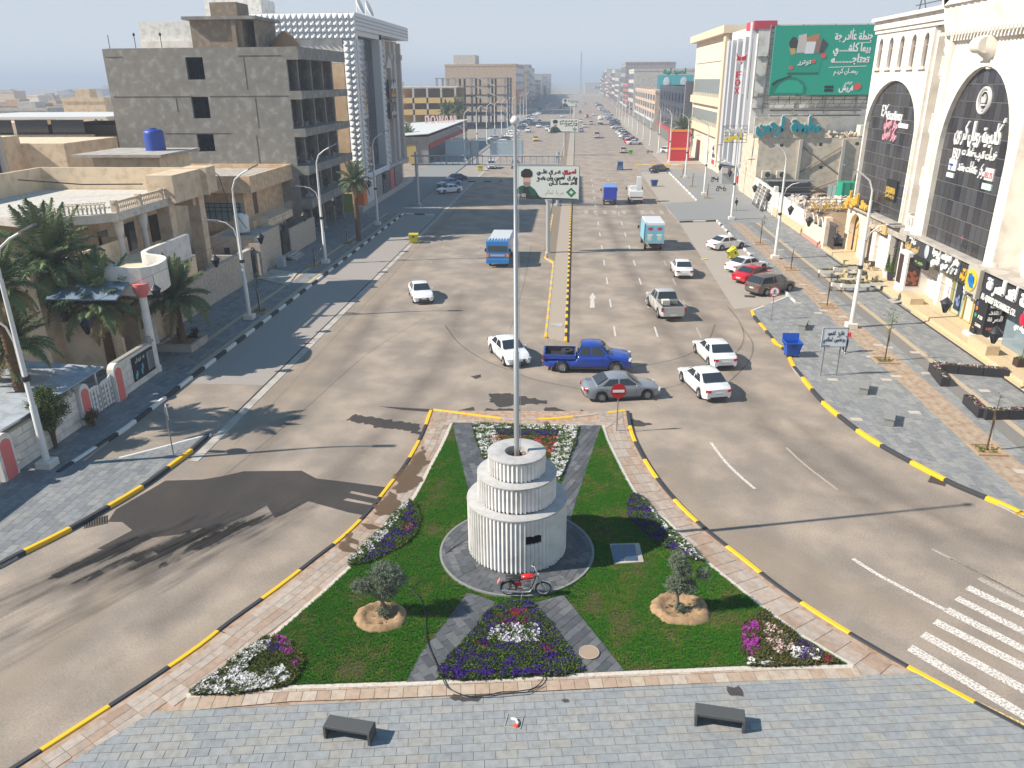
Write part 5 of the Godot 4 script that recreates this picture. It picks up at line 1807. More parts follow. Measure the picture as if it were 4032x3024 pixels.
func shops() -> void:
	var o := thing("shop_terrace","row of shops on a sandstone platform below the arched building","shops",Vector3.ZERO)
	var st := mb()
	st.span(v3(27.85,0.0,-88.5),v3(32,0.5,-30))
	st.span(v3(27.55,0.0,-63.2),v3(27.85,0.25,-30))
	part("platform",st,rough_mat("platform",srgb(238,212,170,0.78),tex["stone"],1.4,0.8),o)
	var line := mb()
	line.span(v3(27.40,0.12,-86),v3(27.55,0.155,-30))
	part("edge_strip",line,paint(60,58,58,0.8),o)
	var w := mb()
	w.span(v3(30.6,0.5,-88),v3(31.0,5.0,-40))
	for z in [-88.0,-79.6,-76.0,-70.6,-64.5,-57.5,-50.5]:
		w.span(v3(29.9,0.5,z - 0.35),v3(30.7,5.0,z+0.35))
	part("wall",w,ivory,o)
	var can := mb()
	can.span(v3(29.2,5.2,-88),v3(31,5.4,-73.6))
	can.span(v3(28.95,5.22,-70.8),v3(31,5.42,-40))
	can.span(v3(29.8,4.2,-77.2),v3(30.9,5.2,-72.0))
	part("canopy",can,pale_concrete,o)
	var ni := mb()
	arch_wall(ni,east(0,0,30.2),-87.8,-81.8,0.5,5.2,-85.0,1.55,0.5,3.2,4.6,0.5)
	part("niche_wall",ni,cream,o)
	var nb := mb()
	nb.plate(arc_pts(-85.0,1.55,0.5,3.2,4.6),east(0,0,30.45),0.06)
	part("niche_panel",nb,paint(226,186,128,0.8),o)
	var gold := paint(240,186,66,0.45)
	var white := paint(248,247,244,0.5)
	var black := paint(44,42,46,0.5)
	var shutter := rough_mat("shutter",srgb(248,246,240,0.82),tex["weather"],2.0,0.6)
	for q in [[-81.2,-77.2,0.5,3.5,shutter,"roller_shutter"],[-66.6,-63.0,0.55,3.0,shutter,"roller_shutter"]]:
		var sn := board(o,q[5],east(q[0],q[2],30.35),q[1] - q[0],q[3] - q[2],0.1,q[4])
		var sl := mb()
		for i in 7:
			sl.plate(PackedVector2Array([v2(0,0),v2(q[1] - q[0],0),v2(q[1] - q[0],0.07),v2(0,0.07)]),east(q[0],q[3]+0.02+i*0.11,30.33),0.05)
		stuff("slat",sl,paint(204,202,198,0.6),sn)
	var afr := board(o,"sign_board",east(-81.4,4.0,29.85),5.0,1.35,0.25,paint(222,184,122,0.5))
	write_lat(afr,"AFRICA",east(-79.0,4.65,29.58),3.2,0.75,0.12,paint(200,192,176,0.4),true)
	write_ar(afr,"شركة افريقيا",east(-77.2,4.25,29.58),3.4,0.3,0.09,0.1,paint(236,226,206,0.4))
	board(o,"shop_window",east(-76.9,0.5,30.45),3.6,3.7,0.06,glass(70,66,62))
	var mul := mb()
	for i in 5:
		mul.span(v3(30.3,0.5,-76.9+i*0.88),v3(30.42,4.2,-76.82+i*0.88))
	mul.span(v3(30.3,3.0,-76.9),v3(30.42,3.08,-73.3))
	part("mullion",mul,paint(62,58,54,0.5),o)
	var gs := mb()
	for q in ["سعد الشويلي"]:
		write_ar(o,q,east(-80.6,5.75,29.2),6.6,0.75,0.26,0.2,gold)
	var rail := mb()
	for y in [5.5,6.4]:
		rail.rod(v3(29.25,y,-87.8),v3(29.25,y,-80.0),0.04,5)
	part("sign_rail",rail,paint(70,62,50),o)
	var pc := mb()
	pc.span(v3(28.6,0.5,-69.9),v3(30.6,4.0,-68.0))
	var pcn := part("poster_column",pc,paint(244,242,238,0.5),o)
	var poster := paint(74,52,44,0.5)
	board(pcn,"poster",south(28.75,1.15,-67.99),1.05,2.5,0.02,poster)
	board(pcn,"poster",east(-69.7,1.2,28.595),0.9,2.5,0.02,poster)
	var blot := mb()
	for i in 26:
		blot.ball(v3(28.85+rf()*0.85,1.3+rf()*1.3,-67.965),v3(0.14,0.12,0.006),7,4)
	stuff("print",blot,paint(156,92,66,0.5),pcn)
	var blk := mb()
	blk.span(v3(27.85,0.5,-66.9),v3(28.9,1.0,-64.3))
	part("block",blk,rough_mat("platform",Color.WHITE,tex["stone"],1.4),o)
	var blk2 := mb()
	blk2.span(v3(27.85,0.5,-54.2),v3(28.7,1.15,-51.6))
	part("block",blk2,rough_mat("platform",Color.WHITE,tex["stone"],1.4),o)
	var ramp := thing("wooden_ramp","small grey ramp board leaning on the platform edge by the poster column","ramp",v3(27.68,0.20,-66.50))
	var rb := mb()
	rb.boxb(v3(0,0.08,0),v3(1.1,0.06,1.3),Basis(Vector3.BACK,0.25))
	part("board",rb,paint(170,164,154,0.8),ramp)
	var f1 := board(o,"sign_board",east(-70.4,3.8,29.45),10.4,1.45,0.3,paint(66,70,74,0.45))
	write_ar(f1,"المهندس للدعاية",east(-67.3,4.15,29.13),2.9,0.34,0.11,0.08,paint(214,184,120,0.4))
	write_ar(f1,"عيادة",east(-68.2,4.75,29.13),0.9,0.26,0.07,0.08,white)
	write_ar(f1,"مختبر التحليلات المرضية",east(-60.2,4.7,29.13),4.6,0.42,0.17,0.08,white)
	write_ar(f1,"د حيدر حسن الكعبي",east(-60.3,4.05,29.13),4.5,0.4,0.16,0.08,white)
	var lo := mb()
	lo.ball(v3(29.1,4.6,-65.9),v3(0.05,0.6,0.42),14,8)
	part("logo",lo,paint(196,204,212,0.4),f1)
	var f1b := board(o,"sign_board",east(-68.3,3.15,29.3),2.9,0.75,0.3,black)
	write_ar(f1b,"مجوهرات",east(-65.9,3.45,28.98),1.6,0.2,0.05,0.03,paint(150,190,110))
	board(o,"shop_window",east(-62.4,0.5,30.3),1.9,3.2,0.06,glass(176,196,186))
	var ps := board(o,"poster",east(-62.0,0.9,30.2),1.0,2.3,0.03,paint(40,48,62,0.5))
	var bl2 := mb()
	for i in 9:
		bl2.ball(v3(30.16,1.3+rf()*0.8,-61.9+rf()*0.8),v3(0.006,0.16,0.13),7,4)
	stuff("print",bl2,paint(120,140,190,0.5),ps)
	board(o,"entrance_door",east(-60.2,0.5,30.28),2.3,3.1,0.06,glass(210,212,200))
	var gf := mb()
	for z in [-62.5,-60.35,-59.0,-57.9]:
		gf.span(v3(30.15,0.5,z - 0.06),v3(30.3,3.8,z+0.06))
	gf.span(v3(30.15,0.5,-62.5),v3(30.3,0.58,-57.9))
	part("door_frame",gf,paint(222,190,92,0.3,0.5),o)
	var f2 := board(o,"sign_board",east(-59.9,3.55,29.4),2.1,1.5,0.25,paint(58,60,62,0.5))
	write_ar(f2,"جوازات",east(-58.3,4.55,29.13),1.1,0.24,0.1,0.06,gold)
	write_ar(f2,"للسفر والسياحة",east(-57.9,3.95,29.13),1.8,0.3,0.13,0.06,gold)
	write_ar(o,"حجز طيران",east(-58.0,3.25,29.5),1.6,0.26,0.1,0.05,white)
	write_ar(o,"تأشيرات",east(-58.0,2.85,29.5),1.5,0.26,0.1,0.05,white)
	var f3 := board(o,"logo_board",east(-57.9,3.2,29.0),1.75,2.1,0.3,paint(196,190,176,0.4))
	var lg := mb()
	lg.lathe(v3(28.68,4.35,-57.05),[[0.5,0.0],[0.76,0.0],[0.76,0.05],[0.5,0.05],[0.5,0.0]],26,Basis(Vector3.BACK,PI/2))
	part("ring",lg,paint(240,204,40,0.4),f3)
	var lg2 := mb()
	for i in 4:
		pen(lg2,[[v2(-0.3+i*0.2,0.35 - i*0.05),v2(-0.25+i*0.2,-0.15),v2(0.1+i*0.13,-0.5)]],east(-57.1,4.4,28.66),1.0,0.13,0.06)
	part("swirl",lg2,paint(20,128,206,0.4),f3)
	write_lat(f3,"QAND",east(-57.0,3.3,28.69),1.1,0.26,0.02,black)
	var f4 := board(o,"sign_board",east(-56.0,3.3,29.3),9.0,1.75,0.3,paint(52,54,58,0.45))
	write_ar(f4,"شركة القند للصرافة",east(-49.4,4.3,28.97),6.0,0.62,0.2,0.1,white)
	write_lat(f4,"AL-QAND EXCHANGE CO.",east(-53.5,3.55,28.97),4.6,0.42,0.06,white)
	var bal := mb()
	bal.ball(v3(29.0,3.4,-50.3),v3(0.1,0.45,0.45),14,8)
	part("red_disc",bal,paint(206,26,66,0.4),f4)
	write_ar(o,"كويك بي",east(-49.6,2.75,29.0),1.5,0.24,0.08,0.05,white)
	var col := mb()
	col.span(v3(29.0,0.5,-56.5),v3(30.3,3.6,-54.8))
	var cn := part("clad_column",col,paint(40,38,42,0.4),o)
	for j in 3:
		write_ar(cn,["شركة","القند","للصرافة"][j],south(30.2,2.95 - j*0.48,-54.79),1.05,0.24,0.07,0.02,white)
	write_lat(cn,"FIB",south(29.85,0.85,-54.79),0.6,0.24,0.02,white)
	write_lat(cn,"SWITCH",south(29.65,1.4,-54.79),0.9,0.18,0.02,paint(236,120,110))
	write_lat(cn,"FIB",east(-55.4,2.05,28.98),0.6,0.24,0.02,white)
	write_lat(cn,"ZAIN",east(-55.5,1.45,28.98),0.8,0.2,0.02,white)
	for q in [[2.55,240,130,40],[1.0,230,200,60],[0.7,190,40,70],[2.05,40,170,120],[2.9,70,90,160]]:
		var dsk := mb()
		dsk.ball(v3(28.99,q[0],-56.15),v3(0.02,0.16,0.16),9,5)
		part("print",dsk,paint(q[1],q[2],q[3],0.5),cn)
	var ped := mb()
	ped.slab(v3(29.6,0.62,-55.65),v3(1.9,0.28,2.2),0,0.08)
	part("column_base",ped,ivory,o)
	board(o,"shop_window",east(-54.2,0.5,30.2),5.5,3.0,0.06,glass(132,150,160))
	board(o,"shop_window",east(-48.5,0.5,30.2),6.0,3.0,0.06,glass(120,130,138))
	var dr := mb()
	for z in [-51.3,-50.2,-48.9]:
		dr.span(v3(30.0,0.5,z - 0.05),v3(30.15,3.3,z+0.05))
	part("door_frame",dr,steel,o)
	cypress(v3(29.4,0.5,-74.0),0,"pointed cypress in a white pot at the cafe door")
	cypress(v3(29.3,0.5,-72.7),1,"pointed cypress in a tall dark pot at the cafe door")
	terrace()
	planter(v3(23.33,0.12,-49.27),[v2(0,0),v2(0.7,1.2)],"")
	var wd := thing("dark_planter","small dark box planter at the clad column of the exchange shop","planter",v3(29.23,0.50,-55.96))
	var wm := mb()
	wm.box(v3(0,0.3,0),v3(0.7,0.6,0.7))
	part("box",wm,black,wd)
	var wd2 := thing("brown_planter","brown box planter at the right end of the shop platform","planter",v3(29.19,0.50,-49.63))
	var wm2 := mb()
	wm2.box(v3(0,0.25,0),v3(0.9,0.5,0.6))
	part("box",wm2,paint(70,52,44),wd2)
	var lf := mb()
	for i in 30:
		lf.ball(v3(rr(-0.4,0.4),0.55+rf()*0.1,rr(-0.25,0.25)),v3(0.06,0.05,0.06),5,3)
	stuff("leaves",lf,paint(110,122,70),wd2)
func cypress(at: Vector3,dark: int,label: String) -> void:
	var o := thing("potted_cypress",label,"potted plant",at,0.0,"potted cypresses at the cafe")
	var m := mb()
	m.lathe(Vector3.ZERO,[[0.0,0.0],[0.24,0.0],[0.36,0.75 if dark else 0.55],[0.32,0.75 if dark else 0.55],[0.0,0.5]],4 if dark else 14)
	part("pot",m,paint(44,48,66,0.5) if dark else paint(244,242,238,0.5),o)
	var at_l := []
	for i in 500:
		var h := rf()
		var r := (1.0 - h)*0.3*sqrt(rf())
		var a := rf()*TAU
		at_l.append(Transform3D(Basis(v3(rng.randfn(),rng.randfn(),rng.randfn()).normalized(),rf()*6).scaled(Vector3.ONE*0.9),v3(cos(a)*r,0.6+h*1.5,sin(a)*r)))
	if not shared.has("sprig"): shared["sprig"] = leafy_mesh(6,0.05)
	many("foliage",shared["sprig"],foliage_mat("cypress",Color(0.10,0.16,0.03).linear_to_srgb()),at_l,varied(500,0.35),o)
func terrace() -> void:
	var o0 := v3(23.86,0.12,-74.88)
	var boxes := [v3(24.19,0.12,-75.02),v3(25.91,0.12,-76.23),v3(27.03,0.12,-76.80),v3(23.86,0.12,-69.97),v3(24.62,0.12,-69.63),v3(25.84,0.12,-69.90),v3(27.15,0.12,-70.40)]
	var wh := paint(236,234,228,0.6)
	var proto: Node3D = null
	var names := ["farthest corner of the terrace","far edge of the terrace nearest the tree","far edge of the terrace nearest the shops","near corner by the young tree","near edge, second from the young tree","near edge behind the street lamp","near edge closest to the shops"]
	for i in boxes.size():
		var label: String = "white flower box on black legs, "+names[i]
		if proto == null:
			proto = thing("flower_box",label,"flower box",boxes[i],0.0,"flower boxes round the cafe terrace")
			var m := mb()
			m.box(v3(0,0.62,0),v3(1.3,0.3,0.35))
			part("trough",m,wh,proto)
			for s in [[-0.6,-0.15],[0.6,-0.15],[-0.6,0.15],[0.6,0.15]]:
				var l := mb()
				l.box(v3(s[0],0.24,s[1]),v3(0.04,0.48,0.04))
				part("leg",l,black_metal,proto)
			var at := []
			for k in 60: at.append(Transform3D(Basis(Vector3.UP,rf()*6).scaled(Vector3.ONE*1.3),v3(rr(-0.6,0.6),0.76+rf()*0.1,rr(-0.12,0.12))))
			many("leaves",leafy_mesh(8,0.08),foliage_mat("box_leaf",Color(0.20,0.19,0.08).linear_to_srgb()),at,varied(60,0.4),proto)
		else:
			copy(proto,boxes[i],0.0,label)
	var spots := [[v3(24.92,0.12,-75.56),0],[v3(25.32,0.12,-73.15),0],[v3(26.55,0.12,-74.40),1],[v3(26.73,0.12,-73.22),0],[v3(25.28,0.12,-71.70),1],[v3(26.94,0.12,-71.78),0],[v3(24.93,0.12,-73.72),1],[v3(28.01,0.12,-72.12),0],[v3(27.56,0.12,-74.45),0],[v3(25.90,0.12,-71.73),0],[v3(27.83,0.12,-72.98),1],[v3(25.74,0.12,-74.97),0]]
	var chair: Node3D = null
	var tab: Node3D = null
	var straw := paint(196,180,140,0.8)
	for q in spots:
		if q[1] == 0:
			if chair == null:
				chair = thing("wicker_chair","straw coloured wicker armchair among the cafe tables","chair",q[0],rf()*6,"wicker chairs on the cafe terrace")
				var m := mb()
				m.slab(v3(0,0.42,0),v3(0.5,0.08,0.5),0,0.02)
				part("seat",m,straw,chair)
				var b := mb()
				var rows := []
				for y in [0.42,0.9]:
					var r := PackedVector3Array()
					for k in 9:
						var a := PI*k/8
						r.append(v3(cos(a)*0.27,y - (0.18 if y > 0.5 and (k < 2 or k > 6) else 0.0),sin(a)*0.27))
					rows.append(r)
				b.grid(rows)
				part("backrest",b,straw,chair)
				for s in [[-0.2,-0.2],[0.2,-0.2],[-0.2,0.2],[0.2,0.2]]:
					var l := mb()
					l.rod(v3(s[0],0,s[1]),v3(s[0],0.4,s[1]),0.018,5)
					part("leg",l,straw,chair)
			else:
				copy(chair,q[0],rf()*6,"straw coloured wicker armchair among the cafe tables")
		else:
			if tab == null:
				tab = thing("cafe_table","round straw topped table among the wicker chairs","table",q[0],0.0,"tables on the cafe terrace")
				var m := mb()
				m.lathe(v3(0,0.7,0),[[0,0],[0.42,0],[0.42,0.05],[0,0.05]],18)
				part("top",m,paint(206,192,158),tab)
				var l := mb()
				l.lathe(Vector3.ZERO,[[0.22,0],[0.22,0.03],[0.04,0.05],[0.04,0.7]],10)
				part("pedestal",l,black_metal,tab)
			else:
				copy(tab,q[0],0.0,"round straw topped table among the wicker chairs")
	var dc := thing("garden_seat_set","small dark table with two metal chairs under the cafe window","table and chairs",v3(29.0,0.5,-77.5))
	var dm := mb()
	for x in [-0.7,0.7]:
		dm.box(v3(0,0.45,x),v3(0.45,0.05,0.45))
		dm.box(v3(0.0,0.7,x*1.3),v3(0.45,0.45,0.04))
		for k in [[-0.2,-0.2],[0.2,0.2],[-0.2,0.2],[0.2,-0.2]]:
			dm.rod(v3(k[0],0,x+k[1]),v3(k[0],0.45,x+k[1]),0.02,4)
	part("chair",dm,paint(92,76,68),dc)
	var dt := mb()
	dt.lathe(Vector3.ZERO,[[0.2,0],[0.03,0.05],[0.03,0.7],[0.35,0.7],[0.35,0.74],[0,0.74]],14)
	part("table",dt,paint(92,76,68),dc)
func planter(_a: Vector3,_b: Array,_l: String) -> void:
	var black := paint(52,50,54,0.6)
	var rows := [[v3(23.57,0.12,-49.42),v3(23.16,0.12,-46.54),v3(27.83,0.12,-48.55),"L shaped row of black flower troughs nearer the shops"],[v3(23.29,0.12,-43.98),v3(23.15,0.12,-41.75),v3(26.95,0.12,-42.09),"L shaped row of black flower troughs nearer the kerb"]]
	for i in 2:
		var q: Array = rows[i]
		var corner: Vector3 = q[0] if i == 0 else q[1]
		var arm: Vector3 = q[1] if i == 0 else q[0]
		var o := thing("flower_trough",q[3],"planter",Vector3.ZERO,0.0,"black flower troughs on the right pavement")
		var segs := [[corner,arm]]
		var n := 3 if i == 0 else 3
		for k in n: segs.append([corner.lerp(q[2],float(k)/n),corner.lerp(q[2],float(k+1)/n)])
		for s in segs:
			var d: Vector3 = s[1] - s[0]
			var m := mb()
			var b := Basis(Vector3.UP,atan2(-d.z,d.x))
			var c: Vector3 = (s[0]+s[1])/2
			var l := d.length()*0.97
			for f in [[0.0,0.24,l,0.04],[0.0,-0.24,l,0.04],[l/2 - 0.02,0,0.04,0.44],[-l/2+0.02,0,0.04,0.44]]:
				m.boxb(c+b*v3(f[0],0.28,f[1]),v3(f[2],0.56,f[3]),b)
			m.boxb(c+v3(0,0.42,0),v3(l - 0.06,0.04,0.42),b)
			part("trough",m,black,o)
			var at := []
			var tint := []
			for k in 90:
				at.append(Transform3D(Basis(Vector3.UP,rf()*6).scaled(Vector3.ONE),c+b*v3(rr(-0.48,0.48)*l,0.5+rf()*0.12,rr(-0.18,0.18))))
				tint.append([Color(0.12,0.13,0.05),Color(0.10,0.10,0.04),Color(0.7,0.68,0.66),Color(0.4,0.12,0.18),Color(0.3,0.24,0.16)][rng.randi() % 5])
			if not shared.has("sprig"): shared["sprig"] = leafy_mesh(6,0.05)
			many("plants",shared["sprig"],foliage_mat("petal",Color.WHITE,0.5),at,tint,o)
func lot() -> void:
	var w := thing("white_lot_wall","long white rendered wall in front of the building lot","wall",Vector3.ZERO)
	var m := mb()
	var z := -126.0
	for i in 8:
		m.span(v3(27.9,0.1,z),v3(28.2,3.7 - i*0.12,minf(z+4.05,-97)))
		z += 4.0
	m.span(v3(27.75,0.1,-113.0),v3(28.25,4.0,-112.2))
	part("wall",m,white_wall,w)
	var skirt := mb()
	skirt.span(v3(27.86,0.1,-113),v3(27.9,1.2,-97))
	part("plinth",skirt,rough_mat("plinth",srgb(240,216,178,0.75),tex["weather"],2.0),w)
	var lw := thing("villa_wall","low cream wall with curved white rails and a red base stripe","wall",Vector3.ZERO)
	var lm := mb()
	lm.span(v3(28.0,0.1,-97),v3(28.4,2.0,-89.2))
	lm.span(v3(27.9,0.1,-97.4),v3(28.5,3.4,-96.8))
	lm.span(v3(27.9,0.1,-89.6),v3(28.6,3.6,-88.8))
	part("wall",lm,cream,lw)
	var rd := mb()
	rd.span(v3(27.8,0.1,-97),v3(28.0,0.45,-89.3))
	part("base_stripe",rd,paint(216,150,134,0.85),lw)
	var ra := mb()
	for i in 4:
		var zz := -96.0+i*1.8
		ra.tube([v3(28.2,2.0,zz),v3(28.2,2.9,zz+0.2),v3(28.2,3.2,zz+0.9),v3(28.2,2.6,zz+1.6),v3(28.2,2.0,zz+1.7)],0.07,6)
	part("rail",ra,white_metal,lw)
	var gate := thing("dark_gate","dark metal gate between two cream posts beside the niche","gate",Vector3.ZERO)
	var gm := mb()
	for i in 5:
		gm.span(v3(28.3,0.15,-88.7+i*0.42),v3(28.4,3.0,-88.33+i*0.42))
	part("panel",gm,paint(74,66,64,0.6),gate)
	var gl := mb()
	gl.span(v3(28.25,2.95,-88.8),v3(28.45,3.2,-86.5))
	part("frame",gl,paint(96,90,88),gate)
	var sg := thing("gold_script_sign","wire framed sign with gold Latin script above the villa wall","sign",Vector3.ZERO)
	var S := v3(26.97,3.41,-94.00)
	var fr := mb()
	for y in [0.0,0.35,0.7,1.05,1.4]:
		fr.rod(S+v3(0,y,0),S+v3(5.8,y+0.05,0),0.03,5)
	for x in [0.0,5.8]:
		fr.rod(S+v3(x,-1.0,0),S+v3(x,1.45,0),0.035,5)
	fr.rod(S+v3(2.0,-2.6,0),S+v3(2.0,0,0),0.05,5)
	part("frame",fr,paint(78,66,60),sg)
	write_lat(sg,"Saad Al-Shuwaili",south(S.x+2.95,S.y+0.75,S.z+0.05),5.2,0.85,0.06,paint(240,190,40,0.4),true)
	write_ar(sg,"سعد الشويلي للمجوهرات والذهب",south(S.x+5.5,S.y+0.2,S.z+0.05),5.2,0.22,0.06,0.05,paint(110,96,80))
	var e := mb()
	var f := FastNoiseLite.new()
	f.seed = 4
	f.frequency = 0.25
	f.fractal_octaves = 4
	var rows := []
	for i in 27:
		var r := PackedVector3Array()
		for j in 22:
			var p := v2(28.3+j*1.05,-126.6+i*1.45)
			r.append(v3(p.x,0.9+f.get_noise_2d(p.x,p.y)*0.9+f.get_noise_2d(p.x*4,p.y*4)*0.3,p.y))
		rows.append(r)
	rows.reverse()
	e.grid(rows,false,0.3)
	struct("bare_earth",e,earth)
	var rb := mb()
	for i in 240:
		var p := v3(rr(31.5,42),1.3,rr(-121,-108))
		var s := rr(0.15,0.7)
		rb.boxb(p+v3(0,rf()*0.4,0),v3(s*rr(0.6,1.6),s*0.4,s),Basis(v3(rf(),rf(),rf()).normalized(),rf()*3))
	tag(stuff("rubble",rb,rough_mat("rubble",srgb(232,222,210,0.75),tex["blotch"],1.0),self),"heap of pale broken masonry in the building lot","rubble")
	var sb := thing("steel_stack","stack of grey steel sheets and gratings behind the white wall","steel stack",v3(31.5,1.0,-123.2))
	for i in 12:
		var sm := mb()
		sm.box(v3(rr(-0.3,0.3)+1.0,0.1+i*0.22,rr(-0.3,0.3)),v3(7.0 - rf(),0.1,2.2))
		part("sheet",sm,paint(110+40*(i % 2),112+40*(i % 2),112+40*(i % 2),0.5,0.4),sb)
	var con := thing("green_container","green steel skip container in the building lot","container",v3(42.4,0.8,-121.5))
	var cm := mb()
	cm.box(v3(0,1.4,0),v3(6.0,2.8,2.4))
	part("body",cm,paint(26,168,134,0.5),con)
	var cb := mb()
	for x in [-2.9,-1.9,2.9]:
		cb.box(v3(x,1.4,0),v3(0.14,2.9,2.5))
	part("rib",cb,paint(60,140,116),con)
	var hook := mb()
	hook.tube([v3(-1.0,2.9,0),v3(-0.9,3.7,0),v3(-0.5,3.3,0),v3(2.6,3.2,0)],0.22,7)
	part("arm",hook,paint(80,84,86),con)
	var pn := thing("corrugated_sheet","pale corrugated sheets standing on the rubble","metal sheet",v3(38.2,1.4,-122.5))
	var pm := mb()
	for i in 8:
		pm.box(v3(i*0.3,0.8,0.03*(i % 2)),v3(0.27,1.7,0.03))
	part("sheet",pm,paint(214,218,222,0.5),pn)
	for i in 3:
		var gr := thing("leaning_grating",["black steel grating leaning on the near end of the white wall","black steel grating leaning on the white wall beside the striped sheets","black steel grating on the white wall nearest the printing house"][i],"grating",v3(26.9+i*0.1,0.12,-115.5 - i*3.1),0.0,"steel gratings leaning on the white wall")
		var gm2 := mb()
		var b := Basis(Vector3.BACK,-0.25)
		for k in 7:
			gm2.boxb(v3(0.4,1.6,0)+b*v3(0,-1.5+k*0.5,0),v3(0.05,0.06,1.9),b)
		for k in 5:
			gm2.boxb(v3(0.4,1.6,0)+b*v3(0,0,-0.9+k*0.45),v3(0.05,3.2,0.06),b)
		part("bars",gm2,black_metal,gr)
	var ws := thing("sheet_bundle","bundle of pale striped boards leaning between the gratings","boards",v3(26.9,0.12,-117.0))
	for i in 4:
		var wm := mb()
		wm.boxb(v3(0.5,1.4,i*0.33),v3(0.04,3.0,0.3),Basis(Vector3.BACK,-0.3))
		part("board",wm,paint(196 - 14*i,186 - 14*i,182 - 14*i),ws)
func printing_house() -> void:
	var o := thing("beige_side_building","beige rendered building with steel braces and a turquoise lettered parapet","building",Vector3.ZERO)
	var m := mb()
	m.span(v3(28.2,0,-139),v3(64,9.4,-127))
	part("wall",m,rough_mat("beige",srgb(224,212,192,0.85),tex["weather"],6.0),o)
	for x in [34.45,40.85]:
		var c := mb()
		c.span(v3(x - 0.22,0.8,-126.98),v3(x+0.22,9.3,-126.55))
		part("steel_post",c,paint(206,202,194,0.5,0.3),o)
	for q in [[34.7,8.3,40.6,4.2],[34.7,4.3,40.6,8.2],[34.7,3.3,40.6,0.9],[34.7,0.9,40.6,3.2]]:
		var br := mb()
		br.rod(v3(q[0],q[1],-126.85),v3(q[2],q[3],-126.8),0.09,5)
		part("brace",br,paint(150,136,120,0.7),o)
	for q in [[31.4,8.2],[37.2,8.3],[42.6,8.4],[37.7,4.9]]:
		var v := mb()
		v.span(v3(q[0],q[1],-127.05),v3(q[0]+0.5,q[1]+0.42,-126.98))
		part("vent",v,paint(62,56,52,0.8),o)
	var sb := mb()
	sb.span(v3(27.2,9.45,-127.3),v3(37.9,12.45,-126.9))
	var sn := part("sign_wall",sb,rough_mat("beige2",srgb(222,212,194,0.85),tex["blotch"],5.0),o)
	write_ar(sn,"مطبعة الرحمن",south(37.0,10.6,-126.88),9.6,1.3,0.72,0.2,paint(226,226,220,0.5),"letter_edge") 
	write_ar(sn,"مطبعة الرحمن",south(37.0,10.6,-126.6),9.6,1.3,0.5,0.1,paint(22,150,164,0.45))
	for q in [[29.4,0.9,"white air conditioner unit on the beige wall nearer the street"],[31.6,1.0,"white air conditioner unit on the beige wall above the steel stack"]]:
		var a := thing("air_conditioner",q[2],"air conditioner",v3(q[0]+0.3,3.6,-126.5),0.0,"air conditioners on the beige wall")
		var am := mb()
		am.box(v3(0,0.5,0),v3(1.4,1.1,0.7))
		part("casing",am,paint(222,214,198,0.6),a)
		var fn := mb()
		fn.lathe(v3(0.1,0.5,0.36),[[0,0],[0.4,0],[0.4,0.03],[0,0.03]],16,Basis(Vector3.RIGHT,PI/2))
		part("fan",fn,paint(70,66,62),a)
	var tank := thing("roof_tank","white water tank among scraps on the beige roof","tank",v3(44.6,9.4,-129))
	var tm := mb()
	tm.box(v3(0,1.0,0),v3(2.4,1.6,1.8))
	part("body",tm,paint(226,222,210),tank)
	var sc := mb()
	for i in 40:
		sc.boxb(v3(rr(38.4,47),9.6+rf()*0.4,rr(-130,-127.6)),v3(rr(0.2,1.2),0.3,0.4),Basis(v3(rf(),1,rf()).normalized(),rf()*3))
	tag(stuff("roof_scraps",sc,paint(206,188,158),self),"scraps lying on the roof of the beige building","scraps")
	var t := thing("white_block","tall white building with grey pillars and a red vertical sign","building",Vector3.ZERO)
	var tm2 := mb()
	tm2.span(v3(29.2,0,-163),v3(64,26.0,-140))
	part("wall",tm2,rough_mat("whiteblock",srgb(240,238,235,0.86),tex["weather"],8.0),t)
	var lines := mb()
	for y in [13.2,15.0,21.2]:
		lines.span(v3(29.3,y,-139.97),v3(52,y+0.15,-139.75))
	for x in [31.0,36.0,41.0,46.0]:
		lines.span(v3(x,12.5,-139.97),v3(x+0.2,26,-139.8))
	part("rib",lines,paint(170,168,164),t)
	for q in [[-162.6,2.2],[-158.2,1.4],[-153.0,1.4],[-147.5,2.4],[-142.4,1.6]]:
		var pl := mb()
		pl.span(v3(28.3,3.5,q[0]),v3(29.4,24.5 if q[0] < -143 else 26.5,q[0]+q[1]))
		part("pillar",pl,paint(206,208,212,0.5),t)
	var cap := mb()
	cap.span(v3(28.4,25.4,-146.2),v3(32.0,26.6,-139.9))
	part("red_cap",cap,paint(206,66,82,0.6),t)
	var gp := mb()
	gp.span(v3(28.9,3.5,-162),v3(29.2,24,-142))
	part("glazing",gp,glass(92,96,104),t)
	var sf := mb()
	sf.span(v3(26.9,15.4,-150.2),v3(27.0,23.0,-149.9))
	var red := paint(224,36,44,0.5)
	var signo := thing("vertical_sign","vertical red and white sign with an animal head on the white block","sign",Vector3.ZERO)
	var sfm := mb()
	for x in [27.3,28.2]:
		sfm.rod(v3(x+1.0,14.8,-139.3),v3(x+1.0,24.0,-139.3),0.05,5)
	part("frame",sfm,paint(120,116,116),signo)
	var P := v3(26.06,16.17,-139.00)
	var Q := v3(26.68,20.05,-139.00)
	for i in 3:
		write_lat(signo,"FOX"[i],south(P.x+0.35,P.y+2.35 - i*1.22,-139.0),0.85,1.0,0.2,red)
	for i in 7:
		write_lat(signo,"STATION"[i],south(P.x+1.35,P.y+3.0 - i*0.56,-139.0),0.4,0.5,0.15,paint(240,238,236))
	var fx := mb()
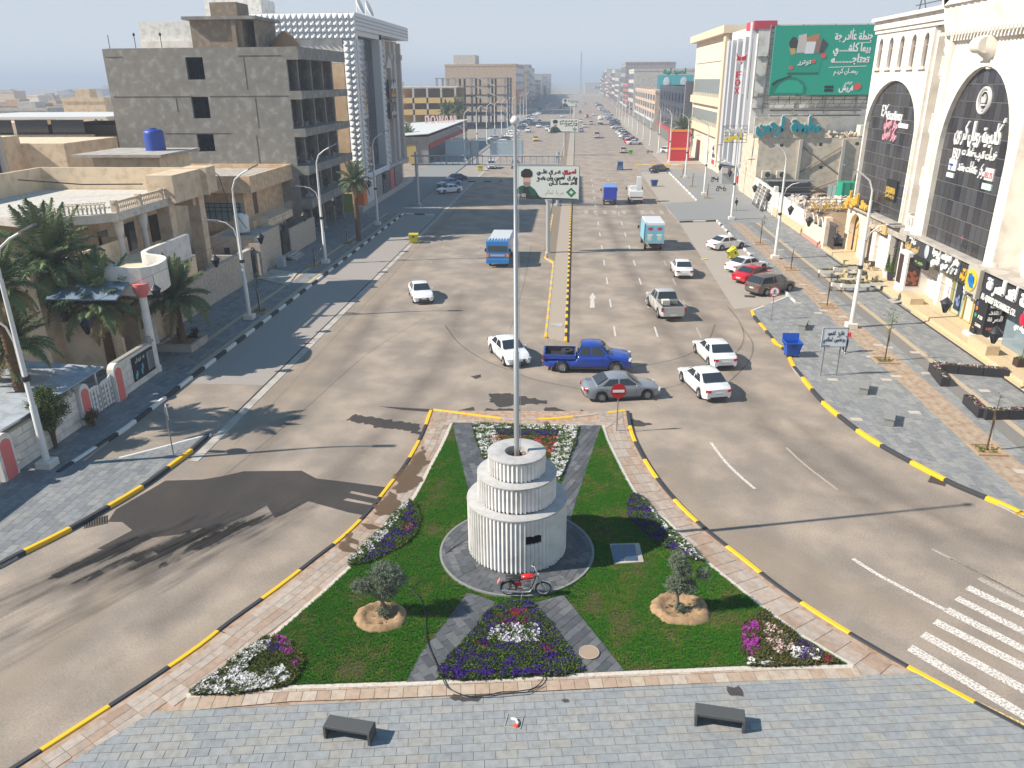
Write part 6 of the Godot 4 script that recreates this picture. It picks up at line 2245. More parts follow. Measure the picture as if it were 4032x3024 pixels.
	fx.plate(pts([-0.95,0.9,-0.75,0.0,-0.9,-0.35,-0.3,-0.75,0.0,-1.1,0.3,-0.75,0.9,-0.35,0.75,0.0,0.95,0.9,0.4,0.35,0.0,0.25,-0.4,0.35]),south(Q.x,Q.y+1.0,-139.1),0.1)
	part("head_edge",fx,paint(242,236,234),signo)
	var fx2 := mb()
	for s in [-1.0,1.0]:
		fx2.plate(pts([s*0.88,0.7,s*0.68,0.02,s*0.78,-0.28,s*0.25,-0.35,s*0.05,-0.2,s*0.05,0.15,s*0.4,0.25]),south(Q.x,Q.y+1.0,-138.99),0.04)
	fx2.plate(pts([-0.18,-0.62,0.0,-0.95,0.18,-0.62]),south(Q.x,Q.y+1.0,-138.99),0.04)
	part("head",fx2,red,signo)
	var hz := -137.6
	var a0 := v3(31.32,15.33,-137.60)
	var a1 := v3(47.09,15.50,-137.60)
	var a2 := v3(46.93,25.62,-137.60)
	var a3 := v3(31.27,25.61,-137.60)
	hoarding(a0,a1,a2,a3)
	var ys := thing("lettered_cage_sign","wire cage sign with white and yellow Arabic letters beside the turquoise one","sign",Vector3.ZERO)
	var C := v3(23.30,8.57,-130.00)
	var cg := mb()
	for i in 6:
		cg.rod(C+v3(0,i*0.5,0),C+v3(3.6,i*0.5,0),0.035,4)
		cg.rod(C+v3(i*0.72,0,0),C+v3(i*0.72,2.5,0),0.035,4)
	part("cage",cg,paint(76,62,64),ys)
	write_ar(ys,"مطبعه",south(C.x+3.1,C.y+1.65,C.z+0.06),2.8,0.62,0.3,0.12,paint(246,244,240,0.5))
	write_ar(ys,"الرحمن",south(C.x+3.1,C.y+0.55,C.z+0.06),2.9,0.62,0.3,0.12,paint(250,222,30,0.5))
	var hut := thing("sheet_metal_hut","grey sheet metal shelter with outdoor units below the cage sign","shelter",v3(28.02,0.12,-148.96))
	var hm := mb()
	hm.box(v3(0,1.6,0),v3(2.6,3.2,4.0))
	hm.boxb(v3(-0.4,3.4,0),v3(3.4,0.12,4.6),Basis(Vector3.BACK,-0.15))
	part("shell",hm,paint(178,182,186,0.5,0.3),hut)
	for x in [-1.0,0.8]:
		var un := mb()
		un.box(v3(x,2.4,2.3),v3(1.1,0.9,0.5))
		part("unit",un,paint(206,200,192),hut)
	var mas := thing("red_pot_poster","standing poster with a red pot shape and coloured rays","poster",v3(29.39,0.12,-144.56))
	var mb := board(mas,"panel",south(-0.9,0.1,0),1.9,3.4,0.08,paint(232,226,216))
	var pot := mb()
	pot.ball(v3(0.05,1.1,0.1),v3(0.75,0.85,0.04),14,8)
	part("pot",pot,paint(222,44,36,0.5),mb)
	var rays := mb()
	var n := 0
	for a in [-0.5,0.0,0.5]:
		rays.plate(pts([-0.12,0,0.12,0,sin(a)*1.3,1.3]),south(0.05+a*0.5,1.9,0.09),0.02)
	part("rays",rays,paint(40,150,190,0.5),mb)
func hoarding(a0: Vector3,a1: Vector3,a2: Vector3,a3: Vector3) -> void:
	var o := thing("advertising_hoarding","huge green advertising hoarding with a delivery scooter and white Arabic text","hoarding",Vector3.ZERO)
	var q := [a0,a1,a2,a3]
	var w := a1.x - a0.x
	var h := a3.y - a0.y
	var at := south(a0.x,(a0.y+a1.y)/2,a0.z)
	var b := board(o,"panel",at*mv(v3(0,0,-0.3)),w,h,0.3,paint(4,166,138,0.55))
	var fr := mb()
	for x in [-0.6,0.0]:
		fr.rod(v3(a0.x+x,a0.y - 1.4,a0.z - 0.4),v3(a0.x+x,a3.y,a0.z - 0.4),0.06,5)
		fr.rod(v3(a1.x - x,a0.y - 1.4,a0.z - 0.4),v3(a1.x - x,a3.y,a0.z - 0.4),0.06,5)
	for i in 14:
		var y := a0.y - 1.2+i*(h+1.2)/13
		fr.rod(v3(a0.x - 0.6,y,a0.z - 0.4),v3(a0.x,y,a0.z - 0.4),0.05,4)
		fr.rod(v3(a1.x+0.6,y,a0.z - 0.4),v3(a1.x,y,a0.z - 0.4),0.05,4)
	for i in 10:
		var x := a0.x+w*i/9.0
		fr.rod(v3(x,a0.y - 1.3,a0.z - 0.4),v3(x,a0.y,a0.z - 0.4),0.05,4)
		fr.rod(v3(x,a0.y - 0.2,a0.z - 0.4),v3(x - 0.4,a0.y - 1.9,a0.z - 2.2),0.05,4)
	for y in [0.0,0.65,1.3]:
		fr.rod(v3(a0.x - 0.6,a0.y - y,a0.z - 0.4),v3(a1.x+0.6,a0.y - y,a0.z - 0.4),0.06,4)
	for y in [2.4,3.2]:
		fr.rod(v3(a0.x+1,a0.y - y,a0.z - 2.3),v3(a1.x,a0.y - y,a0.z - 2.3),0.07,4)
	part("lattice",fr,paint(112,106,106,0.7,0.3),o)
	var white := paint(246,246,244,0.5)
	write_ar(b,"جنطة عالدراجة",Rr(at,w,h,0.955,0.80),w*0.37,0.78,0.22,0.02,white)
	write_ar(b,"بيها كلشـــي",Rr(at,w,h,0.955,0.635),w*0.37,0.78,0.23,0.02,white)
	write_ar(b,"تحتاجـــــه",Rr(at,w,h,0.955,0.475),w*0.38,0.78,0.23,0.02,white)
	write_ar(b,"رمضـان كريـم",Rr(at,w,h,0.86,0.32),w*0.24,0.48,0.12,0.02,white)
	write_ar(b,"توترز",Rr(at,w,h,0.82,0.165),w*0.075,0.3,0.08,0.02,white)
	write_ar(b,"فريش",Rr(at,w,h,0.84,0.07),w*0.15,0.62,0.18,0.02,white)
	var ln := mb()
	for q2 in [[0.57,0.40,0.935,0.415],[0.84,0.745,0.945,0.75]]:
		pen(ln,[[v2(w*q2[0],h*q2[1]),v2(w*q2[2],h*q2[3])]],at*mv(v3(0,0,0.01)),1.0,0.1,0.02)
	pen(ln,[[v2(w*0.765,h*0.95),v2(w*0.755,h*0.93),v2(w*0.765,h*0.915),v2(w*0.778,h*0.92)]],at,1.0,0.08,0.02)
	part("rule",ln,white,b)
	var slice := paint(230,90,80,0.5)
	for q3 in [[0.875,0.12,0.55],[0.41,0.49,0.3],[0.5,0.57,0.4],[0.19,0.40,0.32]]:
		var m := mb()
		m.lathe(at*v3(w*q3[0],h*q3[1],0.045),[[0,0],[q3[2],0],[q3[2],0.02],[0,0.02]],18,Basis(Vector3.RIGHT,PI/2))
		part("fruit_slice",m,slice,b)
	write_ar(b,"توترز",Rr(at,w,h,0.385,0.46)*mv(v3(0,0,0.05)),w*0.13,0.5,0.12,0.02,white)
	var dark := mb()
	dark.plate(pts([w*0.55,h*0.045,w*0.64,h*0.045,w*0.64,h*0.085,w*0.55,h*0.085]),at,0.03)
	dark.plate(pts([w*0.55,h*0.095,w*0.64,h*0.095,w*0.64,h*0.135,w*0.55,h*0.135]),at,0.03)
	part("badge",dark,paint(28,44,42,0.5),b)
	var g1 := paint(0,132,108,0.5)
	var g2 := paint(20,176,146,0.5)
	var art := [[[0.0,0.0,0.37,0.0,0.375,0.10,0.33,0.2,0.24,0.265,0.13,0.26,0.05,0.19,0.0,0.1],g1,0.02],[[0.05,0.03,0.34,0.03,0.33,0.14,0.27,0.21,0.17,0.22,0.1,0.16],g2,0.03],
		[[0.01,0.16,0.06,0.22,0.2,0.29,0.21,0.27,0.08,0.19,0.03,0.13],paint(20,70,62,0.5),0.035],[[0.16,0.30,0.47,0.30,0.475,0.33,0.16,0.33],paint(0,110,90,0.5),0.03],[[0.17,0.33,0.475,0.33,0.5,0.60,0.165,0.58],paint(2,160,132,0.5),0.025],
		[[0.15,0.70,0.21,0.72,0.22,0.60,0.18,0.585],paint(206,170,110,0.6),0.03],[[0.145,0.76,0.17,0.83,0.2,0.84,0.235,0.78,0.225,0.68,0.16,0.68],paint(54,62,58,0.6),0.04],[[0.23,0.61,0.235,0.86,0.31,0.885,0.33,0.62],paint(212,202,196,0.6),0.035],
		[[0.30,0.62,0.31,0.82,0.36,0.86,0.44,0.88,0.42,0.62],paint(196,132,90,0.6),0.032],[[0.31,0.60,0.32,0.77,0.41,0.77,0.40,0.60],paint(232,236,240,0.6),0.045],[[0.40,0.61,0.41,0.80,0.52,0.76,0.50,0.61],paint(150,120,110,0.6),0.034],[[0.45,0.62,0.47,0.82,0.53,0.74,0.49,0.6],paint(70,74,72,0.6),0.05]]
	for p in art:
		var m := mb()
		m.plate(Transform2D(v2(w,0),v2(0,h),Vector2.ZERO)*pts(p[0]),at,p[2])
		part("print",m,p[1],b)
func tan_block() -> void:
	var o := thing("tan_office_block","tan five storey office block with ribbon windows and a projecting roof","building",Vector3.ZERO)
	var m := mb()
	m.span(v3(29.0,0,-208),v3(62,26.0,-164))
	part("wall",m,cream,o)
	var t := mb()
	t.span(v3(27.6,26.0,-210),v3(64,27.4,-163.5))
	t.span(v3(28.2,4,-166.4),v3(29.2,26,-164.2))
	for y in [12.7,6.9]:
		t.span(v3(28.2,y,-207),v3(29.1,y+1.6,-166.5))
	part("trim",t,paint(236,214,182,0.8),o)
	for q in [[14.4,17.9],[8.6,11.5]]:
		for i in 20:
			var wn := mb()
			wn.span(v3(28.9,q[0],-206.6+i*2.0),v3(29.02,q[1],-204.9+i*2.0))
			part("window",wn,glass(150,160,158,0.2),o)
	var sh := mb()
	for i in 34:
		sh.span(v3(28.4,8.4+5.8*(i % 2),-206+i*1.15),v3(28.95,9.2+5.8*(i % 2),-205.2+i*1.15))
	stuff("window_unit",sh,paint(214,206,190),o)
	var band2 := mb()
	band2.span(v3(28.95,21.2,-206),v3(29.02,21.35,-166.5))
	part("joint",band2,paint(130,112,92),o)
	var sg := board(o,"sign_board",east(-172.5,1.2,28.9),5.4,4.6,0.2,paint(236,234,228))
	write_ar(sg,"طباعة",east(-168.0,4.2,28.68),3.4,0.7,0.2,0.05,paint(60,60,64))
	write_ar(sg,"دعاية",east(-168.0,2.9,28.68),3.4,0.7,0.2,0.05,paint(60,60,64))
	board(sg,"print",east(-171.5,1.4,28.68),3.4,0.9,0.04,paint(216,60,46))
	var ki := thing("red_kiosk","bright red kiosk with an orange band near the tan block","kiosk",Vector3.ZERO)
	var km := mb()
	km.span(v3(22.2,0.1,-196),v3(26.6,6.6,-190))
	part("body",km,paint(200,26,42,0.5),ki)
	for y in [2.6,6.62]:
		board(ki,"band",south(22.1,y,-189.98),4.6,0.5,0.06,paint(244,150,34,0.5))
func Rr(at: Transform3D,w: float,h: float,x: float,y: float) -> Transform3D:
	return at*mv(v3(w*x,h*y,0.01))
func house(called: String,label: String,blocks: Array,mat: Material) -> Node3D:
	var o := thing(called,label,"house")
	for b in blocks:
		var m := mb()
		m.span(v3(b[0],b[2],b[4]),v3(b[1],b[3],b[5]))
		part("wall",m,mat,o)
		if b[6] > 0.0:
			var p := mb()
			var t := 0.18
			var y: float = b[3]+b[6]
			p.span(v3(b[0],b[3],b[4]),v3(b[0]+t,y,b[5]))
			p.span(v3(b[1] - t,b[3],b[4]),v3(b[1],y,b[5]))
			p.span(v3(b[0]+t,b[3],b[4]),v3(b[1] - t,y,b[4]+t))
			p.span(v3(b[0]+t,b[3],b[5] - t),v3(b[1] - t,y,b[5]))
			part("parapet",p,mat,o)
			var r := mb()
			r.sheet(rect(b[0]+t,b[1] - t,b[4]+t,b[5] - t),b[3]+0.02)
			part("roof",r,pale_concrete,o)
	return o
func opening(o: Node,called: String,a: Vector3,b: Vector3,mat: Material) -> MeshInstance3D:
	var m := mb()
	m.span(a,b)
	return part(called,m,mat,o)
func tank(at: Vector3,r: float,h: float,mat: Material,label: String) -> void:
	var o := thing("water_tank",label,"water tank",at,0.0,"roof water tanks")
	var m := mb()
	var prof := [[0.0,0.0],[r,0.0]]
	for i in 6:
		prof.append([r,h*(0.05+i*0.13)])
		prof.append([r*0.97,h*(0.09+i*0.13)])
	prof += [[r,h*0.84],[r*0.8,h*0.95],[0.0,h]]
	m.lathe(Vector3.ZERO,prof,18)
	part("body",m,mat,o)
	var l := mb()
	l.lathe(v3(0,h*0.94,0),[[0,0],[r*0.35,0],[r*0.35,h*0.09],[0,h*0.1]],12)
	part("lid",l,mat,o)
func build_left() -> void:
	grey_block()
	faceted_block()
	near_house()
	villa()
	low_house()
	backs()
func grey_block() -> void:
	var o := thing("concrete_building","unfinished bare grey concrete building with open floors on its street side","building")
	var w := mb()
	var F := south(0,0,-92.3)
	var ys := [0.0,10.4,12.35,14.1,16.45,18.3,20.65,21.6]
	for i in 7:
		if i in [1,3,5]:
			w.span(v3(-53.8,ys[i],-92.3),v3(-44.2,ys[i+1],-92.0))
			w.span(v3(-42.15,ys[i],-92.3),v3(-32.5,ys[i+1],-92.0))
		else:
			w.span(v3(-53.8,ys[i],-92.3),v3(-32.5,ys[i+1],-92.0))
	w.span(v3(-53.8,0,-110.6),v3(-53.5,21.6,-92.3))
	w.span(v3(-53.5,0,-110.6),v3(-33.2,21.6,-110.3))
	for z in [-98.6,-104.6]:
		w.span(v3(-46,0,z),v3(-45.7,21.0,z+0.3))
	w.span(v3(-40.5,0,-110.3),v3(-40.2,21.0,-95.5))
	part("wall",w,concrete,o)
	for q in [[3.8,4.9],[7.7,8.7],[12.0,12.9],[16.1,17.0],[20.3,21.65]]:
		var s := mb()
		s.span(v3(-53.4,q[1] - 0.5,-110.2),v3(-31.3,q[1],-92.35))
		s.span(v3(-32.5,q[0],-92.35),v3(-31.1,q[1]+0.01,-92.0))
		s.span(v3(-31.4,q[0]+0.05,-111.0),v3(-31.1,q[1],-92.35))
		part("floor_slab",s,concrete,o)
	for i in 5:
		var y: float = [0.0,4.9,8.7,12.9,17.0][i]
		var t: float = [3.8,7.7,12.0,16.1,20.3][i]
		for z in [-93.0,-96.6,-101.6,-106.2,-110.4]:
			var c := mb()
			c.span(v3(-33.3,y,z - 0.25),v3(-32.85,t+0.5,z+0.25))
			part("column",c,concrete,o)
	var seam := mb()
	for q in [[-53.5,16.45,9.5],[-41.9,16.45,9.2],[-48,12.4,8.0],[-53.5,20.7,2.0],[-38.0,20.7,5.0]]:
		seam.span(v3(q[0],q[1],-91.995),v3(q[0]+q[2],q[1]+0.07,-91.97))
	for q in [[-37.4,17.2,3.4],[-46.0,14.8,1.6],[-36.6,13.0,3.3],[-37.0,8.9,3.3]]:
		seam.span(v3(q[0],q[1],-91.996),v3(q[0]+0.06,q[1]+q[2],-91.972))
	part("board_seam",seam,paint(92,86,80,0.9),o)
	var junk := mb()
	for i in 130:
		var y: float = [0.0,4.9,8.7,12.9][rng.randi() % 4]
		junk.boxb(v3(rr(-38,-31.8),y+0.15,rr(-109,-93)),v3(rr(0.1,0.6),0.25,rr(0.1,0.5)),Basis(v3(rf(),1,rf()).normalized(),rf()*3))
	stuff("debris",junk,pale_concrete,o)
	var ph := mb()
	ph.span(v3(-44.8,21.6,-102),v3(-38.6,24.7,-95.7))
	ph.span(v3(-37.3,21.6,-102),v3(-37.0,24.7,-96))
	ph.span(v3(-39.7,21.6,-95.72),v3(-39.2,24.7,-95.2))
	ph.span(v3(-42.5,25.0,-100),v3(-39.3,26.6,-96.5))
	part("stair_head",ph,rough_mat("stairhead",srgb(190,172,150,0.7),tex["cast"],6.0),o)
	var pr := mb()
	pr.span(v3(-45.4,24.7,-103),v3(-36.7,25.05,-95.0))
	part("roof_slab",pr,concrete,o)
	var st := thing("sand_heap","heap of orange sand on the roof of the concrete building","heap",v3(-35.2,21.65,-100))
	var hm := mb()
	hm.lathe(Vector3.ZERO,[[1.9,0.0],[1.5,0.7],[0.9,1.5],[0.3,2.0],[0.0,2.05]],14)
	part("heap",hm,rough_mat("orange_sand",srgb(226,170,120,0.7),tex["soil"],1.5),st)
	for i in 3:
		var d := thing("rooftop_rod",["rusty starter rod on the roof corner of the concrete building","starter rod with a dark cap left of the middle of the grey roof","starter rod with a dark cap nearest the white roof rooms"][i],"rod",v3(-53.4+i*3.1,21.6,-93),0.0,"starter rods on the concrete roof")
		var rm := mb()
		rm.rod(Vector3.ZERO,v3(0,1.5,0),0.04,5)
		if i: rm.ball(v3(0,1.5,0),v3(0.14,0.2,0.14),7,5)
		part("rod",rm,black_metal,d)
	var wr := house("white_roof_room","white rendered house whose roof rooms show behind the concrete building",[[-64,-47,0,25.0,-134,-124,0.9],[-58,-49,25.0,30,-136,-130,0.0]],white_wall)
func pyramid(m: MB,p: Vector3,u: Vector3,v: Vector3,n: Vector3) -> void:
	var t := p+u*0.68+v*0.25+n
	m.tri(p,p+u,t); m.tri(p+u,p+u+v,t); m.tri(p+u+v,p+v,t); m.tri(p+v,p,t)
func faceted_block() -> void:
	var o := thing("faceted_building","tall white building clad with pyramid panels beside the concrete one","building")
	var Z := -116.0
	var w := mb()
	w.span(v3(-62,0,-150),v3(-33.2,26.0,-116.4))
	w.span(v3(-33.2,0,-118.2),v3(-31.0,26.0,-116.4))
	w.span(v3(-33.2,0,-150),v3(-32.4,24.5,-132.5))
	part("wall",w,white_wall,o)
	var stone := mb()
	stone.span(v3(-62,0,-116.4),v3(-32.7,20.4,-116.0))
	part("stone_cladding",stone,rough_mat("tan_stone",srgb(244,214,176,0.88),noise_tex("strata",512,0.006,5,[[0.0,0.84,0.80,0.76],[1.0,1,1,1]],91),9.0,0.85),o)
	var pale := mb()
	pale.span(v3(-62,20.4,-116.4),v3(-32.7,23.5,-115.98))
	part("pale_cladding",pale,ivory,o)
	var cm := paint(236,238,240,0.45)
	var s := 0.82
	var shape := mb()
	pyramid(shape,Vector3.ZERO,v3(s,0,0),v3(0,s,0),v3(0,0,0.5))
	var pm := shape.mesh()
	var shape2 := mb()
	pyramid(shape2,Vector3.ZERO,v3(0,0,-s),v3(0,s,0),v3(0.5,0,0))
	var pe := shape2.mesh()
	for j in 4:
		for i in 20:
			part("pyramid_panel",pm,cm,o).position = v3(-30.6 - s*(i+1),23.5+j*s,-115.95)
	for j in 23:
		part("pyramid_panel",pm,cm,o).position = v3(-31.75,23.4 - s*(j+1),-115.95)
		part("pyramid_panel",pm,cm,o).position = v3(-32.57,23.4 - s*(j+1),-115.94)
		part("pyramid_panel",pe,cm,o).position = v3(-30.95,23.4 - s*(j+1),-131.0)
		part("pyramid_panel",pe,cm,o).position = v3(-30.95,23.4 - s*(j+1),-117.2)
	for i in 15:
		part("pyramid_panel",pe,cm,o).position = v3(-30.95,4.2,-118.5 - i*s)
	var top := mb()
	top.span(v3(-47.2,23.5,-116.4),v3(-31.0,26.85,-115.96))
	top.span(v3(-33.2,24.7,-152),v3(-30.6,26.85,-115.96))
	top.span(v3(-33.2,24.0,-132.6),v3(-30.95,24.7,-116))
	top.span(v3(-33,0,-132.4),v3(-30.95,24.7,-130.9))
	part("parapet",top,paint(222,224,226,0.55),o)
	var stripe := mb()
	for y in [25.2,25.7,26.2]:
		stripe.span(v3(-30.6,y,-152),v3(-30.55,y+0.12,-116))
	part("joint",stripe,paint(170,172,174),o)
	var g := mb()
	g.span(v3(-33.0,5.4,-131),v3(-32.3,24.0,-118.2))
	var gn := part("curtain_wall",g,glass(70,72,78,0.1),o)
	for j in 6:
		for i in 13:
			var p := mb()
			p.boxb(v3(-32.2,5.4+3.1*(j+0.5),-118.3 - 0.95*(i+0.5)),v3(0.06,3.02,0.86),Basis(Vector3.UP,rr(-0.02,0.02)))
			part("pane",p,[glass(70,72,78,0.06),glass(58,60,66,0.06),glass(84,84,88,0.1)][rng.randi() % 3],gn)
	var pi := mb()
	for z in [-133.2,-136.5,-141.5,-144.5,-149.5]:
		pi.span(v3(-32.4,4.5,z - 0.5),v3(-31.7,24.2,z+0.5))
		pi.span(v3(-32.4,21.5,z - 0.7),v3(-31.5,22.3,z+0.7))
	pi.span(v3(-32.4,3.8,-150),v3(-31.2,4.6,-132.4))
	part("pilaster",pi,paint(196,190,184,0.8),o)
	for i in 4:
		for z in [-139.8,-147.8]:
			opening(o,"window",v3(-32.45,6.2+i*4.6,z),v3(-32.36,9.0+i*4.6,z+1.5),glass(78,78,84))
	var ped := mb()
	ped.plate(pts([0,0,4.4,0,2.2,2.0]),west(-136.3,20.0,-31.6),0.3)
	part("pediment",ped,paint(206,202,196,0.8),o)
	var sb := board(o,"sign_board",west(-136.6,15.2,-31.4),5.4,3.0,0.25,paint(40,38,42,0.5))
	write_ar(sb,"قاعة زفاف",west(-136.6,16.9,-31.13)*mv(v3(5.0,0,0)),3.6,0.8,0.2,0.05,paint(246,244,240))
	write_ar(sb,"الملكة",west(-136.6,15.6,-31.13)*mv(v3(5.0,0,0)),3.6,0.7,0.2,0.05,paint(240,176,70))
	var sb2 := board(o,"sign_board",west(-136.6,12.0,-31.4),5.0,2.6,0.25,paint(58,54,58,0.5))
	write_ar(sb2,"مطعم",west(-136.6,12.7,-31.13)*mv(v3(4.4,0,0)),3.6,0.8,0.2,0.05,paint(226,222,216))
	var base := mb()
	base.span(v3(-33,0,-150),v3(-30.6,0.9,-112.5))
	part("platform",base,paint(190,186,182,0.8),o)
	for q in [[-114.5,1.9,244,128,40],[-116.4,4.6,230,228,228],[-121.2,1.2,244,128,40],[-122.6,3.8,150,156,160],[-127.0,5.0,90,94,100],[-132.5,2.6,216,92,104],[-135.8,6.0,120,120,124]]:
		board(o,"shop_front",west(q[0],0.9,-32.0),q[1],3.2,1.15+0.03*rf(),paint(q[2],q[3],q[4],0.5))
	var sh := board(o,"sign_board",south(-33.6,3.2,-111.6),3.6,1.9,0.15,paint(58,56,60,0.5))
	write_ar(sh,"نور الدين",south(-30.3,3.8,-111.42),3.0,0.7,0.16,0.05,paint(246,246,246))
	board(o,"shop_front",south(-33.8,0.3,-111.8),2.0,2.6,0.1,paint(150,170,60))
	for i in 2:
		var d := thing("satellite_dish",["white satellite dish frame on the faceted building, left one","white satellite dish frame on the faceted building, right one"][i],"satellite dish",v3(-35.5,26.0,-136 - i*6),0.0,"dishes on the faceted building")
		var m := mb()
		m.rod(Vector3.ZERO,v3(0,4.0,0),0.1,6)
		m.lathe(v3(0.2,3.2,0),[[0.0,0.0],[0.9,0.15],[1.4,0.45],[1.36,0.5],[0.9,0.2],[0.0,0.06]],14,Basis(Vector3.BACK,-1.2))
		part("dish",m,white_metal,d)
func near_house() -> void:
	var o := house("corner_house","near house with a curved white parapet and pink topped porch columns",[[-60,-33.5,0,5.9,-56,-45,1.3],[-60,-36,5.9,7.2,-45.5,-38,1.2]],plaster)
	var c := mb()
	var line := smooth(pts([-36,-47.0,-31,-46.9,-27.4,-46.7,-27.1,-48.4,-27.8,-49.8,-29.4,-50.6,-30.0,-52.0,-30.0,-55.5,-30.0,-58.0]),4)
	for i in line.size() - 1:
		c.prism(PackedVector2Array([line[i],line[i+1],offset_line(line,0.35)[i+1],offset_line(line,0.35)[i]]),5.3,7.1)
	part("curved_parapet",c,white_wall,o)
	var r := mb()
	r.prism(pts([-34,-46.9,-27.6,-46.8,-27.4,-48.6,-30.0,-51.2,-30.2,-58,-34,-58]),5.2,5.9)
	part("porch_roof",r,plaster,o)
	var pink := paint(232,126,122,0.8)
	for q in [[-27.45,-46.4],[-29.6,-50.6],[-29.9,-54.0]]:
		var m := mb()
		m.lathe(v3(q[0],0.1,q[1]),[[0.36,0],[0.36,0.4],[0.28,0.5],[0.24,5.2],[0.0,5.2]],12)
		part("column",m,white_wall,o)
		var k := mb()
		k.lathe(v3(q[0],5.2,q[1]),[[0.26,0],[0.45,0.35],[0.5,0.6],[0.5,0.9],[0,0.9]],10)
		part("capital",k,pink,o)
	var can := mb()
	can.boxb(v3(-30.4,5.9,-45.6),v3(4.6,0.1,2.4),Basis(Vector3.RIGHT,0.35))
	part("porch_canopy",can,paint(150,170,190,0.4,0.4),o)
	var st := mb()
	st.span(v3(-33.5,0.1,-54),v3(-30.5,2.6,-50.4))
	part("porch_wall",st,plaster,o)
	opening(o,"door",v3(-33.5,0.1,-50.2),v3(-33.3,2.8,-47.6),paint(46,42,42))
	var bl := house("plain_house","plain sand coloured house with an open roof room at the left edge",[[-75,-40.5,0,8.2,-58,-48.5,0.9],[-75,-50.5,8.2,11.4,-58,-52,0.35],[-50.5,-47.8,8.2,11.2,-57,-52.5,0.0]],plaster)
	opening(bl,"window",v3(-47.82,8.6,-55.6),v3(-47.7,10.6,-53.8),paint(92,72,58))
	opening(bl,"panel",v3(-56,8.5,-52.02),v3(-51.5,10.4,-51.95),paint(236,214,184))
	var w := thing("garden_wall","white block garden wall with two pink piers along the left pavement","wall")
	var lineW := pts([-27.5,-28.0,-27.2,-32.6,-27.15,-38.7])
	var blocks := mb()
	var n := 0
	for seg in [[-24.0,-31.0,1.9],[-32.1,-37.6,2.05],[-41.6,-46.2,2.2]]:
		var z: float = seg[0]
		for row in 5:
			var zz := z - (0.55 if row % 2 else 0.0)
			var h: float = seg[2]/5.0
			var first := true
			while zz > seg[1]+0.05:
				var z1 := maxf(zz - 1.1,seg[1])
				if n < 290:
					var m := mb()
					m.box(v3(-27.3,0.1+h*(row+0.5),(zz+z1)/2),v3(0.26+rf()*0.02,h - 0.03,zz - z1 - 0.03))
					part("block",m,white_wall,w)
				zz = z1
				n += 1
		blocks.span(v3(-27.4,0.1,seg[0] - 0.6),v3(-27.2,seg[2],seg[1]))
		blocks.span(v3(-27.46,seg[2]+0.1,seg[0]),v3(-27.14,seg[2]+0.22,seg[1]))
		blocks.lathe(v3(-27.3,seg[2],seg[1]+0.4),[[0.2,0.0],[0.2,0.5],[0,0.6]],10)
	part("core",blocks,rough_mat("mortar",srgb(206,200,190,0.6),tex["weather"],1.0),w)
	for q in [[-31.6,1.0],[-38.1,0.9],[-41.5,0.9]]:
		var p := mb()
		var sh := arc_pts(0,q[1]/2,0,1.9,2.35,8)
		p.plate(sh,west(q[0],0.1,-27.38),0.42)
		part("pier",p,white_wall,w)
		var pk := mb()
		pk.plate(arc_pts(0,q[1]*0.36,0,1.75,2.05,8),west(q[0],0.12,-26.97),0.03)
		part("pink_panel",pk,pink,w)
	var g := thing("white_gate","white sheet metal double gate with punched ornaments between the pink piers","gate")
	for i in 2:
		var m := mb()
		var z0 := -38.6 - i*1.28
		m.plate(pts([0,0,1.22,0,1.22,1.75 - 0.25*(1 - i),0.9,1.62,0.3,1.62,0,1.5+0.25*(1 - i)]),west(z0,0.2,-27.25),0.05)
		var leaf := part("leaf",m,paint(240,240,238,0.5),g)
		var orn := mb()
		for k in 11:
			var oc := v3(-27.19,0.45+0.32*(k % 4),z0 - 0.2 - 0.4*(k/4))
			for a in 4: orn.box(oc+v3(0,cos(a*PI/2)*0.07,sin(a*PI/2)*0.07),v3(0.02,0.06,0.06))
		for k in 5: orn.box(v3(-27.19,0.9,z0 - 0.05 - k*0.28),v3(0.03,1.5,0.02))
		stuff("ornament",orn,paint(150,148,148),leaf)
	var pq := thing("memorial_plaque","black memorial plaque with pale Arabic lines on the white wall","plaque")
	var pb := board(pq,"panel",west(-43.3,0.55,-27.15),2.5,1.55,0.06,paint(46,50,54,0.4))
	var T := west(-43.3,0.55,-27.08)
	write_ar(pb,"شهداء العراق الكرام",T*mv(v3(1.4,1.2,0)),1.1,0.14,0.04,0.015,paint(220,224,226))
	for i in 8: write_ar(pb,"محمد حسن علي",T*mv(v3(2.4,1.3 - i*0.15,0)),0.75,0.07,0.022,0.01,paint(206,210,212))
	var fl := mb()
	for q in [[0.2,0.3],[0.35,0.45],[0.9,0.4],[1.05,0.7]]: fl.ball(T*v3(q[0],q[1],0.01),v3(0.02,0.22,0.1),7,4)
	part("picture",fl,paint(120,190,200),pb)
	var s := thing("carport","carport with a sun bleached blue grey sheet roof behind the white gate","carport")
	var rf := mb()
	for i in 5: rf.boxb(v3(-29.6 - 0.02*i,2.75 - 0.003*i,-32.6 - i*1.75),v3(5.2,0.06,1.72),Basis(Vector3.BACK,-0.06))
	part("roof_sheet",rf,rough_mat("sheetroof",srgb(206,214,222,0.75),tex["blotch"],4.0,0.45),s)
	var po := mb()
	for z in [-32,-36,-40.4]:
		for x in [-27.7,-31.8]: po.rod(v3(x,0,z),v3(x,2.7,z),0.05,6)
	part("post",po,white_metal,s)
	var fr := mb()
	for z in [-38.5,-41.4]:
		fr.tube([v3(-33.4,3.2,z - 1.5),v3(-31.4,4.1,z),v3(-31.2,2.7,z)],0.06,6)
	part("rail",fr,white_metal,s)
	var bench2 := mb()
	for i in 4: bench2.box(v3(-29.4,0.5,-40+i*0.3),v3(1.2,0.4,0.06))
	part("stored_furniture",bench2,paint(120,96,72),s)
